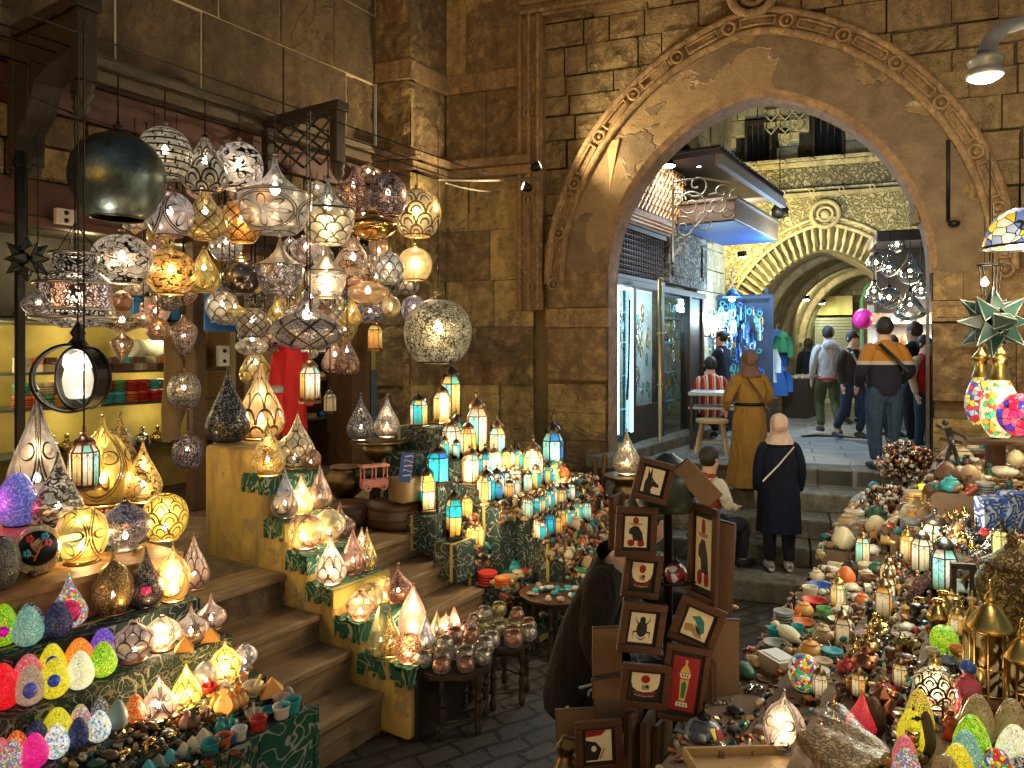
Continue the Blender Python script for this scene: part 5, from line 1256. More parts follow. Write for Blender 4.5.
runner('green patterned cloth laid over the ledges of the stepped parapet',0,.5,[(a,b,z+.02)for a,b,z in PP1[:-1]],.11,M_KH)
runner('dark patterned cloth strips on the parapet steps beside the rear stairs',1.49,1.95,[(a,b,z+.02)for a,b,z in PP2],.10,M_KH2)
TP1=[(a,b,z+.036)for a,b,z in PP1[:-1]]+[(1.36,1.82,1.68)]
T0=[(-.23,-.02,.53),(-.02,.15,.565),(.15,.45,.60),(.45,.75,.76),(.75,1.0,.92),(1.0,1.35,1.16),(1.35,2.1,1.32)]
g=MB();poly=[(T0[0][0],0)]
for a,b,z in T0:poly+=[(a,z),(b,z)]
poly+=[(2.1,0)];g.prism([ST(-3.6,a,z)for a,z in poly],A*2.84)
tag(g.build('stepped_stall',M_KH2),'stepped display stall under dark and green patterned cloth at the left, loaded with egg lamps','stall')
g=MB()
for a,b,z in T0[5:]:g.obox(ST(-3.6,a-.05,z-.03),A*2.86,N*(b-a+.05),(0,0,.034));
g.obox(ST(-3.6,.985,.90),A*2.84,N*.012,(0,0,.24))
tag(g.build('timber_shelf',wood('orange varnished shelf',(.30,.13,.04),(.48,.24,.08))),'orange brown wooden shelf boards carrying the big gold lamps','shelf')
T0s=[(a,b,z+(.006 if i>=5 else .002))for i,(a,b,z)in enumerate(T0)]
g=MB();g.obox(ST(-3.6,-.245,.02),A*2.86,N*.012,(0,0,.52));g.obox(ST(-.755,-.24,.02),A*.012,N*.5,(0,0,.50))
for x in(-.77,-1.12,-1.7):g.obox(ST(x,-.252,.02),A*.012,N*.006,(0,0,.5))
tag(g.build('stall_cloth',M_KH),'bright green arabesque cloth hanging down the stall front by the stairs','cloth')
T2=[(-.60,-.42,.42),(-.42,-.24,.52),(-.24,-.06,.62),(-.06,.12,.76),(.12,.25,.93),(.25,.5,1.08),(.5,.75,1.24),(.75,1.0,1.42),(1.0,1.45,1.70)]
B2=[(1.7 if b>.3 else 1.96,x,a,b,z)for(a,b,z),x in zip(T2,[3.45]*6+[3.2,2.3,2.4])]+[(2.301,2.95,.75,1.0,1.28),(1.5,1.955,.1,.36,.47),(1.5,1.69,.36,.5,.74),(1.5,1.69,.5,.75,.96),(1.5,1.69,.75,1.0,1.25),(1.5,1.69,1.0,1.45,1.5)]
g=MB()
for s0,s1,a,b,z in B2:g.obox(ST(s0,a,0),A*(s1-s0),N*(b-a-.001),(0,0,z))
tag(g.build('stepped_stall',M_KH2),'stepped stall between the rear stairs and the arch pier, crowded with lanterns and pottery','stall')
T2L=[(.38,.5,.80),(.5,.75,1.05),(.75,1.0,1.30),(1.0,1.45,1.62)]
RB=[(-1.1,2.4,-2.38,-2.15,.82),(-1.1,2.4,-2.6,-2.38,.87),(-1.1,2.4,-2.78,-2.6,.93),(-1.1,2.4,-2.95,-2.78,.99),(-1.1,1.3,-4.0,-2.95,1.12),(1.3,2.4,-4.0,-2.95,1.26),(2.4,4.9,-2.6,-2.15,.92),(2.4,4.9,-2.85,-2.6,1.10),(2.4,4.9,-4.0,-2.85,1.42)]
g=MB()
for s0,s1,t0,t1,z in RB:g.obox(ST(s0,t0,0),A*(s1-s0-.002),N*(t1-t0-.002),(0,0,z))
tag(g.build('market_stall',plain('brown stall cloth',(.16,.10,.06),.9,var=.5,nscale=6,bump=.4)),'long terraced market stall along the right of the lane, heaped with souvenirs','stall')
def land2(px,py,boxes=RB):
 best=None
 for s0,s1,t0,t1,z in boxes:
  p=on_z(px,py,z);s,t=st_of(p);e=max(s0+.03-s,s-(s1-.03),0)+max(t0+.03-t,t-(t1-.03),0)
  if best is None or(e,p.y)<(best[0],best[1].y):best=(e,p,min(max(s,s0+.05),s1-.05),min(max(t,t0+.05),t1-.05),z)
 e,p,s,t,z=best
 return p if e<.01 else ST(s,t,z+.0)
def L0_(px,py):return land(px,py,T0s)
RAIN=[(.85,.05,.05),(.95,.65,.05),(.05,.25,.75),(.9,.9,.85),(.05,.5,.2),(.85,.1,.5)]
MO_={'yellow':mosaic('yellow mosaic',[(.9,.72,.01),(.95,.80,.06),(.65,.60,.01)],.75,10),'cream':mosaic('cream mosaic',[(.9,.85,.6),(.85,.85,.4),(.95,.9,.75)],.8,9,(.3,.25,.1)),'green':mosaic('lime mosaic',[(.16,.60,.01),(.35,.70,.02),(.70,.78,.05)],.6,9),'orange':mosaic('orange mosaic',[(.95,.25,.03),(.95,.4,.03),(.9,.15,.02)],.9,12,(.5,.1,.02)),'bluep':mosaic('blue purple mosaic',[(.05,.08,.75),(.2,.1,.7),(.5,.15,.7)],.6,11),'navy':mosaic('navy mosaic',[(.01,.02,.12),(.02,.04,.25),(.15,.15,.3),(.01,.02,.1)],.15,10,(.01,.01,.02)),'black':mosaic('black crackle',[(.015,.015,.015),(.02,.02,.02),(.05,.05,.05)],0.02,9,(.42,.42,.38),.06),'bw':mosaic('black white mosaic',[(.02,.02,.02),(.65,.65,.6),(.3,.3,.3)],.25,9),'teal':mosaic('pale teal mosaic',[(.10,.42,.33),(.2,.5,.4),(.5,.68,.58)],.5,14,(.2,.35,.3)),'red':mosaic('red mosaic',[(.85,.01,.01),(.9,.02,.03),(.75,.0,.02)],.9,10,(.5,.0,.0)),'pink':mosaic('pink mosaic',[(.80,.06,.12),(.75,.15,.18),(.85,.35,.32)],.6,13,(.4,.2,.15)),'magenta':mosaic('magenta mosaic',[(.85,.01,.22),(.9,.02,.3)],.8,10,(.6,.0,.12)),'beige':mosaic('beige mosaic',[(.6,.42,.28),(.72,.55,.4),(.5,.3,.2)],.45,15,(.2,.12,.08)),'multi':mosaic('rainbow mosaic',RAIN,.55,9,(.5,.5,.45)),'white':mosaic('white dotted mosaic',[(.9,.9,.85),(.92,.9,.86),(.85,.87,.85),(.9,.9,.85),(.05,.2,.8),(.9,.65,.05),(.1,.55,.5)],.8,7,(.75,.75,.72)),'grey':plain('grey crackle glass',(.34,.42,.38),.3,var=.15,nscale=30),'blue':mosaic('violet blue mosaic',[(.08,.12,.6),(.15,.18,.7),(.35,.3,.75)],.5,12,(.05,.05,.2)),'fire':mosaic('red orange mosaic',[(.9,.12,.02),(.95,.4,.05),(.7,.05,.02)],.6,8),'crackg':mosaic('amber crackle glass',[(.30,.20,.08),(.36,.26,.1),(.25,.15,.06)],.25,6,(.65,.58,.38),.05),'redfl':mosaic('red flower mosaic',[(.85,.04,.04),(.9,.9,.85),(.1,.5,.15),(.95,.7,.05),(.05,.1,.5)],.45,4.5,(.03,.03,.03),.05),'yellowd':mosaic('gold ring mosaic',[(.95,.75,.05),(.9,.65,.1)],.55,8,(.10,.07,.02),.09)}
EGGD=dict(teal='pale teal',bluep='blue and purple',bw='black and white',grey='plain grey')
def egg(px,pyb,rp,hp,mat,label,p=None,lit=True,kind='egg',grp='mosaic egg lamps'):
 """pyb: pixel row of the base, on the left stall unless p is given"""
 p=p or L0_(px,pyb);d=p.y;r=rp/F*d;h=hp/F*d;px,_=pix(p)
 e=empty('egg_lamp',p,rnd.uniform(0,6),label,'lamp',grp)
 part('mosaic_shade',shade_mesh(kind,h/r,MO_[mat]if isinstance(mat,str)else mat,20),e,(0,0,h*.5+.004),(r,)*3)
 part('foot',cached(('ef',),lambda:(lambda g:(g.lathe([(.55,0),(.6,.03),(.5,.07)],14),g.mesh('foot',M_WD))[1])(MB())),e,(0,0,0),(r,)*3)
 return finish(e,px,pyb-hp/2,rp)
E=egg
E(17,525,20,52,'blue','big violet blue mosaic egg glowing pink at its left, on the timber shelf',kind='egg');LIGHTS.append(dict(loc=L0_(4,525)+Vector((-.0,-.22,.18)),power=2.5,col=(1,.1,.3),r=.05))
E(0,588,18,50,'black','black crackle globe with white cracks at the left edge',kind='globe')
e_=E(38,572,20,46,'crackg','gold beaded globe with a black disc of red and blue flowers',kind='globe')
g=MB();r_=17/F*e_.location.y;f_=(Vector((0,0,HC))-e_.location).normalized();q=f_.to_track_quat('Z','Y').to_matrix().to_4x4()
g.lathe([(r_,0),(r_*.9,.012),(.001,.016)],24,M=q);dm=g.build('black_disc',plain('black enamel',(.012,.012,.015),.3),e_,f_*(r_*1.0)+Vector((0,0,.13)));e_.rotation_euler=(0,0,0)
g=MB();
for pts in([(-.2,-.7),(0,-.2),(.1,.1),(.3,.6)],[(0,-.3),(-.3,.1),(-.4,.5)],[(.1,.0),(.45,.2)],[(-.1,-.5),(-.5,-.3)]):g.tube([q@Vector((a*r_,b*r_,.02))for a,b in pts],.005,5)
g.build('coral_stem',plain('coral paint',(.85,.2,.05),.5),dm)
for i,(a,b,c_)in enumerate(((-.4,.55,(.8,.05,.05)),(.35,.62,(.1,.4,.6)),(-.55,-.25,(.1,.45,.6)),(.5,.25,(.8,.2,.25)))):
 g=MB()
 for k in range(5):g.sphere(q@Vector(((a+.13*math.cos(k*1.257))*r_,(b+.13*math.sin(k*1.257))*r_,.02)),.011,6)
 g.build('enamel_flower',plain('enamel %d'%(i//2*0+i),c_,.4),dm)
for a in((3,640,14,40,'green','green mosaic egg with magenta dots at the left edge, upper row'),(29,615,14,34,'bw','black and white mosaic teardrop behind the pale teal egg'),(28,645,14,38,'teal','pale teal glitter egg, left of the dark navy egg'),(58,637,13,35,'navy','glossy dark navy egg in front of the pink eyed teardrop'),(79,656,14,32,'orange','glowing orange egg, brightest of the upper egg row'),(103,648,13,34,'bluep','blue and purple mosaic egg right of the orange one'),(28,674,14,34,'pink','pink mosaic egg above the beige one'),(52,668,13,36,'yellow','upper yellow egg with a blue bird patch'),(103,676,13,34,'green','lime green mosaic egg right of the cream egg'),(80,688,13,36,'cream','glowing cream mosaic egg between yellow and lime eggs'),(2,682,14,34,'red','bright red egg at the left edge, upper of the two'),(5,708,14,34,'red','bright red egg at the left edge, lower of the two'),(30,704,14,38,'beige','beige mosaic egg with a blue oval patch'),(54,697,14,38,'yellow','lower yellow egg with a blue bird patch'),(135,722,10,27,'fire','red and orange mosaic egg beside the grey one'),(118,730,10,29,'grey','plain grey speckled egg in the lower row'),(100,712,9,24,'bw','small black and white egg behind the white dotted egg'),(80,722,10,26,'multi','dark striped rainbow egg behind the navy egg'),(57,734,14,32,'yellow','low yellow crackle egg behind the white speckled one'),(99,741,11,30,'white','white egg with blue and yellow dots, right of the navy egg'),(78,748,10,30,'navy','slim navy mosaic egg in the lowest row'),(56,757,12,32,'white','white egg flecked with colours, beside the magenta egg'),(36,740,12,28,'navy','black egg with coloured dots behind the magenta one'),(34,768,13,34,'magenta','glowing magenta egg in the lowest row'),(12,774,12,34,'multi','blue and pink striped egg at the bottom left corner'),(16,752,11,26,'fire','orange and green egg behind the striped corner egg'),(0,752,9,26,'pink','pale pink egg cut by the left picture edge')):
 E(*a)
E(69,626,17,54,'multi','tall rainbow mosaic teardrop with a pink eye on its belly',kind='tear')
EG={o['label']:o for o,*_ in ITEMS if o.get('label')}
def patch(key,col,w,h,up=.5,r=None):
 for l,o in EG.items():
  if key in l:
   sh_=[c for c in o.children if 'shade' in c.name][0];r=sh_.scale[0];H_=sh_.location.z*2;f_=(Vector((0,0,HC))-o.location);f_.z=0;f_.normalize();o.rotation_euler=(0,0,0)
   q=f_.to_track_quat('Z','Y').to_matrix().to_4x4();rr=r*(.99 if up<.5 else .93);g=MB();g.lathe([(.001,.012),(w*r*.6,.009),(w*r,-.006)],18,f_*rr*.99+Vector((0,0,H_*up)),q,sy=h/w);g.build('coloured_patch',mosaic('patch %.1f%.1f'%(col[0],col[2]),[col,tuple(x*.7 for x in col)],.5,40),o)
for a in(('upper yellow egg',(.03,.06,.45),.42,.5,.58),('lower yellow egg',(.03,.06,.45),.42,.5,.5),('blue oval patch',(.08,.08,.35),.45,.6,.45),('pink eye on',(.85,.03,.15),.62,.7,.34),('magenta dots',(.85,.0,.4),.4,.4,.4)):patch(*a)
def SL(kind,px,pyb,rp,hp,mat,col,label,**k):
 p=L0_(px,pyb);return stand(kind,px,pyb,rp,hp,p.y,mat,col,label,z=p.z,**k)
SL('tear',37,508,27,125,drk('petal',(1,.84,.64),st=.9),M_SIL,'tallest silver teardrop lamp with engraved circles, at the far left',light=16)
SL('tear',58,527,23,74,lampmat('script',M_SIL,(1,.86,.66),.9,th=.14),M_SIL,'silver teardrop with thick dark calligraphy in front of the tallest one')
SL('tear',120,500,24,86,gol('filigree',(1,.6,.2)),M_COP,'amber filigree teardrop behind the gold pair')
SL('bulbous',103,505,26,90,gol('petal',(1,.78,.2),st=1.0),M_GOL,'large gold teardrop lamp with a white flower face',light=26,lc=(1,.7,.25))
SL('tear',143,502,18,62,gol('script',(1,.8,.3),st=1.0),M_GOL,'gold teardrop lamp with swirling white scrolls',light=12)
SL('globe',82,562,24,52,gol('petal',(1,.82,.25),st=1.0),M_GOL,'squat gold globe with curling leaves on the shelf',light=20,lc=(1,.75,.3))
SL('ufo',125,549,24,46,lampmat('filigree',(.40,.34,.36),(1,.85,.95),.8,dens=1.6),M_SIL,'pink silver mosaic globe with dark cap on the shelf',light=10)
SL('globe',165,536,22,44,gol('circles',(1,.86,.2),st=1.0),M_GOL,'yellow gold globe at the right end of the timber shelf',light=20,lc=(1,.8,.3))
SL('bulbous',113,613,19,62,gol('filigree',(1,.55,.22),st=.7),M_COP,'copper gold gourd lamp below the shelf')
SL('tear',146,606,17,58,lampmat('filigree',(.12,.09,.08),(.9,.7,.6),.35),(.12,.09,.08),'dark brown pierced teardrop with a small red jewel',white=False)
SL('bulbous',173,600,16,56,gol('rosette',(1,.66,.3)),M_GOL,'amber bottle lamp with a daisy face',light=12)
SL('tear',194,588,15,54,cop('scallop',(1,.75,.55)),M_COP,'copper scale patterned teardrop nearest the stairs landing')
SL('ufo',134,660,20,36,cop('scallop',(1,.8,.65),st=.8),M_COP,'copper lamp with overlapping scales, left of the white gold one')
SL('ufo',162,649,17,32,sil('rosette',(1,.88,.6)),M_COP,'white gold squat lamp with leaf cut front',light=14)
SL('onion',191,641,17,36,cop('rosette',(1,.82,.6)),M_COP,'copper onion lamp with daisy cutwork')
SL('onion',211,628,15,34,cop('petal',(1,.74,.55)),M_COP,'rose copper onion lamp by the stair landing')
SL('tear',159,718,18,44,lampmat('petal',(.22,.14,.11),(.95,.8,.7),.8),(.25,.15,.12),'brown silver teardrop lamp behind the stone vases',light=8)
SL('tear',186,706,15,44,gol('scallop',(1,.80,.2),st=1.2),M_GOL,'yellow scaled teardrop lamp glowing behind the vases',light=16,lc=(1,.7,.25))
SL('ufo',206,688,12,28,sil('frost',(1,.85,.65),st=1.0),M_COP,'pale frosted lamp between two yellow scaled lamps')
SL('bulbous',225,682,15,42,gol('scallop',(1,.82,.25),st=1.3),M_GOL,'yellow scaled lamp right above the amber glass vases',light=14,lc=(1,.7,.25))
SL('ufo',245,668,12,24,sil('petal',(1,.85,.75)),M_COP,'small white flower lamp at the stair side')
SL('ufo',262,700,1,2,M_COP and cop('plain'),M_COP,None)if False else None
EG={o['label']:o for o,*_ in ITEMS if o.get('label')};patch('small red jewel',(.8,.0,.05),.28,.28,.32)
def PL(kind,px,pyb,rp,hp,mat,col,label,**k):
 s_min,s_max=.06,.46;p=land(px,pyb,TP1);s,t=st_of(p)
 if s<s_min or s>s_max:s=min(max(s,s_min),s_max);p=ST(s,t,p.z)
 x,y=pix(p);c=P(x,y,p.y);rp*=1.12;hp*=1.08
 return stand(kind,x,y,rp,hp,p.y,mat,col,label,z=p.z,grp='lamps on the stepped parapet',**k)
PL('tear',228,441,19,68,drk('filigree',(.8,.75,.7),st=.25),(.2,.19,.18),'unlit dark pierced teardrop at the corner of the parapet top',bulb=False)
PL('tear',270,438,21,72,lampmat('scallop',M_GOL,(1,.82,.5),.9),M_GOL,'huge gold fish scale teardrop on top of the parapet',light=18)
PL('tear',315,455,16,50,gol('scallop',(1,.80,.45)),M_COP,'second gold fish scale teardrop, right of the huge one')
PL('tear',266,476,15,52,lampmat('filigree',M_GOL,(1,.85,.35),.9,dens=1.3),M_GOL,'yellow teardrop with dense dark vine cutwork on the parapet',light=12)
PL('ufo',295,468,16,34,gol('scallop',(1,.8,.5)),M_GOL,'round gold scale lamp behind the silver brown teardrop')
PL('tear',340,450,9,34,sil('filigree',(1,.95,.85)),M_SIL,'small silver pierced teardrop right of the gold scale ones')
PL('tear',285,510,12,46,lampmat('petal',(.34,.27,.25),(1,.9,.85),.6),(.4,.32,.3),'polished silver brown teardrop at the ledge corner')
PL('tear',301,506,11,36,gol('frost',(1,.86,.55),st=.9),M_GOL,'pale gold frosted teardrop between silver and copper ones',light=14)
PL('tear',320,503,11,42,cop('petal',(1,.66,.5)),M_COP,'rose copper teardrop with leaf cutwork in the upper parapet row')
PL('tear',338,496,11,40,gol('script',(1,.9,.6)),M_GOL,'pale gold scrolled teardrop at the right of the upper parapet row')
PL('bulbous',353,466,9,22,cop('filigree'),M_COP,'little copper bulb lamp behind the scrolled teardrop')
PL('globe',305,548,16,30,cop('rosette',(1,.58,.35),st=1.1),M_COP,'copper globe lamp with bright daisy holes on the green cloth',light=14)
PL('ufo',329,540,15,30,gol('frost',(1,.88,.5),st=1.2),M_GOL,'pale yellow glass globe beside the copper daisy globe',light=12)
PL('onion',352,533,14,32,cop('filigree',(1,.78,.7),st=.7),(.4,.25,.2),'rose brown onion lamp at the right of the globes')
PL('tear',331,583,14,44,sil('scallop',(1,.85,.75)),M_SIL,'silver scale teardrop on the middle parapet ledge',light=10)
PL('tear',353,573,12,42,cop('petal',(1,.5,.38)),M_COP,'reddish copper teardrop on the middle parapet ledge')
PL('tear',367,569,9,38,gol('circles',(1,.8,.35)),M_GOL,'slim gold ringed teardrop on the middle ledge')
PL('tear',379,561,11,36,sil('scallop',(1,.92,.8),st=1.2),M_SIL,'white scaled teardrop leaning right on the middle ledge',light=10)
PL('ufo',353,622,13,26,cop('petal',(1,.5,.32),st=1.1),M_COP,'copper red squat lamp at the left of the lower ledge',light=10)
PL('globe',371,610,11,24,gol('rosette',(1,.75,.35)),M_GOL,'gold daisy globe on the lower ledge')
PL('globe',384,602,9,22,gol('frost',(1,.8,.4),st=1.2),M_GOL,'small bright gold globe on the lower ledge',light=8)
PL('onion',400,600,14,34,cop('filigree',(1,.5,.38),st=.9),M_COP,'reddish copper onion lamp at the right of the lower ledge')
PL('pyr',373,658,14,46,lampmat('frost',(.35,.33,.15),(.95,.85,.35),.35,alpha=.3),M_GOL,'greenish gold glass pyramid lamp on the lowest ledge')
PL('tear',390,655,11,42,gol('filigree',(1,.75,.3)),M_GOL,'gold pierced teardrop right of the glass pyramid',light=12)
PL('tulip',413,640,15,52,lampmat('frost',(.5,.28,.2),(1,.6,.45),.8,alpha=.3),M_COP,'tall rose glass tulip lamp, highest on the lowest ledge',light=14)
PL('globe',408,662,12,26,cop('filigree',(1,.55,.3),st=1.2),M_COP,'copper orange globe at the foot of the tulip lamp',light=10)
PL('tear',426,650,9,34,sil('petal',(1,.9,.8)),M_SIL,'small silver leaf teardrop by the tulip lamp')
for a in((361,440,14,46,drk('filigree',(1,.95,.9),dens=1.5,th=.1),'darker silver pierced teardrop on the bronze urn',6.7),(387,437,13,42,sil('filigree',(1,.97,.92),dens=1.5),'bright silver pierced teardrop on the bronze urn rim',6.7)):
 stand('tear',a[0],a[1],a[2],a[3],a[6],a[4],M_SIL,a[5],light=8)
def oct_table(px,py,d_z,r,h,label):
 c=on_z(px,py,0);e=empty('turned_leg_table',c,R(20),label,'table')
 g=MB();g.lathe([(r*.95,h-.04),(r,h-.03),(r,h),(.01,h)],8,smooth=False);g.build('table_top',M_WD,e)
 for i in range(6):
  a=2*PI*i/6;x,y=r*.82*math.cos(a),r*.82*math.sin(a);g=MB()
  g.lathe(cr([(.018,0),(.026,.05),(.014,.09),(.024,.16),(.014,.22),(.026,h*.5),(.014,h*.62),(.025,h*.75),(.018,h-.03)],2),8,(x,y,0));g.build('leg',M_WD,e)
 g=MB()
 for i in range(6):
  a,b=2*PI*i/6,2*PI*(i+1)/6
  for z in(h*.25,h*.85):g.tube([(r*.82*math.cos(a),r*.82*math.sin(a),z),(r*.82*math.cos(b),r*.82*math.sin(b),z)],.009,5)
  for k in range(1,5):x0=Vector((r*.82*math.cos(a),r*.82*math.sin(a),h*.85)).lerp(Vector((r*.82*math.cos(b),r*.82*math.sin(b),h*.85)),k/5);g.tube([x0,x0+Vector((0,0,h*.13))],.006,4)
 g.build('spindle_rail',M_WD,e);return e
t1=oct_table(452,722,0,.28,.41,'low dark spindle table in front of the parapet foot, covered with mercury glass pots')
t2=oct_table(499,696,0,.25,.42,'second low dark spindle table behind, also covered with glass pots')
t3=oct_table(553,652,0,.20,.44,'small dark spindle stool table holding a round tray, beside the crouching man')
PG=[lampmat('filigree',(.66,.58,.48),(1,.85,.6),.4,alpha=.1),lampmat('filigree',(.62,.30,.20),(1,.6,.4),.45,alpha=.1),lampmat('filigree',(.66,.52,.20),(1,.85,.35),.45,alpha=.1)]  # faint emission brightens the pots, no bulb inside them
pot_m={}
def pot_mesh(i):
 def f():
  g=MB();g.lathe(cr([(.4,0),(.85,.25),(1,.75),(.85,1.2),(.62,1.45),(.70,1.6),(.64,1.6),(.56,1.4)],2),16);g.f=[x for x in g.f if len(x)<5];m=len(g.f);g.sm,g.mi,g.uv=g.sm[:m],g.mi[:m],g.uv[:m];return g.mesh('glass',PG[i])
 return cached(('pot',i),f)
ORD=['first','second','third','fourth','fifth','sixth','seventh','eighth','ninth','tenth','eleventh','twelfth']
for(tb_,ox)in((t1,0),(t2,1)):
 c=tb_.location;k=0
 for i,(rr,n_)in enumerate(((0,1),(.105,5),(.19,9))):
  for j in range(n_):
   a=j*2*PI/n_+i*.5;q=c+Vector((rr*1.15*math.cos(a),rr*1.15*math.sin(a),(.411,.421)[ox]));mi=rnd.choice((0,0,1,2));r_=rnd.uniform(.056,.068)
   o=part('glass_pot',pot_mesh(mi),None,q,(r_,)*3,(0,0,rnd.uniform(0,6)))
   need(o,['silver mercury glass pot','copper red glass pot','yellow gold glass pot'][mi],'pot','mercury glass pots on the spindle tables','T')
   if i<2 and rnd.random()<.7:
    mi=rnd.choice((0,0,1,2));q2=q+Vector((.02,-.02,r_*1.62));o=part('glass_pot',pot_mesh(mi),None,q2,(r_*.9,)*3,(0,0,rnd.uniform(0,6)))
    need(o,['silver mercury glass pot','copper red glass pot','yellow gold glass pot'][mi]+' stacked on another','pot','mercury glass pots on the spindle tables','T')
LIGHTS.append(dict(loc=ST(.3,-.75,1.5),power=5,col=(1,.8,.5),r=.1))  # fill light added to brighten the pots, no lamp hangs here
g=MB();g.obox(ST(.05,-.245,.0),A*.5,N*.02,(0,0,.43));tag(g.build('dark_cloth',plain('black cloth',(.02,.017,.014),.9)),'black cloth hanging over the lane end of the stepped parapet','cloth')
for a in((437,640,8,26,gol('scallop',(1,.8,.4)),'tear','small gold scaled teardrop among the glass pots',0),(454,640,9,30,cop('frost',(1,.7,.6)),'pyr','rose glass pyramid lamp among the pots',8),(446,655,9,24,cop('petal',(1,.7,.6),st=1.1),'bulbous','bright rose leaf lamp among the glass pots',10),(470,648,9,22,cop('filigree',(1,.6,.45)),'onion','reddish copper onion lamp at the back of the pots',0)):
 stand(a[5],a[0],a[1],a[2],a[3],5.02,a[4],M_COP,a[6],light=a[7],z=.46)
def L2(px,pyb,rp,hp,cols,label,fcol=M_DRK,**k):
 p=land2(px,pyb,B2);x,y=pix(p);return lantern(x,y-hp/2,rp,hp,p.y,cols,label,fcol,z=p.z,**k)
BZ=(.30,.18,.09)
for a in((419,427,10,36,('t','y','w'),'lantern with one blue edge pane, leftmost of the top lantern row',M_DRK),(430,418,8,34,('m','w'),'grey framed lantern behind the leftmost one',M_DRK),(442,424,10,42,('c','y'),'amber arched lantern in the top row',BZ),(458,420,12,60,('y','g','y','m'),'tall black capped lantern with yellow and green panes',M_DRK),(441,456,11,42,('w','w','c'),'white paned lantern in the second lantern row',BZ),(456,456,8,46,('t','m','t'),'slim teal paned lantern in the second row',M_DRK),(468,458,9,40,('y','a','w'),'amber and yellow lantern beside the teal one',BZ),(480,456,12,64,('m','w','c'),'tall pale blue lantern with orange side panes',BZ),(497,465,10,50,('c','m','y'),'lantern with cream and green dome panes by the buttress',BZ),(443,488,13,42,('t','t','b'),'wide turquoise glass lantern in the third row',M_DRK),(459,486,9,38,('a','y'),'amber lantern right of the wide turquoise one',BZ),(472,484,9,40,('w','m'),'milky white lantern in the third row',BZ),(485,482,8,38,('t','w','t'),'small turquoise lantern right of the milky one',M_DRK),(494,478,8,34,('y','w'),'small pale yellow lantern at the end of the third row',BZ),(478,502,10,38,('m','t','w'),'mint and teal lantern in the fourth row',M_DRK),(491,499,8,36,('b','w','w'),'lantern with one deep blue pane in the fourth row',M_DRK),(501,497,8,34,('m','w'),'mint white lantern in the fourth row',M_DRK),(511,494,8,34,('w','c'),'cream lantern in the fourth row',BZ),(526,488,11,52,('w','w','y'),'brightest white lantern near the arch pier',BZ),(465,506,8,36,('a','c'),'dim amber lantern left end of the fourth row',BZ)):
 L2(*a,st=1.35)
lantern(427,488,10,50,6.3,('a','t','w'),'amber and turquoise lantern on the wall end beside the kraft bag',M_DRK,4,1.3,z=P(427,512,6.3).z,band=1)
lantern(454,512,10,54,6.05,('y','t'),'square lantern with cream lower panes and blue upper panes, foremost on the wall',M_DRK,4,1.3,z=P(454,539,6.05).z,band=2)
g=MB()
for px,pb in((427,513),(454,540)):
 q=P(px,pb,6.3 if px<440 else 6.05);g.obox(q-A*.12-N*.12-Vector((0,0,.3)),A*.26,N*.24,(0,0,.297))
tag(g.build('cloth_box',M_KH2),'cloth covered blocks under the two square lanterns on the parapet','block')
lantern(553,442,12,66,7.6,('m','b','m'),'tall pale blue lantern standing alone by the arch pier',M_DRK,6,1.0,z=1.05)
for q,pw in((P(445,400,6.9),7),(P(470,440,6.7),7),(P(500,460,6.6),7),(P(525,455,6.7),7),(P(450,480,6.2),6),(P(490,520,6.0),7),(P(560,470,7.2),7)):LIGHTS.append(dict(loc=q,power=pw,col=(1,.78,.45),r=.05))
for i,(px,py)in enumerate(((470,548),(478,546),(487,543),(496,540),(505,536),(514,533),(488,522),(498,519),(507,516),(516,513),(523,511),(531,508))):
 p=land2(px,py,B2);x,y=pix(p)
 o=lantern(x,y-14,6,28,p.y,(('y','a'),('c','w'),('a','y','w'))[i%3],None,BZ,z=p.z,st=1.1,grp='small amber lanterns low on the second stall');del ITEMS[-1]
 need(o,'small amber glass lantern','lantern','small amber lanterns low on the second stall','2',px,py-12)
def pm(nm,c,**k):return plain(nm,c,**{**dict(rough=.4,var=.3,nscale=20),**k})
GM={'bone':pm('bone stone',(.62,.52,.36)),'tan':pm('tan stone',(.45,.30,.15)),'orange':pm('orange glaze',(.70,.16,.03)),'teal':pm('teal glaze',(.03,.30,.32)),'turquoise':pm('turquoise glaze',(.08,.45,.48)),'dark green':pm('dark green glaze',(.03,.10,.06)),'brown':pm('brown wood ware',(.13,.06,.03)),'black':pm('black basalt',(.02,.02,.022),rough=.3),'brass':pm('brass ware',(.60,.40,.12),metal=1.0,rough=.25),'white':pm('white alabaster',(.75,.70,.60)),'silver':pm('silver ware',(.55,.53,.48),metal=1.0,rough=.25),'red':pm('red glaze',(.55,.04,.03)),'amber':pm('amber alabaster',(.75,.35,.08)),'grey':pm('grey stone',(.22,.22,.20)),'blue':pm('blue glaze',(.03,.10,.40)),'copper':pm('copper ware',(.50,.20,.10),metal=1.0,rough=.3),'green':pm('green glaze',(.12,.35,.12)),'cream':pm('cream glaze',(.70,.60,.38)),'pink':pm('pink marble',(.60,.33,.25))}
def lat(prof,n=12,k=2,**kw):
 g=MB();g.lathe(cr(prof,k)if k>1 else prof,n,**kw);return g
def s_bowl():return lat([(.25,0),(.35,.03),(.8,.3),(1,.55),(.94,.55),(.7,.28),(.01,.12)])
def s_cup():return lat([(.5,0),(.6,.05),(.62,.5),(.75,1.0),(.68,1.0),(.52,.5),(.01,.2)])
def s_stack():
 g=MB()
 for i in range(4):g.lathe([(.6,i*.28),(.95,i*.28+.16),(1,i*.28+.24),(.7,i*.28+.27)],12)
 g.lathe([(.9,1.1),(1,1.36),(.9,1.36),(.6,1.15),(.01,1.12)],12);return g
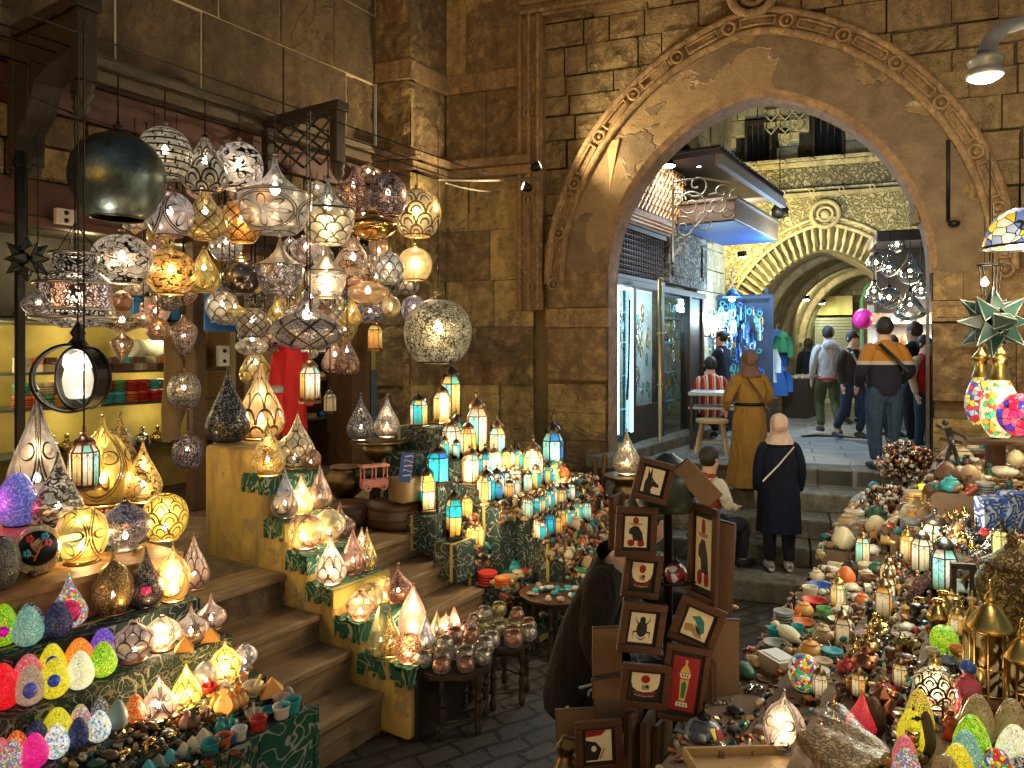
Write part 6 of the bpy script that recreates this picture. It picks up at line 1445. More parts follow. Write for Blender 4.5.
def s_jar():return lat([(.5,0),(.85,.2),(.95,.7),(.7,1.1),(.5,1.2),(.6,1.3),(.55,1.35),(.3,1.45),(.1,1.55),(.14,1.65),(.01,1.7)])
def s_vase():return lat([(.4,0),(.75,.4),(.85,.9),(.5,1.5),(.3,1.8),(.45,2.1),(.4,2.12),(.25,1.85)])
def s_lump():
 g=MB();g.sphere((0,0,.55),1,10,sx=1.2,sy=.8,sz=.55)
 g.v=[(x*(1+.12*math.sin(5*x+3*z)),y*(1+.15*math.sin(4*y+5*x)),z*(1+.1*math.sin(6*x)))for x,y,z in g.v];return g
def s_fish():
 g=MB();g.lathe(cr([(.02,-1.6),(.3,-1.3),(.55,-.6),(.62,.2),(.4,.9),(.14,1.3),(.35,1.7),(.02,1.75)],2),10,(0,0,.45),Matrix.Rotation(R(90),4,'Y'),sx=.75);return g
def s_cat():
 g=MB();g.lathe(cr([(.5,0),(.65,.2),(.55,.8),(.38,1.4),(.26,1.75)],2),10);g.sphere((0,-.12,2.0),.36,10)
 for x in(-.2,.2):g.lathe([(.12,0),(.01,.34)],6,(x,-.05,2.25))
 g.tube([(0,.5,.1),(.5,.6,.12),(.7,.1,.12)],.1,6)
 for x in(-.25,.25):g.tube([(x,-.4,1.1),(x,-.55,.1)],.12,6)
 return g
def s_elephant():
 g=MB();g.sphere((0,0,1.05),.7,10,sx=1.3)
 for x in(-.5,.5):
  for y in(-.3,.3):g.tube([(x,y,.8),(x,y,0)],[.26,.22],7)
 g.sphere((1.0,0,1.3),.42,10);g.tube([(1.3,0,1.3),(1.6,0,.9),(1.6,0,.35),(1.8,0,.2)],[.2,.15,.1,.07],7)
 for y in(-.45,.45):g.sphere((.9,y,1.35),.32,8,sx=.5,sy=.25)
 g.tube([(-.85,0,1.2),(-1.05,0,.7)],.05,5);return g
def s_camel():
 g=MB();g.sphere((0,0,1.4),.55,10,sx=1.4);g.sphere((0,0,1.85),.34,8)
 for x in(-.5,.5):
  for y in(-.22,.22):g.tube([(x,y,1.2),(x*1.05,y,.6),(x,y,0)],[.18,.12,.12],6)
 g.tube([(.6,0,1.4),(1.0,0,1.5),(1.15,0,2.1)],[.25,.18,.14],7);g.sphere((1.3,0,2.2),.2,8,sx=1.6);return g
def s_figure():
 g=MB();g.lathe(cr([(.5,0),(.42,.15),(.35,.9),(.42,1.5),(.5,1.8),(.2,2.05)],2),10,sy=.7);g.sphere((0,0,2.3),.27,10);g.lathe([(.38,2.1),(.42,2.4),(.3,2.65),(.05,2.75)],10,sy=.6)
 for x in(-1,1):g.tube([(.48*x,0,1.75),(.55*x,-.1,1.2),(.2*x,-.35,1.25)],.1,6)
 return g
def s_goblet():return lat([(.55,0),(.5,.06),(.12,.2),(.1,.8),(.35,1.0),(.75,1.4),(.8,2.0),(.72,2.0),(.6,1.4),(.01,1.1)])
def s_pyr():
 g=MB();g.add([(-1,-1,0),(1,-1,0),(1,1,0),(-1,1,0),(0,0,1.35)],[(3,2,1,0),(0,1,4),(1,2,4),(2,3,4),(3,0,4)]);return g
def s_box():
 g=MB();g.box((0,0,.45),(2,1.4,.9));g.box((0,0,.97),(2.1,1.5,.14));g.box((0,0,1.06),(1.6,1.0,.06));return g
def s_teapot():
 g=lat([(.5,0),(.9,.3),(1,.7),(.7,1.1),(.35,1.3),(.45,1.4),(.25,1.6),(.08,1.8),(.13,1.9),(.01,2.0)],14)
 g.tube([(.85,0,.5),(1.3,0,.7),(1.4,0,1.2),(1.75,0,1.4)],[.16,.12,.08,.06],7);g.tube([(-.8,0,1.0),(-1.3,0,1.2),(-1.4,0,.7),(-.9,0,.35)],.07,6);return g
def s_candle():
 g=lat([(.6,0),(.55,.08),(.15,.2),(.25,.5),(.12,.8),(.12,1.6),(.3,1.8),(.1,1.9)],10);g.lathe([(.12,1.9),(.12,2.6),(.01,2.65)],8);return g
def s_basket():
 g=lat([(.7,0),(.9,.3),(1,.6),(.9,.6),(.75,.2)],14)
 for z in(.12,.25,.38,.5):g.torus((0,0,z),.76+z*.42,.05,14,4)
 g.tube([(math.cos(a),0,.6+1.0*math.sin(a))for a in[PI*i/8 for i in range(9)]],.05,5);return g
def s_plate():
 g=MB();g.lathe([(.01,0),(.5,.02),(.8,.1),(1,.16),(1,.2),(.5,.08),(.01,.06)],18);g.torus((0,0,.15),.9,.04,18,4);return g
def s_mortar():
 g=lat([(.45,0),(.5,.08),(.3,.2),(.75,.5),(.95,1.1),(.86,1.1),(.6,.6),(.01,.4)],12);g.tube([(.1,0,.5),(.75,.1,1.75)],[.22,.14],7);return g
def s_scarab():
 g=MB();g.sphere((0,0,.3),.8,12,sx=1.25,sz=.45);g.sphere((1.0,0,.26),.4,8,sz=.6);g.tube([(-.9,0,.64),(0,0,.70),(.7,0,.6)],.04,4)
 for s_ in(-1,1):
  for x in(-.5,0,.5):g.tube([(x,s_*.6,.2),(x+.1,s_*1.0,.25),(x+.15,s_*1.15,0)],.06,4)
 return g
def s_egg():return lat([(.02,0),(.6,.12),(.9,.6),(.8,1.2),(.4,1.75),(.02,1.9)],12)
def s_bottle():return lat([(.6,0),(.75,.1),(.75,1.0),(.3,1.3),(.2,1.7),(.3,1.75),(.25,2.0),(.01,2.1)],10)
def s_minlan():
 g=MB();g.lathe([(.7,0),(.7,.1),(.6,.14),(.6,1.1),(.8,1.15),(.75,1.22),(.3,1.7),(.08,1.8),(.12,1.95),(.01,2.05)],6,smooth=False);g.torus((0,0,2.15),.16,.04,10,4,Matrix.Rotation(R(90),4,'X'))
 for i in range(6):a=PI/3*i;g.tube([(.62*math.cos(a),.62*math.sin(a),.1),(.62*math.cos(a),.62*math.sin(a),1.15)],.07,4)
 return g
def s_bust():
 g=MB();g.lathe(cr([(.5,0),(.55,.1),(.3,.35),(.75,.6),(.8,.9),(.3,1.15),(.28,1.35)],2),12,sy=.6);g.sphere((0,-.05,1.7),.38,10,sz=1.15);g.lathe(cr([(.42,1.55),(.5,2.0),(.58,2.6),(.1,2.65)],2),12,(0,.12,0));g.sphere((0,-.42,1.65),.07,5);return g
SHP=dict(bowl=s_bowl,cup=s_cup,stack=s_stack,jar=s_jar,vase=s_vase,lump=s_lump,fish=s_fish,cat=s_cat,elephant=s_elephant,camel=s_camel,figure=s_figure,goblet=s_goblet,pyr=s_pyr,box=s_box,teapot=s_teapot,candle=s_candle,basket=s_basket,plate=s_plate,mortar=s_mortar,scarab=s_scarab,egg=s_egg,bottle=s_bottle,minlan=s_minlan,bust=s_bust)
NM=dict(bowl=('bowl','bowl'),cup=('cup','cup'),stack=('stacked_bowls','stack of bowls'),jar=('lidded_jar','lidded jar'),vase=('vase','vase'),lump=('carved_stone','rounded carved stone'),fish=('fish_carving','fish shaped carving'),cat=('cat_figurine','cat figurine'),elephant=('elephant_figurine','elephant figurine'),camel=('camel_figurine','camel figurine'),figure=('statuette','standing statuette'),goblet=('goblet','goblet'),pyr=('pyramid_ornament','pyramid ornament'),box=('trinket_box','trinket box'),teapot=('teapot','teapot'),candle=('candle_holder','candle holder'),basket=('wicker_basket','handled basket'),plate=('dish','shallow dish'),mortar=('mortar_and_pestle','mortar with pestle'),scarab=('scarab_ornament','scarab ornament'),egg=('stone_egg','polished stone egg'),bottle=('bottle','stoppered bottle'),minlan=('small_lantern','small lantern'),bust=('bust_ornament','crowned bust'))
def item_mesh(kind,mat):
 m=GM[mat]if isinstance(mat,str)else mat
 return cached(('it',kind,m.name),lambda:SHP[kind]().mesh(NM[kind][0],m))
PLACED=[]
def item(kind,mat,p,r,region=None,label=None,rz=None,tilt=0,grp=None,noun=None,name=None,px=None):
 o=part(name or NM[kind][0],item_mesh(kind,mat),None,p,(r,)*3,(tilt,0,rnd.uniform(0,6.28)if rz is None else rz));x,y=pix(p)
 PLACED.append((p[0],p[1],r))
 if label:tag(o,label,NM[kind][1].split()[-1]if kind not in('stack','mortar')else kind,grp);ITEMS.append((o,x,y,8))
 else:need(o,noun or('%s %s'%(mat,NM[kind][1])),NM[kind][1].split()[-1]if kind not in('stack','mortar')else kind,grp or 'souvenirs on the stalls',region,x,y)
 return o
def IT(kind,mat,px,py,rp,label=None,boxes=RB,region='R',**k):
 p=land2(px,py,boxes);return item(kind,mat,p,rp/F*p.y,region,label,**k)
def free(p,r):return all((p[0]-a)**2+(p[1]-b)**2>(r+c)**2*.60 for a,b,c in PLACED)
def block(px,py,rp,boxes):p=land2(px,py,boxes);PLACED.append((p.x,p.y,rp/F*p.y));return p
BL=[(-3.6,-.76,a,b,z)for a,b,z in T0s]
for a in(('pyr','turquoise',142,768,9),('pyr','grey',152,762,9),('pyr','turquoise',164,757,9),('pyr','cream',176,750,9),('pyr','cream',186,746,10),('pyr','cream',197,741,12)):
 IT(*a[:5],boxes=BL,region='L',rz=R(12),noun='small %s pyramid'%a[1])
IT('pyr','amber',272,693,12,'salmon pink stone pyramid at the stair edge of the left stall',BL,rz=.4)
IT('pyr','amber',180,676,9,'orange alabaster pyramid under the white gold squat lamp',BL,rz=.4);IT('pyr','amber',208,658,9,'orange alabaster pyramid under the daisy onion lamp',BL,rz=.4);IT('pyr','amber',229,646,9,'orange alabaster pyramid right of the rose copper onion lamp',BL,rz=.4)
for a in(('vase','pink',186,726,8,'pinkish stone vase with dark stopper, left of three'),('vase','brown',198,728,8,'brown stone vase, middle of the three stoppered ones'),('vase','teal',211,728,8,'teal glazed vase with a blue lid'),('mortar','teal',229,731,10,'teal mortar with its pestle leaning out'),('mortar','cream',253,693,11,'cream mortar with yellow pestle, highest on the corner'),('mortar','bone',253,718,9,'bone mortar with tall pale pestle'),('bowl','brown',213,752,13,'wide dark stone bowl behind the lidless teal cups'),('cup','orange',239,752,12,'terracotta cup standing on a teal one at the corner'),('cup','white',256,744,11,'white rimmed brown cup in the corner rows'),('cup','red',278,735,12,'dark red cup near the green cloth edge'),('cup','blue',262,757,10,'blue glazed cup at the cloth edge'),('cup','teal',310,717,13,'turquoise bowl shaped cup at the outermost stall corner'),('cup','white',290,718,12,'white cup full of beads at the stall corner'),('cup','pink',281,704,11,'pink cup behind the white bead cup'),('cup','grey',300,700,9,'grey stone cup at the back of the corner'),('egg','grey',288,697,7,'grey white polished stone ball in a cup'),('bowl','teal',268,712,10,'teal bowl in the middle of the corner cups'),('cup','teal',245,768,13,'teal cup at the bottom edge of the left stall')):
 IT(a[0],a[1],a[2],a[3]+3,a[4],a[5],BL)
for i,(px,py)in enumerate(((222,716),(232,712),(242,706),(226,704),(238,700),(216,710),(246,712))):
 IT('vase',MC['amber alabaster'],px,py,8,boxes=BL,region='L',noun='amber alabaster vase')
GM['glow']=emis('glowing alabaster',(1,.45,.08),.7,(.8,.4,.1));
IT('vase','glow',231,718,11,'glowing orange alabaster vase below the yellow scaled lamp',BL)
def fill(boxes,region,n,kinds,mats,rr,grp,s_rng=None,t_rng=None,lim=None,tries=14):
 k=0;areas=[max(.001,(b[1]-b[0])*(b[3]-b[2]))for b in boxes]
 for _ in range(n*tries):
  if k>=n:break
  b=rnd.choices(boxes,areas)[0];s,t=rnd.uniform(b[0]+.04,b[1]-.04),rnd.uniform(b[2]+.04,b[3]-.04)
  if s_rng and not s_rng[0]<s<s_rng[1]:continue
  if t_rng and not t_rng[0]<t<t_rng[1]:continue
  p=ST(s,t,b[4]+.001)
  if p.y<1.5:continue
  x,y=pix(p)
  if not(-12<x<1036 and y<800)or lim and not lim(x,y):continue
  r=rnd.uniform(*rr)
  if not free(p,r):continue
  kd=rnd.choice(kinds);rs={'elephant':.6,'camel':.55,'fish':.6,'figure':.75,'cat':.7,'box':.8,'candle':.75,'minlan':.8,'goblet':.8,'bottle':.8,'vase':.8}.get(kd,1)
  item(kd,rnd.choice(mats),p,r*rs,region,grp=grp);k+=1
 return k
for _r,px,py,rr in[(0,x,y,rp)for _,x,y,rp in ITEMS if y>420]:
 pass
for o,x,y,rp in ITEMS:
 if o.location.z<1.8 and o.location.y<9:PLACED.append((o.location.x,o.location.y,rp/F*o.location.y*.9))
fill([b for b in BL if b[4]<.7],'L',34,['cup','cup','mortar','bowl','jar'],['white','teal','brown','blue','red','orange','bone','grey','pink'],(.034,.044),'stone cups and mortars at the corner of the left stall',lim=lambda x,y:205<x<330)
fill([b for b in BL if b[4]<.7],'L',50,['fish','scarab','lump','lump','cat','elephant'],['brown','brass','dark green','brass','grey'],(.026,.040),'small metal figures low on the left stall',lim=lambda x,y:95<x<215 and y>715)
fill(BL,'L',14,['lump','cup','jar'],['brown','copper','dark green'],(.022,.032),'small trinkets between the left stall lamps',lim=lambda x,y:20<x<250)
for b in B2[3:8]:
 s_=b[0]+.06
 while s_<min(b[1],2.9):
  q=ST(s_,(b[2]+b[3])/2+rnd.uniform(-.03,.03),b[4]);r=rnd.uniform(.042,.056);s_+=.115
  if not free(q,r*.9):continue
  PLACED.append((q.x,q.y,r));x,y=pix(q);cc=rnd.choice((('t','w'),('a','y'),('w','m'),('b','t'),('c','a'),('t','y')))
  o_=lantern(x,y,r/q.y*F,r*rnd.uniform(4,5.2)/q.y*F,q.y,cc,None,(BZ,M_DRK)[len(PLACED)%2],z=q.z,st=1.0);ITEMS.pop()
  need(o_,{'t':'turquoise','a':'amber','w':'white','b':'blue','c':'cream'}[cc[0]]+' paned lantern','lantern','smaller lanterns between the rows on the second stall','2',x,y-12)
IT('stack','red',487,585,10,'bright red stacked bowls, taller stack at the front of the second stall',B2);IT('stack','orange',502,588,8,'orange red stacked bowls beside the taller red stack',B2)
IT('fish','tan',531,590,12,'large split tan carving lying at the stall front',B2,rz=.6);IT('jar','teal',522,570,9,'teal jar behind the large tan carving',B2)
for a in(('bottle','teal',553,520,8,'teal bottle standing in the middle of the pottery'),('cup','orange',561,533,9,'orange bowl in front of the teal bottle'),('jar','cream',580,530,9,'cream jar near the crouching man'),('figure','orange',567,508,7,'orange statuette among the back pottery'),('cat','green',535,480,8,'green cat figurine behind the bright white lantern'),('egg','orange',548,478,7,'orange egg ornament beside the lonely blue lantern'),('vase','brass',578,498,6,'slim brass vase at the back by the pier')):
 IT(*a,boxes=B2)
fill(B2[:5]+B2[10:11],'2',250,['bowl','cup','jar','stack','lump','figure','cat','vase','box','scarab','mortar','egg','goblet'],['bone','tan','orange','teal','dark green','cream','white','red','amber','brown','blue','green','tan','cream','bone','brown','amber'],(.046,.072),'pottery and carvings on the second stall',lim=lambda x,y:462<x<640)
c3=t3.location+Vector((0,0,.445));g=MB();g.lathe([(.24,0),(.27,.025),(.26,.03),(.2,.01),(.01,.008)],24);tag(g.build('round_tray',GM['brown'],None,c3),'round brown tray of shells and stones on the spindle stool','tray')
for i in range(22):
 a,q=rnd.uniform(0,6.28),math.sqrt(rnd.random())*.19;item(rnd.choice(['lump','scarab','bowl','egg','lump']),rnd.choice(['bone','teal','cream','turquoise','white','tan']),c3+Vector((q*math.cos(a),q*math.sin(a),.012+.02*(i%2))),rnd.uniform(.026,.036),'S',grp='shells and stones on the stool tray')
def RL(kind,px,py,rp,hp,mat,col,label,**k):
 p=land2(px,py,RB);x,y=pix(p);PLACED.append((p.x,p.y,rp/F*p.y));return stand(kind,x,y,rp,hp,p.y,mat,col,label,z=p.z,grp='lamps on the right stall',**k)
RL('bulbous',784,752,20,62,lampmat('petal',(.25,.2,.18),(1,.88,.75),.7),M_SIL,'silver engraved teardrop lamp lit white, standing behind the wooden tray',light=5)
RL('tear',862,735,15,44,mosaic('crimson bead mosaic',[(.8,.02,.04),(.7,.0,.05)],.5,9,(.9,.5,.3)),M_BRZ and(.45,.3,.12),'crimson beaded tall lamp body in front of the brass teapot',bulb=False)
RL('globe',934,706,19,36,lampmat('circles',(.12,.10,.05),(1,.97,.72),1.1,th=.12),M_DRK,'black and cream mosaic globe with a honeycomb star pattern',light=10)
for a in((919,742,14,52,'yellowd','tall gold mosaic lamp standing left of the black pod'),(912,752,14,42,'yellow','yellow mosaic egg with red band, upper left group'),(905,772,12,36,'pink','rose pink mosaic egg near the bottom edge'),(893,782,14,36,'multi','rainbow mosaic egg with turquoise spots at the bottom edge'),(978,745,16,50,'crackg','brown crackle glass egg, rear of the right group'),(972,762,17,46,'green','green mosaic egg with yellow tiles in the right group'),(966,775,15,44,'teal','white and teal mosaic egg in the right group'),(958,785,15,40,'yellow','yellow mosaic egg at the bottom of the right group'),(946,792,15,36,'crackg','brown crackle egg nearest the camera'),(1012,752,17,52,'crackg','tall crackle glass egg at the right picture edge'),(1015,772,17,46,'cream','cream mosaic egg at the right picture edge'),(998,790,16,40,'redfl','red and white mosaic egg at the bottom right'),(1020,792,14,34,'bw','black and white mosaic egg in the bottom right corner')):
 p=land2(a[0],a[1],RB);q=P(a[0],a[1],p.y);PLACED.append((p.x,p.y,.05));egg(a[0],a[1],a[2],a[3],a[4],a[5],p=p,grp='mosaic eggs at the front of the right stall')
for a in((926,755,9,44,'dark slender wooden pod ornament between the egg groups'),(912,782,9,30,'short dark wooden pod ornament at the bottom'),(873,735,12,38,'dark brown round bellied pod beside the crimson lamp')):
 p=land2(a[0],a[1],RB);x,y=pix(p);d=p.y;e=empty('wooden_pod',p,0,a[4],'ornament');part('body',shade_mesh('egg',round(a[3]/a[2],1),M_LEA,14),e,(0,0,a[3]/F*d*.5),(a[2]/F*d,)*3);ITEMS.append((e,x,y-15,9));PLACED.append((p.x,p.y,.05))
def star_mosaic(px,py,rp,d,z,label):pass
RL('globe',804,690,15,34,MO_['redfl'],M_DRK,'stained glass globe with red and yellow flowers on the right stall',bulb=False)
RL('globe',944,655,13,28,MO_['green'],M_DRK,'green mosaic bowl lamp with daisy tiles below the round mirror',bulb=False)
for a in(('teapot','brass',868,695,14,'large old brass teapot with curved spout'),('jar','brass',881,640,12,'brass lidded pot with a pointed lid'),('box','brown',862,643,9,'striped inlaid box left of the brass lidded pot'),('box','brown',904,645,10,'striped inlaid box right of the brass lidded pot'),('basket','silver',823,655,11,'handled dark silver basket at the middle of the stall'),('goblet','brass',922,620,10,'large brass goblet left of the round mirror'),('box','bone',778,672,16,'pale bone box with layered lid near the stall edge'),('bowl','orange',804,628,12,'bright orange bowl on the right stall'),('cup','green',824,618,10,'large green glazed cup beside the orange bowl'),('cup','green',813,638,7,'small green bowl below the orange one'),('bowl','red',815,607,13,'wide coral rimmed bowl'),('bowl','blue',820,592,13,'wide blue glazed bowl'),('stack','grey',772,622,10,'grey patterned stacked bowls at the edge'),('cup','teal',741,630,9,'teal rimmed cup at the left edge of the right stall'),('fish','cream',788,640,15,'long cream leaf shaped carving'),('egg','orange',846,585,10,'orange alabaster cup shape behind the blue bowl'),('figure','black',870,625,9,'dark bronze seated statuette in the middle of the stall'),('teapot','black',770,605,8,'small black pot by the stall edge'),('bust','brown',890,672,9,'dark crowned bust in front of the striped boxes'),('candle','brass',960,660,8,'brass candle holder left of the glass perfume bottle'),('minlan','black',850,580,11,'dark unlit lantern behind the orange cup')):
 IT(*a,noun=None)
for px,py,l in((872,655,'small red fez shaped hat, upper of the two'),(873,672,'small red fez shaped hat, lower of the two')):
 p=land2(px,py,RB);g=MB();r_=8/F*p.y;g.lathe([(r_,0),(r_*.75,r_*1.3),(.001,r_*1.32)],16);e=g.build('fez_hat',plain('red felt',(.55,.02,.02),.9),None,p);tag(e,l,'hat');g=MB();g.tube([(0,0,r_*1.32),(r_*.5,0,r_*1.4),(r_*.95,0,r_*.5)],.003,4);q=g.build('tassel',M_BLACK);q.parent=e;ITEMS.append((e,px,py,8))
def RLn(px,py,rp,hp,cols,label,fcol=M_DRK,lift=0,**k):
 p=land2(px,py,RB);x,y=pix(p);PLACED.append((p.x,p.y,rp/F*p.y));return lantern(x,y-hp/2,rp,hp,p.y,cols,label,fcol,z=p.z+lift,**k)
RLn(944,600,14,70,('m','w','m'),'mint glass lantern glowing at the top of the right stall',M_DRK,n=6,st=1.4,light=14,lc=(.7,1,.9))
RLn(976,575,15,62,('y','g','w'),'black framed dome lantern with yellow and green panes',M_DRK,n=6,st=.7)
RLn(842,650,10,44,('c','c'),'narrow wooden lantern with amber pane in front of the bright white glow',BZ,n=4,st=.45)
RLn(884,620,10,46,('c','a'),'bronze framed lantern with honey panes by the striped boxes',BZ,n=4,st=.6);RLn(896,618,9,54,('b','c'),'lantern with a blue upper pane and honey lower pane',BZ,n=4,st=.8,band=2)
RLn(922,575,11,50,('w','c'),'white paned lantern with curled pattern left of the mint one',M_DRK,st=1.0,light=12)
RLn(1000,560,9,40,('y',),'small olive glass lantern at the right of the dome lantern',M_DRK,st=.25);RLn(902,750,10,46,('c',),'dark carved wood lantern with perforated panels beside the crimson lamp',(.12,.07,.04),n=4,st=.12);RLn(917,735,8,40,('w',),'white cut panel lantern behind the gold mosaic lamp',(.5,.48,.4),n=4,st=.3)
GB_=(.60,.42,.14)
GB=plain('gilded brass',(.65,.44,.13),.3,1.0,var=.4,nscale=10,bump=.3)
for i,a_ in enumerate(((858,700,'a'),(838,610,'y'),(900,690,'y'),(935,690,'c'),(860,560,'m'),(908,560,'a'),(888,590,'y'),(956,640,'a'),(820,700,'c'))):o_=RLn(a_[0],a_[1],8,36,(a_[2],'c'),None,(BZ,GB_)[i%2],st=.8);ITEMS.pop();need(o_,'small %s lantern'%{'a':'amber','y':'yellow','c':'cream','m':'mint green'}[a_[2]],'lantern','small lit lanterns on the right stall','R',a_[0],a_[1]-18)
def tower(px,py,rp,hp,label,ring=True):
 p=land2(px,py,RB);r=rp/F*p.y;h=hp/F*p.y;e=empty('gilt_lantern',p,rnd.uniform(0,1),label,'lantern','gilded brass lanterns on the right stall');PLACED.append((p.x,p.y,r))
 g=MB();g.lathe([(r,0),(r,h*.05),(r*.88,h*.07)],8,smooth=False);g.build('base',GB,e);g=MB();g.lathe(cr([(r*1.1,h*.62),(r,h*.66),(r*.5,h*.78),(r*.25,h*.82),(r*.3,h*.86),(r*.08,h*.92)],2),16);g.build('domed_cap',GB,e)
 g=MB();
 for i in range(8):a=PI/4*i;g.tube([(r*.9*math.cos(a),r*.9*math.sin(a),h*.05),(r*.9*math.cos(a),r*.9*math.sin(a),h*.62)],r*.07,5)
 for z in(.08,.3,.6):g.torus((0,0,h*z),r*.9,r*.06,16,5)
 g.build('cage',GB,e)
 g=MB();g.lathe([(r*.78,h*.06),(r*.78,h*.6)],12);g.build('inner_glass',lampmat('filigree',(.4,.28,.1),(1,.75,.35),.35,dens=2),e)
 g=MB();g.torus((0,0,h*.96),r*.35,r*.05,16,5,Matrix.Rotation(R(90),4,'X'));g.build('carrying_ring',GB,e);ITEMS.append((e,px,py-hp/2,rp))
tower(990,700,19,118,'tall gilded cage lantern with a big carrying ring, at the right');tower(972,690,9,100,'slimmer gilded lantern just left of the tall caged one');tower(1022,720,15,100,'gilded lantern with glass panes cut by the right edge')
proplathe('glass_bottle',968,715,land2(968,715).y,land2(968,715).z,cr([(.7,0),(.9,.3),(.8,1.0),(1,1.8),(.8,2.6),(.4,3.0),(.45,3.4)],1),.045,plain('pink glass',(.70,.10,.15),.1,coat=1),'tall pink red glass bottle with blue stopper left of the gilded lantern','bottle',16,[('stopper',[(.5,3.4),(.6,3.7),(.3,4.2),(.01,4.3)],GM['blue'])])
q=land2(1012,640);proplathe('brass_vessel',1012,640,q.y,q.z,[(.6,0),(.7,.1),(.45,.4),(.9,1.2),(1.1,2.0),(.8,2.5),(.95,2.6),(.5,2.9),(.15,3.3),(.2,3.5),(.02,3.7)],.13,carved('embossed brass',(.10,.06,.02),(.50,.36,.14),24,1.5),'huge embossed brass vessel with domed lid at the right edge','vessel')
def mirror(px,py,d,r,tilt,label,rect=False):
 c=P(px,py,d);e=empty('wall_mirror',c,tilt,label,'mirror');Mx=Matrix.Rotation(R(80),4,'X');mm=plain('mirror glass',(.6,.7,.75),.03,1.0,var=.02);g=MB()
 if rect:
  w,h=r;
  for a,b,cc,dd in((-w,0,.025,h*2),(w,0,.025,h*2),(0,h,w*2+.025,.03),(0,-h,w*2+.025,.03)):g.box((a,0,b),(cc,.03,dd))
  g.build('frame',M_WD,e,bevel=.004);g=MB();g.box((0,.005,0),(w*2,.01,h*2));g.build('glass',mm,e)
 else:
  g.lathe([(r,0),(r*1.02,.02),(r*.74,.03),(r*.72,.005)],28,M=Mx);g.build('frame',carved('inlaid frame '+label[:3],(.05,.02,.015),(.28,.07,.04),30,1.2),e);g=MB();g.lathe([(r*.73,.012),(.001,.013)],28,M=Mx);g.build('glass',mm,e)
mirror(942,612,4.0,.22,.15,'round mirror with red brown inlaid frame leaning on the right stall');mirror(990,588,3.9,.17,-.5,'second round mirror in a dark red frame, right of the rectangular one');mirror(963,592,3.7,(.045,.13),-.2,'small upright rectangular mirror in a dark wooden frame',True)
g=MB();q=on_z(724,822,.875);
g.obox(q,Vector((.42,.02,0)),Vector((-.05,.36,0)),(0,0,.012));
for a,b,cc in((q,Vector((.42,.02,0)),Vector((0,.012,0))),(q+Vector((-.05,.36,0)),Vector((.42,.02,0)),Vector((0,.012,0))),(q,Vector((.012,0,0)),Vector((-.05,.36,0))),(q+Vector((.41,.02,0)),Vector((.012,0,0)),Vector((-.05,.36,0)))):g.obox(a,b,cc,(0,0,.045))
tag(g.build('wooden_tray',M_WL,bevel=.003),'pale wooden tray at the bottom of the stall beside the picture stand','tray');PLACED.append((q.x+.2,q.y+.18,.22))
q=on_z(868,782,1.0);e=empty('wrapped_box',q,.30,'flat brown decorated box in clear plastic at the bottom of the stall','box');g=MB();g.box((0,.1,.045),(.25,.20,.05),mat=Matrix.Rotation(R(12),4,'X'));g.build('box',carved('gilded paper',(.34,.20,.06),(.58,.40,.15),60,.6),e,bevel=.006)
t=NT('plastic wrap');mx=t.n('MixShader',{0:.10});t.set(mx,1,t.n('BsdfTransparent'));t.set(mx,2,t.n('BsdfGlossy',{'Roughness':.3,'Normal':t.bump(t.noise(t.coord('Object'),9,2).outputs[0],.5,.03)}));M_WRAP=t.done(mx)
g=MB();g.grid(lambda u,v:Vector(((u-.5)*.30,-.03+v*.26,.085+.05*v-.09*(abs(u-.5)*2)**6+.006*math.sin(14*u+9*v))),20,14);g.build('plastic_wrap',M_WRAP,e);PLACED.append((q.x,q.y+.1,.2));BXQ=q.copy()
fill([b for b in RB if b[0]<2],'R',34,['minlan','teapot','candle','goblet','vase','minlan'],['brass','brass','copper','black','brass','silver'],(.055,.075),'large brass pieces on the near right stall',t_rng=(-3.5,-2.6))
fill([b for b in RB if b[0]<2],'R',150,['bowl','stack','lump','fish','box','jar','cup','elephant','scarab','plate','basket'],['bone','cream','tan','orange','teal','grey','bone','tan','white','brown','dark green','tan','brown','bone','amber'],(.045,.070),'carvings and bowls on the near right stall',t_rng=(-2.62,-2.15),s_rng=(.1,2.5))
fill([b for b in RB if b[0]>=2.3],'F',150,['bowl','stack','lump','fish','jar','cup','cat','camel','egg','vase'],['bone','cream','tan','tan','teal','bone','white','brown','amber','dark green','brown','grey','tan','cream'],(.060,.095),'carvings and bowls on the far right stall',t_rng=(-3.2,-2.15))
fill([b for b in RB if b[0]<2],'R',240,['teapot','candle','figure','cat','goblet','minlan','box','bust','scarab','camel','lump','vase','bottle','jar'],['brass','copper','brown','black','brass','silver','red','amber','bone'],(.034,.048),'metal and wood souvenirs on the near right stall',t_rng=(-3.6,-2.6))
fill([b for b in RB if b[0]<2],'R',40,['lump','scarab','elephant','box','fish'],['black','brown','silver','grey','copper'],(.026,.036),'dark metal bits at the front of the right stall',t_rng=(-2.62,-2.15),s_rng=(-1,.5))
t=NT('mixed trinket colours');gi=t.n('NewGeometry');M_HEAP=t.done(t.bsdf(color=t.ramp(gi.outputs['Random Per Island'],[(i/9,c)for i,c in enumerate([(.50,.38,.22),(.09,.045,.025),(.55,.36,.12),(.03,.16,.16),(.28,.06,.03),(.58,.50,.36),(.025,.022,.02),(.30,.18,.08),(.18,.10,.05)])],'CONSTANT'),rough=.3,metal=.25))
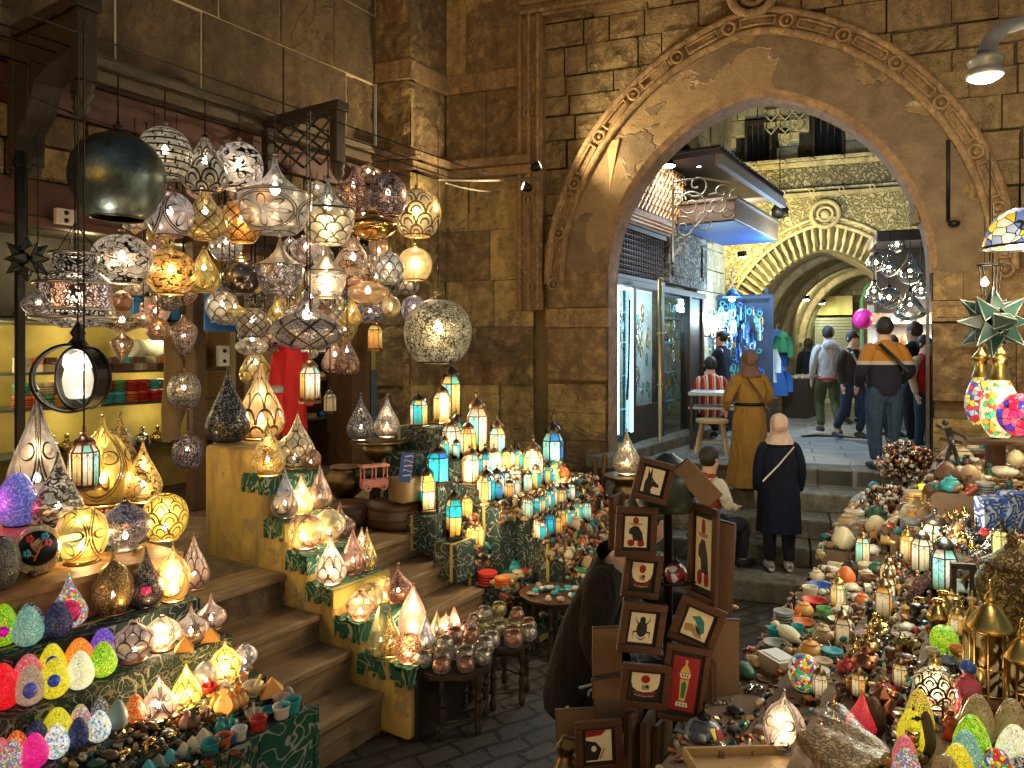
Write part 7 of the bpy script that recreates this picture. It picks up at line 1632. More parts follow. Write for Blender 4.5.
def heap(boxes,n,label,lim,r0=.010,r1=.022,fr=3):
 g=MB();ar=[(b[1]-b[0])*(b[3]-b[2])for b in boxes];k=0
 for _ in range(n*4):
  b=rnd.choices(boxes,ar)[0];p=ST(rnd.uniform(b[0],b[1]),rnd.uniform(b[2],b[3]),b[4]);x,y=pix(p)if p.y>1.5 else(-99,0)
  if not lim(x,y)or abs(p.x-BXQ.x)<.2 and abs(p.y-BXQ.y-.1)<.17:continue
  r=rnd.uniform(r0,r1)
  if rnd.random()<.45:s_,_t=st_of(p);p=ST(s_,b[fr]+(-.012 if fr==2 else .012)*rnd.uniform(0,2),b[4]-rnd.uniform(0,.15 if fr==2 else .12));r*=1.4
  q=Matrix.Rotation(rnd.uniform(0,3),4,(rnd.random(),rnd.random(),.3));m=k%3;k+=1
  if m==0:g.box(p+Vector((0,0,r*.5)),(r*2,r*1.2,r*.9),mat=q)
  elif m==1:g.lathe([(.001,-r*.8),(r*.9,-.1*r),(r*.8,r*.5),(.001,r)],6,p+Vector((0,0,r*.7)),q)
  else:g.lathe([(r*.6,-r),(r,0),(r*.5,r*1.6)],5,p+Vector((0,0,r)),q)
  if k>=n:break
 tag(g.build('heaped_trinkets',M_HEAP),label,'trinkets',kind='stuff')
heap([b for b in RB if b[0]<2],2300,'carpet of small beads, stones and charms between the souvenirs on the near right stall',lambda x,y:640<x<1030 and y<780,.007,.014)
heap([b for b in RB if b[0]>=2.3],1500,'carpet of small stones and shells on the far end of the right stall',lambda x,y:820<x<1030,.016,.034)
heap(B2[:7]+B2[10:13],3200,'small beads and shells between the pottery on the second stall',lambda x,y:450<x<640,.014,.028,2)
heap([b for b in BL if b[4]<.7],650,'loose brass charms and stones low on the left stall',lambda x,y:60<x<235 and y<780,.007,.016,2)
for a in(('jar','bone',968,482,10,'bone white alabaster pot on the back ledge, leftmost'),('cup','tan',978,486,12,'tan stone cup on the back ledge beside the pier'),('lump','white',1003,478,11,'pinkish white alabaster block on the back ledge'),('egg','cream',1016,466,9,'yellow alabaster egg at the right of the back ledge'),('jar','white',946,520,11,'white alabaster jar with violet glow at its foot'),('stack','cream',965,525,12,'stacked cream alabaster jars under the violet light'),('cup','pink',935,540,10,'pinkish alabaster cup left of the violet light')):
 d=5.6;p=P(a[2],a[3],d);item(a[0],a[1],p,a[4]/F*d,None,a[5])
g=MB();q=P(958,487,5.75);g.obox(q,Vector((.9,-.15,0)),Vector((.05,.35,0)),(0,0,-.07));
tag(g.build('back_ledge',M_WB,bevel=.006),'brown wooden ledge carrying alabaster pots in front of the right pier','shelf')
g=MB();q=P(925,541,5.75);g.obox(q,Vector((.75,-.1,0)),Vector((.05,.3,0)),(0,0,-.6));tag(g.build('crate',M_WD,bevel=.01),'dark crate under the white alabaster jars','crate')
LIGHTS.append(dict(loc=P(958,515,5.3),power=9,col=(.25,.08,1),r=.05));g=MB();g.sphere((0,0,0),.05,10);tag(g.build('violet_bulb',emis('violet glow',(.25,.08,1),3),None,P(962,518,5.42)),'violet glowing bulb between the alabaster jars','bulb')
for i,(px,py,w,h,l)in enumerate(((992,520,.16,.30,'tall blue and white patterned carton behind the dome lantern'),(1010,512,.14,.26,'blue patterned carton at the right edge'),(985,548,.12,.2,'small white and blue carton under the tall one'))):
 c=P(px,py,4.6);g=MB();g.box((0,0,0),(w,.1,h));g.build('box_body',None)if False else None
 o=g.build('carton',carved('blue white print %d'%i,(.03,.10,.45),(.7,.75,.8),14,1.0),None,c,bevel=.004);o.rotation_euler=(.1,.1*(i-1),.3*i);tag(o,l,'carton');ITEMS.append((o,px,py,9))
g=MB();q=P(975,560,4.75);g.obox(q,Vector((.5,-.1,0)),Vector((0,.3,0)),(0,0,-.3));tag(g.build('crate',M_WD,bevel=.01),'dark crate under the blue and white cartons','crate')
def tangle(px,py,d,rx,ry,n,mats,label,z0=None,name='bead_cluster'):
 c=P(px,py,d);e=empty(name,c,0,label,'beads')
 for j,m in enumerate(mats):
  g=MB()
  for i in range(n):
   a,b=rnd.uniform(0,6.28),rnd.uniform(-1,1);rr_=rnd.uniform(.6,1)
   p=Vector((rx*math.cos(a)*rr_*math.sqrt(1-b*b),rx*.7*math.sin(a)*rr_*math.sqrt(1-b*b),ry*b*rr_));g.sphere(p,rnd.uniform(.012,.026),5)
   if i%3==0:g.tube([p,p+Vector((rnd.uniform(-.06,.06),rnd.uniform(-.06,.06),rnd.uniform(-.05,.08)))],.004,3)
  g.build('beads',m,e)
 g=MB();g.sphere((0,0,0),rx*.55,10,sz=ry/rx);g.tube([(0,0,0),(0,0,-(c.z-(z0 or .92)))],.02,6);g.build('stand',M_BLACK,e);ITEMS.append((e,px,py,25))
tm=[GM['copper'],GM['silver'],plain('dark metal beads',(.10,.06,.05),.3,.8),GM['white']]
tangle(905,462,6.9,.27,.19,110,tm,'tangled mass of copper and silver beaded chains in front of the passage');tangle(893,500,6.7,.28,.13,80,tm,'lower tangle of brown and silver chains under the large one')
g=MB();g.grid(lambda u,v:Vector(((.17+.02*math.sin(7*u*6.28+5*v))*math.cos(6.28*u)*math.sin(PI*(v*.93+.04))**.6,(.14+.02*math.cos(5*u*6.28))*math.sin(6.28*u)*math.sin(PI*(v*.93+.04))**.6,.34*v+.015*math.sin(20*u+9*v))),30,14)
t=NT('cloudy plastic');n=t.noise(t.coord('Object'),12,4);mx=t.n('MixShader',{0:.6});t.set(mx,1,t.n('BsdfTransparent'));t.set(mx,2,t.bsdf(color=(.75,.78,.75),rough=.25,normal=t.bump(n.outputs[0],1,.06)));q=P(868,527,7.2)
tag(g.build('plastic_bag',t.done(mx),None,q),'crumpled clear plastic bag at the far end of the right stall','bag')
for i,(px,py,w,h,em)in enumerate(((928,503,.10,.26,1.6),(915,524,.12,.10,1.3))):
 c=P(px,py,6.3);g=MB();g.box((0,0,0),(w,w,h));g.box((0,0,h*.55),(w*1.1,w*1.1,.02));g.box((0,0,-h*.55),(w*1.1,w*1.1,.02));tag(g.build('block_lamp',emis('yellow block glow %d'%i,(1,.55,.04),em),None,c),['upright glowing yellow block lamp beside the right pier','low glowing yellow block lamp under the bead tangle'][i],'lamp')
LIGHTS.append(dict(loc=P(922,510,6.0),power=8,col=(1,.6,.1),r=.1))
g=MB();g.obox(P(905,530,6.35),Vector((.35,0,0)),Vector((0,.3,0)),(0,0,-.45));tag(g.build('crate',M_WD,bevel=.01),'dark crate under the yellow block lamps','crate')
starlamp(993,322,36,4.6,plain('green star glass',(.02,.055,.045),.3,var=.9,nscale=9),'green and pink glass star lantern hanging in front of the right pier',ztop=3.3,fr=plain('pale solder',(.22,.25,.22),.4,.6))
g=MB();g.torus((0,0,0),.07,.006,16,4);c=P(990,265,4.6)
for k in range(4):a=k*PI/2;g.tube([(.07*math.cos(a),.07*math.sin(a),0),(.05*math.cos(a),.05*math.sin(a),-.2)],.004,4)
g.tube([(0,0,0),(0,0,.7)],.005,4);tag(g.build('hanging_chain',M_BLACK,None,c),'ring and chains above the green glass star lantern','chain')
c=P(1020,228,3.9);e=empty('stained_glass_lampshade',c,0,'yellow and blue stained glass lampshade cut by the right edge','lampshade');g=MB();g.lathe(cr([(.17,-.10),(.16,-.04),(.12,.05),(.04,.10)],3),20);g.build('glass_shade',mosaic('yellow blue tiffany',[(.9,.6,.05),(.35,.42,.55),(.85,.8,.5),(.12,.16,.35)],1.0,18,(.03,.03,.03),.05),e)
g=MB();g.torus((0,0,-.10),.172,.007,24,5);g.tube([(0,0,.09),(0,0,.5)],.005,4);g.build('rim_and_cord',M_BLACK,e);LIGHTS.append(dict(loc=c-Vector((0,0,.08)),power=22,col=(1,.85,.6),r=.08))
def caplamp(px,py,rp,hp,d,mat,label,light=0):
 c=P(px,py,d);r=rp/F*d;h=hp/F*d;e=empty('mosaic_lantern',c,0,label,'lantern');g=MB();g.lathe(cr([(r*.5,0),(r,h*.15),(r*.98,h*.38),(r*.55,h*.58),(r*.45,h*.62)],3),16);g.build('mosaic_body',mat,e)
 g=MB();g.lathe(cr([(r*.62,h*.60),(r*.45,h*.68),(r*.38,h*.80),(r*.6,h*.84),(r*.2,h*.93),(r*.1,h*.96)],2),14);g.torus((0,0,h*1.0),r*.22,r*.05,12,4,Matrix.Rotation(R(90),4,'X'));g.build('gilt_cap',GB,e)
 if light:LIGHTS.append(dict(loc=c+Vector((0,-.25,h*.4)),power=light,col=(1,.85,.5),r=.06))
 ITEMS.append((e,px,py-hp/2,rp))
caplamp(1000,437,17,95,5.5,mosaic('confetti lantern',[(.9,.85,.35),(.9,.85,.35),(.1,.5,.2),(.9,.85,.5),(.85,.1,.05),(.9,.5,.05)],.9,26,(.2,.15,.05)),'tall bright confetti mosaic lantern with gold cap before the right pier',14)
caplamp(981,425,14,80,5.7,mosaic('jewel lantern',[(.75,.7,.6),(.1,.1,.5),(.7,.05,.1),(.9,.75,.1),(.5,.5,.6)],.5,24),'smaller jewel coloured mosaic lantern with gold cap left of the tall one')
g=MB();g.sphere((0,0,0),.15,20);tag(g.build('mosaic_globe',mosaic('red blue globe',[(.8,.02,.08),(.7,.02,.15),(.05,.05,.6),(.85,.1,.2)],.6,20,(.05,.0,.02)),None,P(1022,415,5.0)),'red and blue mosaic globe at the right picture edge','globe')
g=MB();q=P(962,441,5.6);g.obox(q,Vector((.8,-.1,0)),Vector((0,.3,0)),(0,0,-.03));g.obox(q+Vector((.3,.1,0)),Vector((.1,0,0)),Vector((0,.1,0)),(0,0,-.34));tag(g.build('lamp_shelf',M_WB,bevel=.005),'small brown shelf under the gold capped mosaic lanterns','shelf')
c=P(952,470,5.6);g=MB();g.tube([(-.05,0,0),(-.03,0,.12),(0,0,.2)],.015,6);g.tube([(.06,0,0),(.03,0,.12),(0,0,.2)],.015,6);g.tube([(0,0,.19),(-.03,0,.32)],.025,6);g.sphere((-.05,0,.36),.025,8);g.tube([(-.02,0,.3),(.08,0,.26),(.14,0,.2)],.011,5);g.tube([(-.03,0,.3),(-.12,0,.34)],.011,5)
tag(g.build('bronze_figure',GM['black'],None,c),'dark bronze dancing figure against the right pier base','figurine')
for z,t_,cols,kd,st_,noun in((2.195,4.2,['teal','cream','brown','orange','blue','tan'],'box',13,'patterned box'),(1.865,4.2,['orange','red','turquoise','cream','green','amber'],'stack',12,'stack of bowls'),(1.425,4.2,['silver','white','brass','silver'],'bottle',15,'bottle'),(2.665,4.2,['white','cream','silver'],'jar',12,'jar')):
 x=22
 while x<186:
  d=d_t(x,t_);p=P(x,350,d);p.z=z
  item(kd,rnd.choice(cols),p,.085*(.75 if kd=='box' else 1),'W',grp='wares on the shop shelves')
  if kd in('box','stack'):item(kd,rnd.choice(cols),p+Vector((0,0,.072 if kd=='box' else .118)),.085*(.7 if kd=='box' else .95),'W',grp='wares on the shop shelves')
  x+=st_
for i in range(12):
 px=60+i*10.5;p=P(px,350,d_t(px,4.15));p.z=2.19 if i<5 else 2.20
 if i<5:item('plate','white',p+Vector((0,0,.08)),.08,'W',grp='wares on the shop shelves',noun='white dish')
for z in(1.525,2.025,2.375):
 x=292
 while x<345:
  d=d_t(x,4.2);p=P(x,350,d);p.z=z;item(rnd.choice(['box','jar','bottle']),rnd.choice(['teal','white','dark green','tan','blue']),p,rnd.uniform(.045,.06),'V',grp='wares in the second shop bay');x+=10
g=MB()
for i in range(7):p=P(130+i*9,350,d_t(130+i*9,4.5));p.z=2.42;g.lathe([(.1,0),(.09,.01),(.001,.012)],16,p,Matrix.Rotation(R(80),4,'X'))
tag(g.build('plate_display',GM['white'],None),'row of pale glowing plates leaning at the back of the shop shelf','plates')
SK=[(.62,.40,.28),(.50,.30,.19),(.55,.34,.22)]
def skin(name,verts,edges,rad,mat,parent,lv=2,root=0,flat=1.0):
 me=bpy.data.meshes.new(name);me.from_pydata([tuple(v)for v in verts],edges,[]);me.materials.append(mat)
 o=bpy.data.objects.new(name,me);COL.objects.link(o);o.parent=parent
 m=o.modifiers.new('skin','SKIN');m.use_smooth_shade=True
 L=me.skin_vertices[0].data
 for i,r in enumerate(rad):L[i].radius=(r,r*flat)if not isinstance(r,tuple)else r;L[i].use_root=i==root
 s=o.modifiers.new('sub','SUBSURF');s.levels=s.render_levels=lv;return o
STD=dict(pel=(0,0,.93),wai=(0,0,1.08),che=(0,.01,1.30),nec=(0,.01,1.47),hd0=(0,-.015,1.555),hd1=(0,-.015,1.645),shL=(.17,.01,1.39),elL=(.23,.03,1.12),wrL=(.23,-.06,.88),shR=(-.17,.01,1.39),elR=(-.23,.03,1.12),wrR=(-.23,-.06,.88),hiL=(.09,0,.90),knL=(.10,-.02,.50),anL=(.10,.03,.09),toL=(.11,-.13,.035),hiR=(-.09,0,.90),knR=(-.10,-.02,.50),anR=(-.10,.03,.09),toR=(-.11,-.13,.035))
def cm(nm,c,**k):
 """woven cloth with long soft folds"""
 if 'fabric '+nm in MC:return MC['fabric '+nm]
 t=NT('fabric '+nm);n=t.noise(t.coord('Object',(1,1,.32)),9,3,.5,.8);f=t.noise(t.coord('Object'),160,2)
 cc=t.mix(n.outputs[0],tuple(x*.72 for x in c),tuple(min(1,x*1.3)for x in c))
 return t.done(t.bsdf(color=cc,rough=.9,spec=.25,normal=t.bump(t.math('ADD',n.outputs[0],t.math('MULTIPLY',f.outputs[0],.05)),1.0,.07)))
def person(px,py,z,hgt,head,label,pose=None,top=None,legs=None,sk=0,hair=(.015,.012,.01),hairstyle='short',robe=None,shoes=(.02,.02,.02),extra=None,fat=1.0,d=None,loc=None):
 J={k:Vector(v)for k,v in STD.items()}
 for k,v in(pose or{}).items():J[k]=Vector(v)
 if loc is None:loc=P(px,py,d)if d else on_z(px,py,z)
 e=empty('person',(loc[0],loc[1],z),R(head),label,'person');e.scale=(hgt/1.74,)*3
 msk=plain('skin tone %d'%sk,SK[sk],.55,var=.08)
 V,E,Rd=[],[],[];ix={}
 def v(k,p,r,par=None):
  ix[k]=len(V);V.append(p);Rd.append(r)
  if par:E.append((ix[par],ix[k]))
 f=fat;v('pel',J['pel'],.115*f);v('wai',J['wai'],.105*f,'pel');v('che',J['che'],.125*f,'wai');v('nec',J['nec'],.052,'che');v('hd0',J['hd0'],.074,'nec');v('hd1',J['hd1'],.082,'hd0')
 fw=(J['hd1']-J['hd0']).normalized();nose=(J['hd0']+J['hd1'])/2;v('nose',nose+Vector((0,-.098,-.005))if not pose or 'face' not in pose else J['face'],.012,'hd0')
 for s,q in(('L',1),('R',-1)):
  v('sh'+s,J['sh'+s],.052,'che');v('el'+s,J['el'+s],.040,'sh'+s);v('wr'+s,J['wr'+s],.027,'el'+s)
  dr=(J['wr'+s]-J['el'+s]).normalized();a=J['wr'+s]+dr*.06;v('pa'+s,a,.030,'wr'+s);sd=dr.cross(Vector((0,1,0)));sd=sd.normalized()if sd.length>.1 else Vector((1,0,0));sd=dr.cross(sd)
  for i in range(4):
   o_=sd*(.013*(i-1.5)*1.3);b=a+o_+dr*(.05+.008*(1.5-abs(i-1.5)));v('f%d%s'%(i,s),b,.0085,'pa'+s);v('g%d%s'%(i,s),b+dr*.025+Vector((0,-.012,0)),.007,'f%d%s'%(i,s))
  v('th'+s,a+sd*.045-dr*.01,.010,'pa'+s);v('tt'+s,a+sd*.055+dr*.025,.008,'th'+s)
  v('hi'+s,J['hi'+s],.085*f,'pel');v('kn'+s,J['kn'+s],.055*f,'hi'+s);v('an'+s,J['an'+s],.036,'kn'+s);v('to'+s,J['to'+s],.030,'an'+s)
 skin('body',V,E,Rd,msk,e,2)
 hc=(J['hd0']+J['hd1'])/2+Vector((0,.012,.03))
 g=MB()
 for q in(-1,1):g.sphere(hc+Vector((q*.03,-.088,-.01)),.010,6)
 g.build('eyes',plain('dark eyes',(.02,.015,.01),.3),e)
 g=MB()
 if hairstyle=='short':
  g.sphere(hc+Vector((0,.016,.006)),.103,18,sx=.90,sy=1.02,sz=1.12);g.v=[(a+.004*math.sin(60*b+40*c),b+.004*math.sin(70*a+50*c),max(c,hc.z-.085+(0 if b>hc.y-.01 else .095 if abs(a)<.06 else .05)))for a,b,c in g.v];g.build('hair',plain('hair %.2f'%hair[0],hair,.6,bump=.5,nscale=60),e)
  g=MB();[g.sphere(hc+Vector((q*.088,.0,-.025)),.022,6,sx=.4)for q in(-1,1)];g.build('ears',msk,e)
 elif hairstyle=='scarf':
  g.sphere(hc+Vector((0,.01,.0)),.110,24,sx=.93,sy=1.08,sz=1.15);g.lathe(cr([(.10,.02),(.095,-.06),(.12,-.12),(.165,-.19)],3),24,hc+Vector((0,.01,-.02)),sy=.85)
  g.v=[(a*(1+.05*math.sin(26*c+9*b)),(b if b>hc.y-.075 else hc.y-.075)+.006*math.sin(40*c+22*a),c)for a,b,c in g.v];g.build('headscarf',cm('scarf %.2f %.2f'%hair[:2],hair),e)
 if top:
  c1,sl=top[0],top[1]if len(top)>1 else top[0];m1=cm('top %.2f%.2f%.2f'%c1,c1)
  up=(J['wai']-J['pel']).normalized();ms=(J['shL']+J['shR'])/2
  TV=[J['pel']-up*.12,J['pel'],J['wai'],J['che'],ms.lerp(J['nec'],.45),J['nec'].lerp(J['hd0'],.25),J['shL'].lerp(ms,.25),J['shR'].lerp(ms,.25)];TE=[(0,1),(1,2),(2,3),(3,4),(4,5),(3,6),(3,7)];TR=[(.16*f,.13*f),(.175*f,.135*f),(.165*f,.125*f),(.185*f,.14*f),(.12*f,.105*f),(.068,.066),.088*f,.088*f]
  skin('shirt',TV,TE,TR,m1,e,2)
  m2=cm('top %.2f%.2f%.2f'%sl,sl)
  for s,q in(('L',1),('R',-1)):skin('sleeve',[J['che'].lerp(J['sh'+s],.6),J['sh'+s],J['sh'+s].lerp(J['el'+s],.5),J['el'+s],J['wr'+s]],[(0,1),(1,2),(2,3),(3,4)],[.085*f,.086*f,.070*f,.060*f,.044],m2,e,2)
 if legs:
  m3=cm('legs %.2f%.2f%.2f'%legs,legs);LV=[J['wai'],J['pel'].lerp(J['wai'],.2)];LE=[(0,1)];LR=[(.14*f,.11*f),(.165*f,.135*f)]
  for s in 'LR':
   b=len(LV);LV+=[J['hi'+s].lerp(J['kn'+s],.18),J['hi'+s].lerp(J['kn'+s],.55),J['kn'+s],J['kn'+s].lerp(J['an'+s],.5),J['an'+s]+Vector((0,0,.02))];LE+=[(1,b),(b,b+1),(b+1,b+2),(b+2,b+3),(b+3,b+4)];LR+=[.105*f,.095*f,.078*f,.068*f,.062]
  skin('trousers',LV,LE,LR,m3,e,2)
 for s in 'LR':
  g=MB();a,t_=J['an'+s],J['to'+s];dr=(t_-a);dr.z=0;dr=dr.normalized()if dr.length>0 else Vector((0,-1,0));b=Vector((a.x,a.y,min(a.z,t_.z+.06)-.03))
  g.tube([b-dr*.07+Vector((0,0,.0)),b+Vector((0,0,.015)),b+dr*.10,b+dr*.19-Vector((0,0,.01)),b+dr*.21-Vector((0,0,.015))],[.035,.05,.045,.036,.018],10);g.build('shoe',plain('shoe %.2f'%shoes[0],shoes,.5),e)
 if robe:
  col,prof,by=robe;g=MB();cx,cy=J['pel'].x,J['pel'].y
  def fn(u,v_):
   k=v_*(len(prof)-1);i=min(int(k),len(prof)-2);t_=k-i;z_,rx,ry=[prof[i][j]*(1-t_)+prof[i+1][j]*t_ for j in range(3)]
   a=2*PI*u;fo=1+.05*math.sin(7*a+3*v_)*v_**1.5+.03*math.sin(13*a)*v_;up=J['che'].lerp(J['pel'],min(1,v_*2.2))if by else J['pel']
   return Vector((up.x+rx*math.cos(a)*fo,up.y+ry*math.sin(a)*fo,z_))
  g.grid(fn,44,20);g.build('dress',cm('robe %.2f%.2f'%col[:2],col),e)
 if extra:extra(e,J)
 return e
def strap(col,a,b,off=.19,w=.02):
 def f(e,J):
  g=MB();pts=[Vector(a),Vector(a).lerp(Vector(b),.5)+Vector((0,.035,0)),Vector(b)];g.tube(pts,w,4);g.build('bag_strap',plain('strap %.2f'%col[0],col,.6),e)
 return f
ROB=[(1.45,.09,.08),(1.40,.17,.115),(1.30,.185,.135),(1.1,.165,.13),(.93,.20,.16),(.6,.22,.19),(.3,.25,.22),(.08,.28,.25)]
walk=dict(knL=(.10,-.14,.52),anL=(.10,.0,.12),toL=(.11,-.16,.06),knR=(-.10,.06,.50),anR=(-.10,.30,.16),toR=(-.11,.18,.04))
def coatx(e,J):
 strap((.75,.7,.65),(-.13,.135,1.40),(.20,.145,1.02),w=.010)(e,J)
person(779,572,.2,1.56,172,'woman in long navy coat and beige headscarf standing on the lowest passage step',top=((.008,.011,.028),),legs=(.02,.02,.03),hairstyle='scarf',hair=(.62,.46,.38),shoes=(.6,.58,.52),robe=((.008,.011,.028),[(1.44,.10,.09),(1.38,.19,.13),(1.25,.205,.15),(1.05,.195,.15),(.85,.225,.18),(.6,.235,.19),(.45,.24,.195)],0),d=7.35,extra=coatx,fat=1.1)
def mustx(e,J):
 g=MB();g.torus((0,0,1.08),.178,.022,24,6);g.v=[(a,b*.82,c)for a,b,c in g.v];g.build('belt',M_BLACK,e)
 strap((.10,.05,.03),(.10,.15,1.40),(-.20,.12,1.0),w=.012)(e,J)
 g=MB();g.grid(lambda u,v:Vector((-.16-.06*math.sin(PI*u),.02+.12*math.cos(2*PI*u)*.6,1.38-.5*v+.01*math.sin(20*u))),10,6);g.build('shawl',cm('peach shawl',(.5,.3,.22)),e)
person(749,494,.8,1.60,190,'woman in mustard belted dress and brown headscarf climbing the passage steps',top=((.27,.155,.035),),hairstyle='scarf',hair=(.16,.10,.08),robe=((.27,.155,.035),ROB,0),d=8.35,pose=dict(elL=(.30,.04,1.16),wrL=(.24,-.12,1.0),elR=(-.27,.02,1.16),wrR=(-.2,-.15,1.0)),extra=mustx,fat=1.15)
person(808,408,1.0,1.66,180,'woman in a full black robe walking away beside the passage wall',top=((.012,.014,.025),),hairstyle='scarf',hair=(.03,.03,.04),robe=((.012,.014,.025),ROB,0),d=17,fat=1.1)
def hoodx(e,J):
 g=MB();g.torus((0,.0,.90),.155,.028,20,6);g.build('red_hem',cm('red hem',(.40,.05,.04)),e);g=MB();g.sphere((0,.10,1.44),.11,12,sy=.6,sz=.7);g.build('hood',cm('top %.2f%.2f%.2f'%(.42,.43,.45),(.42,.43,.45)),e)
person(828,434,1.0,1.80,170,'man in a pale grey hoodie with a red hem and olive trousers walking away',walk,((.42,.43,.45),),(.07,.085,.035),d=12.2,extra=hoodx,shoes=(.05,.05,.05),fat=1.08)
def sweatx(e,J):strap((.02,.02,.02),(.12,.165,1.44),(-.19,.165,1.12),w=.02)(e,J)
t=NT('colour block knit');sx=t.n('SeparateXYZ',{0:t.coord('Object')});M_CB=t.done(t.bsdf(color=t.ramp(t.math('SUBTRACT',sx.outputs[2],.5),[(0,(.012,.014,.03)),(.70,(.48,.45,.40)),(.745,(.42,.19,.03))],'CONSTANT'),rough=.9))
MC['fabric top 0.010.020.03']=MC['fabric top 0.020.020.03']=MC['fabric top 0.010.010.03']=M_CB
person(884,471,1.0,1.78,176,'man in mustard and navy sweater and blue jeans, seen from behind in the passage',dict(elR=(-.28,.06,1.12),wrR=(-.20,-.14,1.0),elL=(.27,.05,1.12),wrL=(.24,-.14,.95)),((.014,.016,.03),),(.04,.075,.14),d=8.6,fat=1.18,extra=sweatx,shoes=(.03,.03,.03))
person(853,442,1.0,1.70,10,'man in dark jacket with yellow strap, facing us left of the mustard sweater man',walk,((.04,.035,.03),),(.03,.05,.10),d=11.4,extra=strap((.75,.55,.02),(-.12,-.14,1.40),(.17,-.13,1.02),w=.025),shoes=(.05,.04,.03))
person(914,445,1.0,1.80,215,'bearded man in a black t shirt behind the mustard sweater man',None,((.012,.013,.02),(.012,.013,.02)),(.02,.02,.03),d=10.6,fat=1.1,hair=(.06,.03,.02))
person(925,452,1.0,1.60,20,'smiling woman in a red top and beige jacket half hidden by the right pier',None,((.42,.02,.03),(.52,.40,.28)),(.03,.06,.08),d=9.9,hair=(.02,.01,.01),sk=0)
person(893,438,1.0,1.64,10,'woman whose face shows over the sweater man\'s shoulder',None,((.10,.08,.10),),(.02,.02,.03),d=11.8,hair=(.05,.03,.02))
person(853,418,1.0,1.78,0,'man with short dark hair farther back above the jacketed man',None,((.25,.2,.15),),(.03,.03,.04),d=14.0,sk=1)
person(721,430,1.0,1.74,235,'vendor in a dark navy hoodie standing at the trinket stall',dict(elL=(.2,-.12,1.14),wrL=(.1,-.32,1.05)),((.015,.022,.035),),(.02,.02,.03),d=12.4)
seat=dict(pel=(0,0,.48),wai=(0,.02,.62),che=(0,.0,.84),nec=(0,-.03,1.01),hd0=(0,-.06,1.11),hd1=(0,-.07,1.19),shL=(.17,-.01,.94),shR=(-.17,-.01,.94),elL=(.24,-.06,.70),wrL=(.14,-.28,.66),elR=(-.24,-.06,.70),wrR=(-.14,-.28,.66),hiL=(.09,-.02,.46),knL=(.14,-.42,.48),anL=(.13,-.40,.09),toL=(.13,-.56,.04),hiR=(-.09,-.02,.46),knR=(-.14,-.42,.48),anR=(-.13,-.40,.09),toR=(-.13,-.56,.04))
t=NT('striped shirt cloth');sx=t.n('SeparateXYZ',{0:t.coord('Object')});w=t.math('FRACT',t.math('MULTIPLY',sx.outputs[0],9.0));M_STR=t.done(t.bsdf(color=t.ramp(w,[(0,(.45,.02,.03)),(.4,(.02,.02,.03)),(.52,(.65,.6,.5)),(.78,(.5,.03,.04)),(.9,(.65,.45,.1))],'CONSTANT'),rough=.85))
MC['fabric top 0.460.020.03']=M_STR
person(711,444,1.0,1.75,175,'seated vendor in red and cream striped shirt with his back turned at the table',seat,((.46,.02,.03),),(.02,.02,.03),d=11.3,fat=1.2)
def vest(e,J):g=MB();g.torus((0,-.02,.955),.085,.03,16,6);g.build('cream_collar',cm('cream sleeve',(.6,.55,.45)),e)
person(712,560,.2,1.68,125,'man in brick red and cream jacket sitting on a stool behind the picture stand',seat,((.24,.045,.025),(.60,.55,.45)),(.02,.02,.025),d=7.75,sk=1,extra=vest,loc=(P(706,560,7.3).x,7.3))
bend=dict(pel=(0,.18,.50),wai=(0,.15,.68),che=(0,.02,.98),nec=(0,-.10,1.22),hd0=(0,-.17,1.30),hd1=(0,-.20,1.38),shL=(.19,-.02,1.10),shR=(-.19,-.02,1.12),elL=(.26,-.20,.90),wrL=(.15,-.42,.95),elR=(-.27,.02,.88),wrR=(-.22,-.06,.66),hiL=(.10,.14,.46),knL=(.17,-.30,.62),anL=(.13,-.08,.09),toL=(.15,-.24,.035),hiR=(-.10,.14,.46),knR=(-.18,-.28,.60),anR=(-.13,-.06,.09),toR=(-.15,-.22,.035))
def logo(e,J):
 g=MB();c=J['pel']+Vector((-.178,-.04,.0));Mx=Matrix.Rotation(R(-65),4,'Z')@Matrix.Rotation(R(90),4,'X')
 for k in range(4):g.torus(c+Vector((-.02+.012*k,-.05*k,.045*k)),.032-.004*k,.006,12,4,Mx)
 g.tube([c+Vector((-.03,0,-.09)),c+Vector((-.03,-.14,-.04))],.006,4);g.tube([c+Vector((-.02,-.04,.12)),c+Vector((-.02,-.14,.16))],.006,4)
 g.build('white_print',plain('white trouser print',(.6,.6,.58),.6),e)
person(0,0,0,1.95,68,'seller in dark brown sweater and printed black trousers crouching behind the picture stand',bend,((.020,.016,.015),),(.012,.012,.014),fat=1.22,loc=(P(612,700,3.9).x,3.9),extra=logo,shoes=(.1,.1,.1))
M_FRM=wood('picture frame wood',(.055,.022,.010),(.13,.05,.02));M_MAT=plain('black picture mount',(.012,.010,.010),.7);M_PAP=plain('papyrus cream',(.80,.72,.50),.7);M_BK=plain('hardboard back',(.20,.125,.07),.7,var=.3,nscale=8)
ink=lambda n_,c:plain('ink '+n_,c,.6,var=.05)
K_,RD_,TL_,GR_,TN_,YL_,WH_=ink('black',(.012,.014,.02)),ink('dark red',(.30,.012,.015)),ink('teal',(.02,.22,.24)),ink('green',(.02,.16,.05)),ink('tan',(.40,.26,.12)),ink('ochre',(.62,.45,.12)),ink('white',(.75,.72,.62))
def disc(cx,cy,r,n=20,sy=1):return[(cx+r*math.cos(2*PI*i/n),cy+r*sy*math.sin(2*PI*i/n))for i in range(n)]
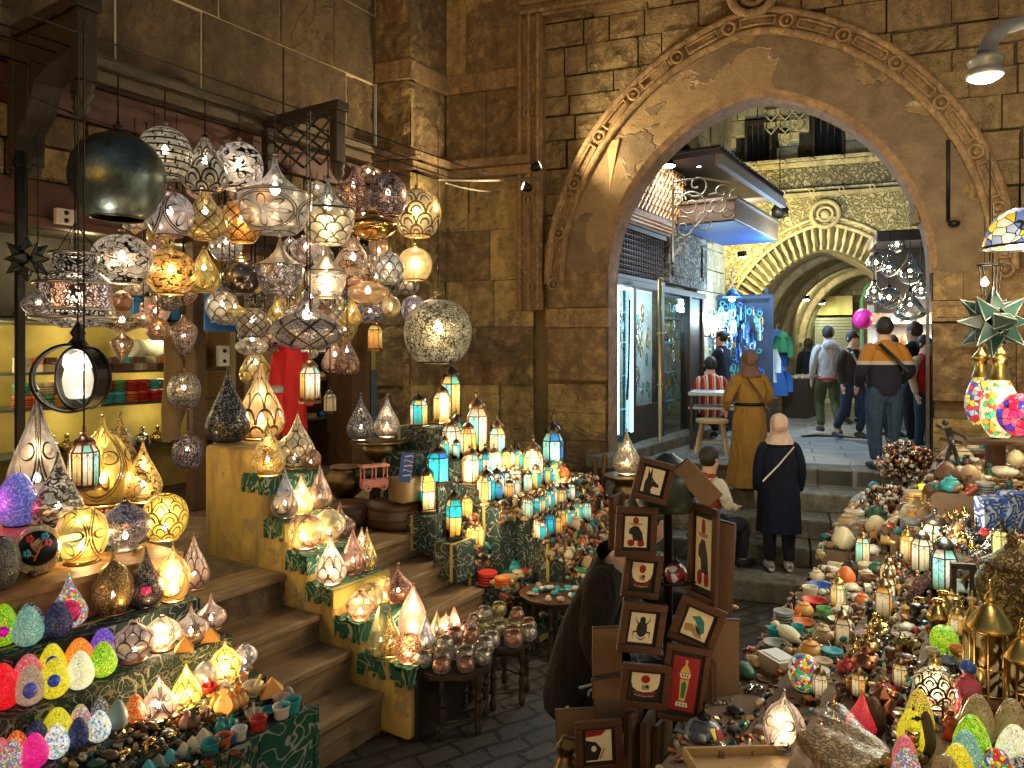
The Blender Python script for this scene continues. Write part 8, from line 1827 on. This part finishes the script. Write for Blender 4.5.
DES={'jackal':[(K_,[(-.35,-.5),(-.38,-.1),(-.30,.1),(-.34,.5),(-.22,.25),(-.16,.55),(-.08,.15),(.05,.02),(.36,-.14),(.34,-.22),(.05,-.22),(-.02,-.35),(.05,-.5)]),(YL_,disc(-.05,-.02,.02))],'falcon':[(RD_,disc(-.02,.36,.13)),(K_,[(-.32,-.05),(-.28,.1),(-.1,.2),(.1,.18),(.28,-.02),(.36,-.32),(.2,-.36),(.05,-.28),(-.1,-.3),(-.16,-.1)]),(RD_,disc(-.2,-.36,.16,16,.7)),(RD_,disc(.24,-.38,.16,16,.6)),(TN_,[(-.36,.28),(.34,.28),(.2,.22),(-.2,.22)])],'arc':[(RD_,disc(.0,.26,.16)),(TN_,[(-.12,.02),(.14,.02),(.16,-.16),(-.1,-.16)]),(K_,disc(.08,-.02,.07,10)),(K_,[(-.5,.15),(-.44,-.08),(-.25,-.22),(0,-.26),(.25,-.22),(.44,-.08),(.5,.15),(.5,-.5),(-.5,-.5)]),(RD_,[(-.40,-.18),(-.2,-.29),(0,-.32),(.2,-.29),(.40,-.18),(.40,-.26),(.2,-.37),(0,-.40),(-.2,-.37),(-.40,-.26)])]+[(WH_,disc(x,-.33-.08*(1-(x/.4)**2),.022,6))for x in(-.32,-.24,-.16,-.08,0,.08,.16,.24,.32)],'scarab':[(K_,disc(0,-.04,.22,20,1.25)),(K_,disc(0,.26,.12)),(K_,[(-.18,.1),(-.32,.3),(-.26,.42),(-.29,.3),(-.14,.14)]),(K_,[(.18,.1),(.32,.3),(.26,.42),(.29,.3),(.14,.14)]),(K_,[(-.2,-.1),(-.36,-.12),(-.34,-.34),(-.31,-.16),(-.2,-.16)]),(K_,[(.2,-.1),(.36,-.12),(.34,-.34),(.31,-.16),(.2,-.16)]),(ink('blue',(.05,.09,.2)),[(-.2,-.28),(0,-.38),(.2,-.28),(.16,-.33),(0,-.43),(-.16,-.33)])],'vulture':[(TL_,[(-.3,.22),(.0,.34),(.22,.2),(.36,-.18),(.26,-.28),(.05,-.08),(-.1,.1)]),(TN_,[(-.45,-.1),(-.2,-.02),(.1,-.2),(.36,-.42),(.1,-.44),(-.15,-.3),(-.4,-.34)]),(K_,[(-.1,.0),(.12,-.1),(.3,-.34),(.1,-.26)])],'lantern':[(YL_,[(-.06,.44),(.06,.44),(.03,.36),(.14,.28),(.2,.2),(-.2,.2),(-.14,.28),(-.03,.36)]),(WH_,[(-.22,.19),(.22,.19),(.16,.1),(-.16,.1)]),(GR_,disc(0,.15,.03,8)),(GR_,disc(-.1,.15,.03,8)),(GR_,disc(.1,.15,.03,8)),(YL_,[(-.17,.08),(.17,.08),(.11,-.32),(-.11,-.32)]),(GR_,[(-.1,.0),(0,.06),(.1,.0),(.07,-.26),(-.07,-.26)]),(WH_,[(-.2,-.34),(.2,-.34),(.24,-.42),(-.24,-.42)]),(TL_,disc(-.12,-.38,.026,8)),(TL_,disc(0,-.38,.026,8)),(TL_,disc(.12,-.38,.026,8))],'boat':[(RD_,[(-.5,.5),(.3,.5),(.1,.34),(-.5,.3)]),(K_,[(-.5,.2),(-.1,.12),(.1,-.1),(-.05,-.45),(-.5,-.45)]),(WH_,disc(-.2,-.08,.1)),(TN_,[(.0,-.4),(.2,-.05),(.24,-.1),(.05,-.44)])]}
def frame(px,py,w,h,d,yaw,roll,des,label,back=False,bar=.16,grp='framed pictures hooked on the stand',pap=None):
 c=P(px,py,d);W_,H_=w/F*d,h/F*d;e=empty('framed_picture',c,0,label,'picture',grp);e.rotation_euler=(0,R(roll),R(yaw))
 b=min(W_,H_)*bar;m=M_FRM;
 g=MB()
 for x0,x1,z0,z1 in((-W_/2,W_/2,H_/2-b,H_/2),(-W_/2,W_/2,-H_/2,-H_/2+b),(-W_/2,-W_/2+b,-H_/2+b,H_/2-b),(W_/2-b,W_/2,-H_/2+b,H_/2-b)):
  sg=-1;g.box(((x0+x1)/2,0,(z0+z1)/2),(x1-x0-.0006,.022,z1-z0-.0006))
 g.build('frame',m,e,bevel=.003)
 g=MB();g.box((0,.006,0),(W_-2*b,.004,H_-2*b));g.build('mount',M_BK if back else M_MAT,e)
 if back:
  g=MB();g.box((0,.0125,0),(W_*.94,.003,H_*.94));g.build('back_board',M_BK,e);g=MB();g.box((0,-.012 if yaw>90 or yaw<-90 else-.0125,0),(W_*.96,.003,H_*.96));g.build('front_board',M_BK,e);return e
 iw,ih=(W_-2*b)*.80,(H_-2*b)*.84;g=MB();g.box((0,.0025,0),(iw,.002,ih));pp=g.build('paper',pap or M_PAP,e);k=0
 by={}
 for mt,poly in DES[des]:
  by.setdefault(mt.name,(mt,MB()))[1].prism([(x*iw,.0012-k*.00035,z*ih)for x,z in poly],(0,.0003,0));k+=1
 for nm,(mt,g)in by.items():g.build('painted_motif',mt,pp)
 return e
frame(653,481,38,42,3.18,6,15,'jackal','framed black jackal head picture tilted on top of the stand')
frame(636,532,42,50,3.22,4,3,'falcon','framed falcon picture with a red sun disc, below the jackal picture')
frame(642,576,40,44,3.27,10,8,'arc','framed red sun over a small figure, hanging just under the falcon picture')
frame(642,628,47,50,3.18,10,9,'scarab','framed black scarab beetle picture in the middle of the stand')
frame(645,686,50,44,3.16,4,7,'arc','framed red sun and figure picture below the scarab')
frame(684,684,44,76,3.2,-8,8,'lantern','tall red framed picture of a gold and green lantern',bar=.13,pap=ink('deep red',(.30,.012,.02)))
frame(697,625,46,48,3.25,-14,20,'vulture','framed vulture picture with teal wing, tilted on the right of the stand')
frame(703,553,40,96,3.3,-62,2,'falcon','tall framed picture seen nearly edge on at the upper right of the stand')
frame(599,746,48,52,3.1,6,-2,'boat','framed picture with red sky and white shape at the foot of the stand')
for a in((697,483,50,22,3.32,-10,46,'board backed frame leaning at the upper right of the stand'),(722,565,26,90,3.4,-50,3,'tan backed frame hanging behind the edge on picture'),(713,660,52,84,3.42,-4,0,'large tan backed frame behind the red lantern picture'),(607,662,30,72,3.36,8,0,'tall tan backed frame behind the scarab picture'),(615,697,44,42,3.3,4,-6,'pinkish tan backed frame left of the lower sun picture'),(578,730,44,44,3.42,0,-3,'pale board backed frame standing lowest at the left of the stand'),(633,742,40,64,3.3,60,4,'first of the edge on frames at the stand foot'),(648,745,40,60,3.3,66,3,'middle edge on frame at the stand foot'),(662,748,42,56,3.36,58,5,'rightmost edge on frame at the stand foot'),(706,690,30,66,3.36,-68,-2,'narrow edge on frame right of the red lantern picture'),(617,520,34,52,3.34,62,0,'edge on frame behind the left side of the falcon picture')):
 frame(*a[:7],None,a[7],back=True,bar=.08)
c=P(668,768,3.45);e=empty('picture_stand',(c.x,c.y,0),0,'dark revolving stand holding the framed Egyptian style pictures','stand');g=MB();g.lathe([(.30,0),(.28,.03),(.05,.06),(.03,.1)],20);g.tube([(0,0,.05),(0,0,1.86)],.022,8);g.build('post',M_BLACK,e)
g=MB();g.lathe(cr([(.13,1.66),(.15,1.70),(.15,1.78),(.13,1.84),(.05,1.90),(.02,1.92)],2),20);g.build('drum_top',plain('dark green drum',(.02,.035,.028),.4),e)
for z in(.55,.95,1.35,1.72):
 g=MB();g.torus((0,0,z),.145,.006,24,5)
 for k in range(6):a=PI/3*k;g.tube([(0,0,z),(.145*math.cos(a),.145*math.sin(a),z)],.004,4)
 g.build('wire_ring',M_BLACK,e)
for px,py,d,r,mt,l in((704,738,3.05,.085,mosaic('dim stained glass',[(.30,.04,.03),(.05,.05,.06),(.55,.42,.06),(.08,.10,.09),(.3,.1,.03)],.35,16,(.02,.02,.02)),'dim stained glass globe lamp at the foot of the picture stand'),(676,574,3.42,.052,mosaic('dark flower glass',[(.05,.02,.02),(.2,.02,.02),(.5,.45,.4)],.15,18,(.02,.02,.02)),'small dark glass ball with a pale flower behind the stand post')):
 c=P(px,py,d);e=empty('glass_globe',c,0,l,'lamp');g=MB();g.sphere((0,0,0),r,20);g.build('globe',mt,e);g=MB();g.lathe([(r*.3,r*.9),(r*.35,r*1.1),(r*.1,r*1.3)],10);g.tube([(0,0,r*1.2),(0,0,r*1.2+.05)],.004,4);g.build('cap',M_BLACK,e)
c=P(566,768,3.25);e=empty('brass_jug',c,.3,'old brass jug with a curved handle at the bottom edge, left of the stand','jug');g=MB();g.lathe(cr([(.05,-.12),(.07,-.05),(.05,.02),(.03,.06),(.045,.10)],3),16);g.build('body',M_BRZ,e);g=MB();g.tube([(-.04,0,.09),(-.01,0,.14),(.05,0,.12),(.07,0,.04),(.06,0,-.03)],.009,6);g.build('handle',M_BRZ,e)
c=P(627,475,7.9);e=empty('brass_planter',(c.x,c.y,.45),0,'tall brass planter by the arch pier with a lit filigree lamp on it','planter');g=MB();h=c.z-.45;g.lathe(cr([(.13,0),(.16,.04),(.06,.2),(.07,h*.5),(.16,h*.7),(.12,h*.85),(.24,h-.03),(.25,h)],2),18);g.build('body',M_BRZ,e)
stand('tear',627,446,14,44,7.9,lampmat('filigree',M_SIL,(1,.9,.65),.9,dens=1.5),M_SIL,'lit silver filigree teardrop lamp on the brass planter by the arch',light=12,z=c.z+.01)
g=MB();g.tube([P(627,400,7.9),P(629,368,7.9),P(630,300,8.3)],.012,5);tag(g.build('lamp_rod',M_BLACK),'thin dark rod rising above the filigree lamp on the planter','rod')
for i,(a,b)in enumerate((((598,545),(605,455)),((607,548),(594,462)),((613,550),(600,470)))):
 g=MB();g.tube([P(a[0],a[1],7.8),P(b[0],b[1],8.3)],.03,4);tag(g.build('timber_plank',M_WB),['left','middle','right'][i]+' brown timber plank leaning on the arch pier','plank','planks leaning on the arch pier')
def fixture(px,py,d,tgt,pw,col,label,r=.05):
 p=P(px,py,d);e=empty('spotlight',p,0,label,'spotlight');q=(Vector(tgt)-p).to_track_quat('-Z','Y').to_matrix().to_4x4();g=MB();g.lathe([(.02,.12),(.05,.08),(.06,0),(.055,0)],12,M=q);g.build('housing',M_BLACK,e);g=MB();g.lathe([(.001,-.01),(.05,-.002)],12,M=q);g.build('lens',emis('spot lens',(1,.85,.55),8),e);g=MB();g.tube([(0,0,0),(0,.12,.05)],.012,5);g.build('arm',M_BLACK,e)
 LIGHTS.append(dict(loc=p+(Vector(tgt)-p).normalized()*.10,power=pw,col=col,r=r,kind='SPOT',target=tgt,spot=120,blend=.9))
fixture(540,165,8.7,aw_(-.6,5.4,-.2),210,(1,.78,.45),'small spotlight on the left of the arch frame, above the white cable')
fixture(523,186,8.9,ST(2.6,2.9,5.0),200,(1,.78,.45),'little round spotlight on the buttress corner')
c=P(985,62,5.6);e=empty('street_lamp',c,0,'grey metal street lamp on a curved arm at the upper right','street lamp');mg=plain('grey lamp metal',(.42,.44,.42),.4,.4)
g=MB();g.tube([P(1060,10,5.9)-c,P(1024,22,5.75)-c,P(1003,28,5.65)-c,P(991,40,5.6)-c,P(986,54,5.6)-c],[.05,.05,.055,.06,.065],12);g.build('curved_arm',mg,e)
g=MB();g.lathe(cr([(.06,.06),(.12,.02),(.11,-.02),(.10,-.05),(.125,-.08),(.125,-.11),(.10,-.13)],2),20);g.build('lamp_head',mg,e);g=MB();g.lathe([(.001,-.15),(.07,-.145),(.10,-.128)],18);g.build('lens',emis('street lamp lens',(1,.93,.75),1.2),e)
LIGHTS.append(dict(loc=c-Vector((0,0,.22)),power=125,col=(1,.86,.62),r=.12))
g=MB();g.tube([aw_(1.9,3.75,-.04),aw_(1.9,4.6,-.04)],.018,6);g.sphere(aw_(1.95,3.72,-.05),.06,8,sz=.6);tag(g.build('iron_bar',M_BLACK),'rusty iron bar fixed on the plaster at the right of the arch','bar')
ORD=['first','second','third','fourth','fifth','sixth','seventh','eighth','ninth','tenth','eleventh','twelfth']
def short(l):
 l=l.split(',')[0]
 for w in(' under ',' beside ',' in front ',' behind ',' right of ',' left of ',' at ',' on ',' with ',' below ',' by ',' among ',' near ',' in the ',' between ',' of the ',' standing ',' hanging ',' nearest ',' lit ',' seen ',' over ',' above ',' that ',' glowing ',' overlapping ',' peeping ',' glimpsed '):
  i=l.find(w)
  if i>12:l=l[:i]
 return ' '.join(l.split()[:6])
def assign_labels():
 lm={}
 for o,x,y,r in ITEMS:
  if o.get('label'):lm.setdefault(short(o['label']),[]).append((x,y))
 lm={k:v[0]for k,v in lm.items()if len(v)==1 and len(k.split())>=2 and 0<v[0][0]<1024}
 cl={}
 for o,desc,x,y,reg in ND:
  best=sorted((math.hypot(x-a,y-b),k,a,b)for k,(a,b)in lm.items())[:1]
  _,k,a,b=best[0];dx,dy=x-a,y-b
  dr=('right of' if dx>0 else 'left of')if abs(dx)>abs(dy)else('below' if dy>0 else 'above')
  cl.setdefault((desc,dr,k),[]).append((x,y,o))
 for(desc,dr,k),v in cl.items():
  v.sort(key=lambda q:q[0])
  for i,(x,y,o)in enumerate(v):
   if len(v)==1:l='%s just %s the %s'%(desc,dr,k)
   elif len(v)==2:l='%s %s %s the %s'%(('leftmost','rightmost')[i],desc,dr,k)
   else:l='%s %s from the left %s the %s'%(ORD[min(i,11)],desc,dr,k)
   w=l.split();o['label']=' '.join(w if len(w)<=16 else[q for q in w if q not in('just',)][:16])
assign_labels()
for i,(s_,t_,z_,pw)in enumerate(((-.6,-2.9,2.05,26),(.6,-3.1,2.1,30),(1.8,-3.0,2.3,34),(3.2,-3.1,2.5,40),(4.4,-2.7,2.5,34))):
 p=ST(s_,t_-.45,z_+.5);LIGHTS.append(dict(loc=p,power=pw,col=(1,.82,.55),r=.06));e=empty('bare_bulb',p,0,['nearest','second','third','fourth','farthest'][i]+' bare bulb hung over the right stall','bulb','bulbs over the right stall');g=MB();g.tube([(0,0,.05),(0,0,.6)],.004,4);g.build('cord',M_BLACK,e);part('bulb',bulb_mesh(),e,(0,0,0),(.2,)*3)
cam=bpy.data.cameras.new('camera');co=bpy.data.objects.new('camera',cam);COL.objects.link(co)
co.location=(0,0,HC);co.rotation_euler=(R(90),0,0)
cam.sensor_width=36;cam.lens=36*F/1024;cam.shift_y=-34/1024;cam.clip_end=300;cam.clip_start=.05
scene.camera=co
wd=bpy.data.worlds.new('World');scene.world=wd;wd.use_nodes=True
nt=wd.node_tree;bg=nt.nodes['Background'];sky=nt.nodes.new('ShaderNodeTexSky');sky.sky_type='NISHITA';sky.sun_disc=False
sky.sun_elevation=R(4);sky.sun_rotation=R(200)
nt.links.new(sky.outputs[0],bg.inputs[0]);bg.inputs[1].default_value=.10
sn=bpy.data.lights.new('sun','SUN');sn.energy=.02;sn.angle=R(8);sn.color=(1,.85,.7)
so=bpy.data.objects.new('sun',sn);COL.objects.link(so);so.rotation_euler=(R(50),0,R(200-180))
def lamp(loc,power,col=(1,.72,.38),r=.06,kind='POINT',target=None,spot=None,blend=.6):
 l=bpy.data.lights.new('lamp_or_fill_light',kind);l.energy=power;l.color=col;l.shadow_soft_size=r
 o=bpy.data.objects.new('lamp_or_fill_light',l);COL.objects.link(o);o.location=loc
 if target is not None:o.rotation_euler=(Vector(target)-Vector(loc)).to_track_quat('-Z','Y').to_euler()
 if spot:l.spot_size=R(spot);l.spot_blend=blend
 return o
for a in LIGHTS:lamp(**a)
vs=scene.view_settings;vs.view_transform='Standard';vs.look='None';vs.exposure=.15;vs.gamma=1
cy=scene.cycles;cy.use_denoising=True;cy.max_bounces=7;cy.transparent_max_bounces=12;cy.diffuse_bounces=3;cy.glossy_bounces=3
cy.use_light_tree=True;cy.sample_clamp_indirect=4;cy.caustics_reflective=False;cy.caustics_refractive=False
cy.use_adaptive_sampling=True;cy.adaptive_threshold=.02
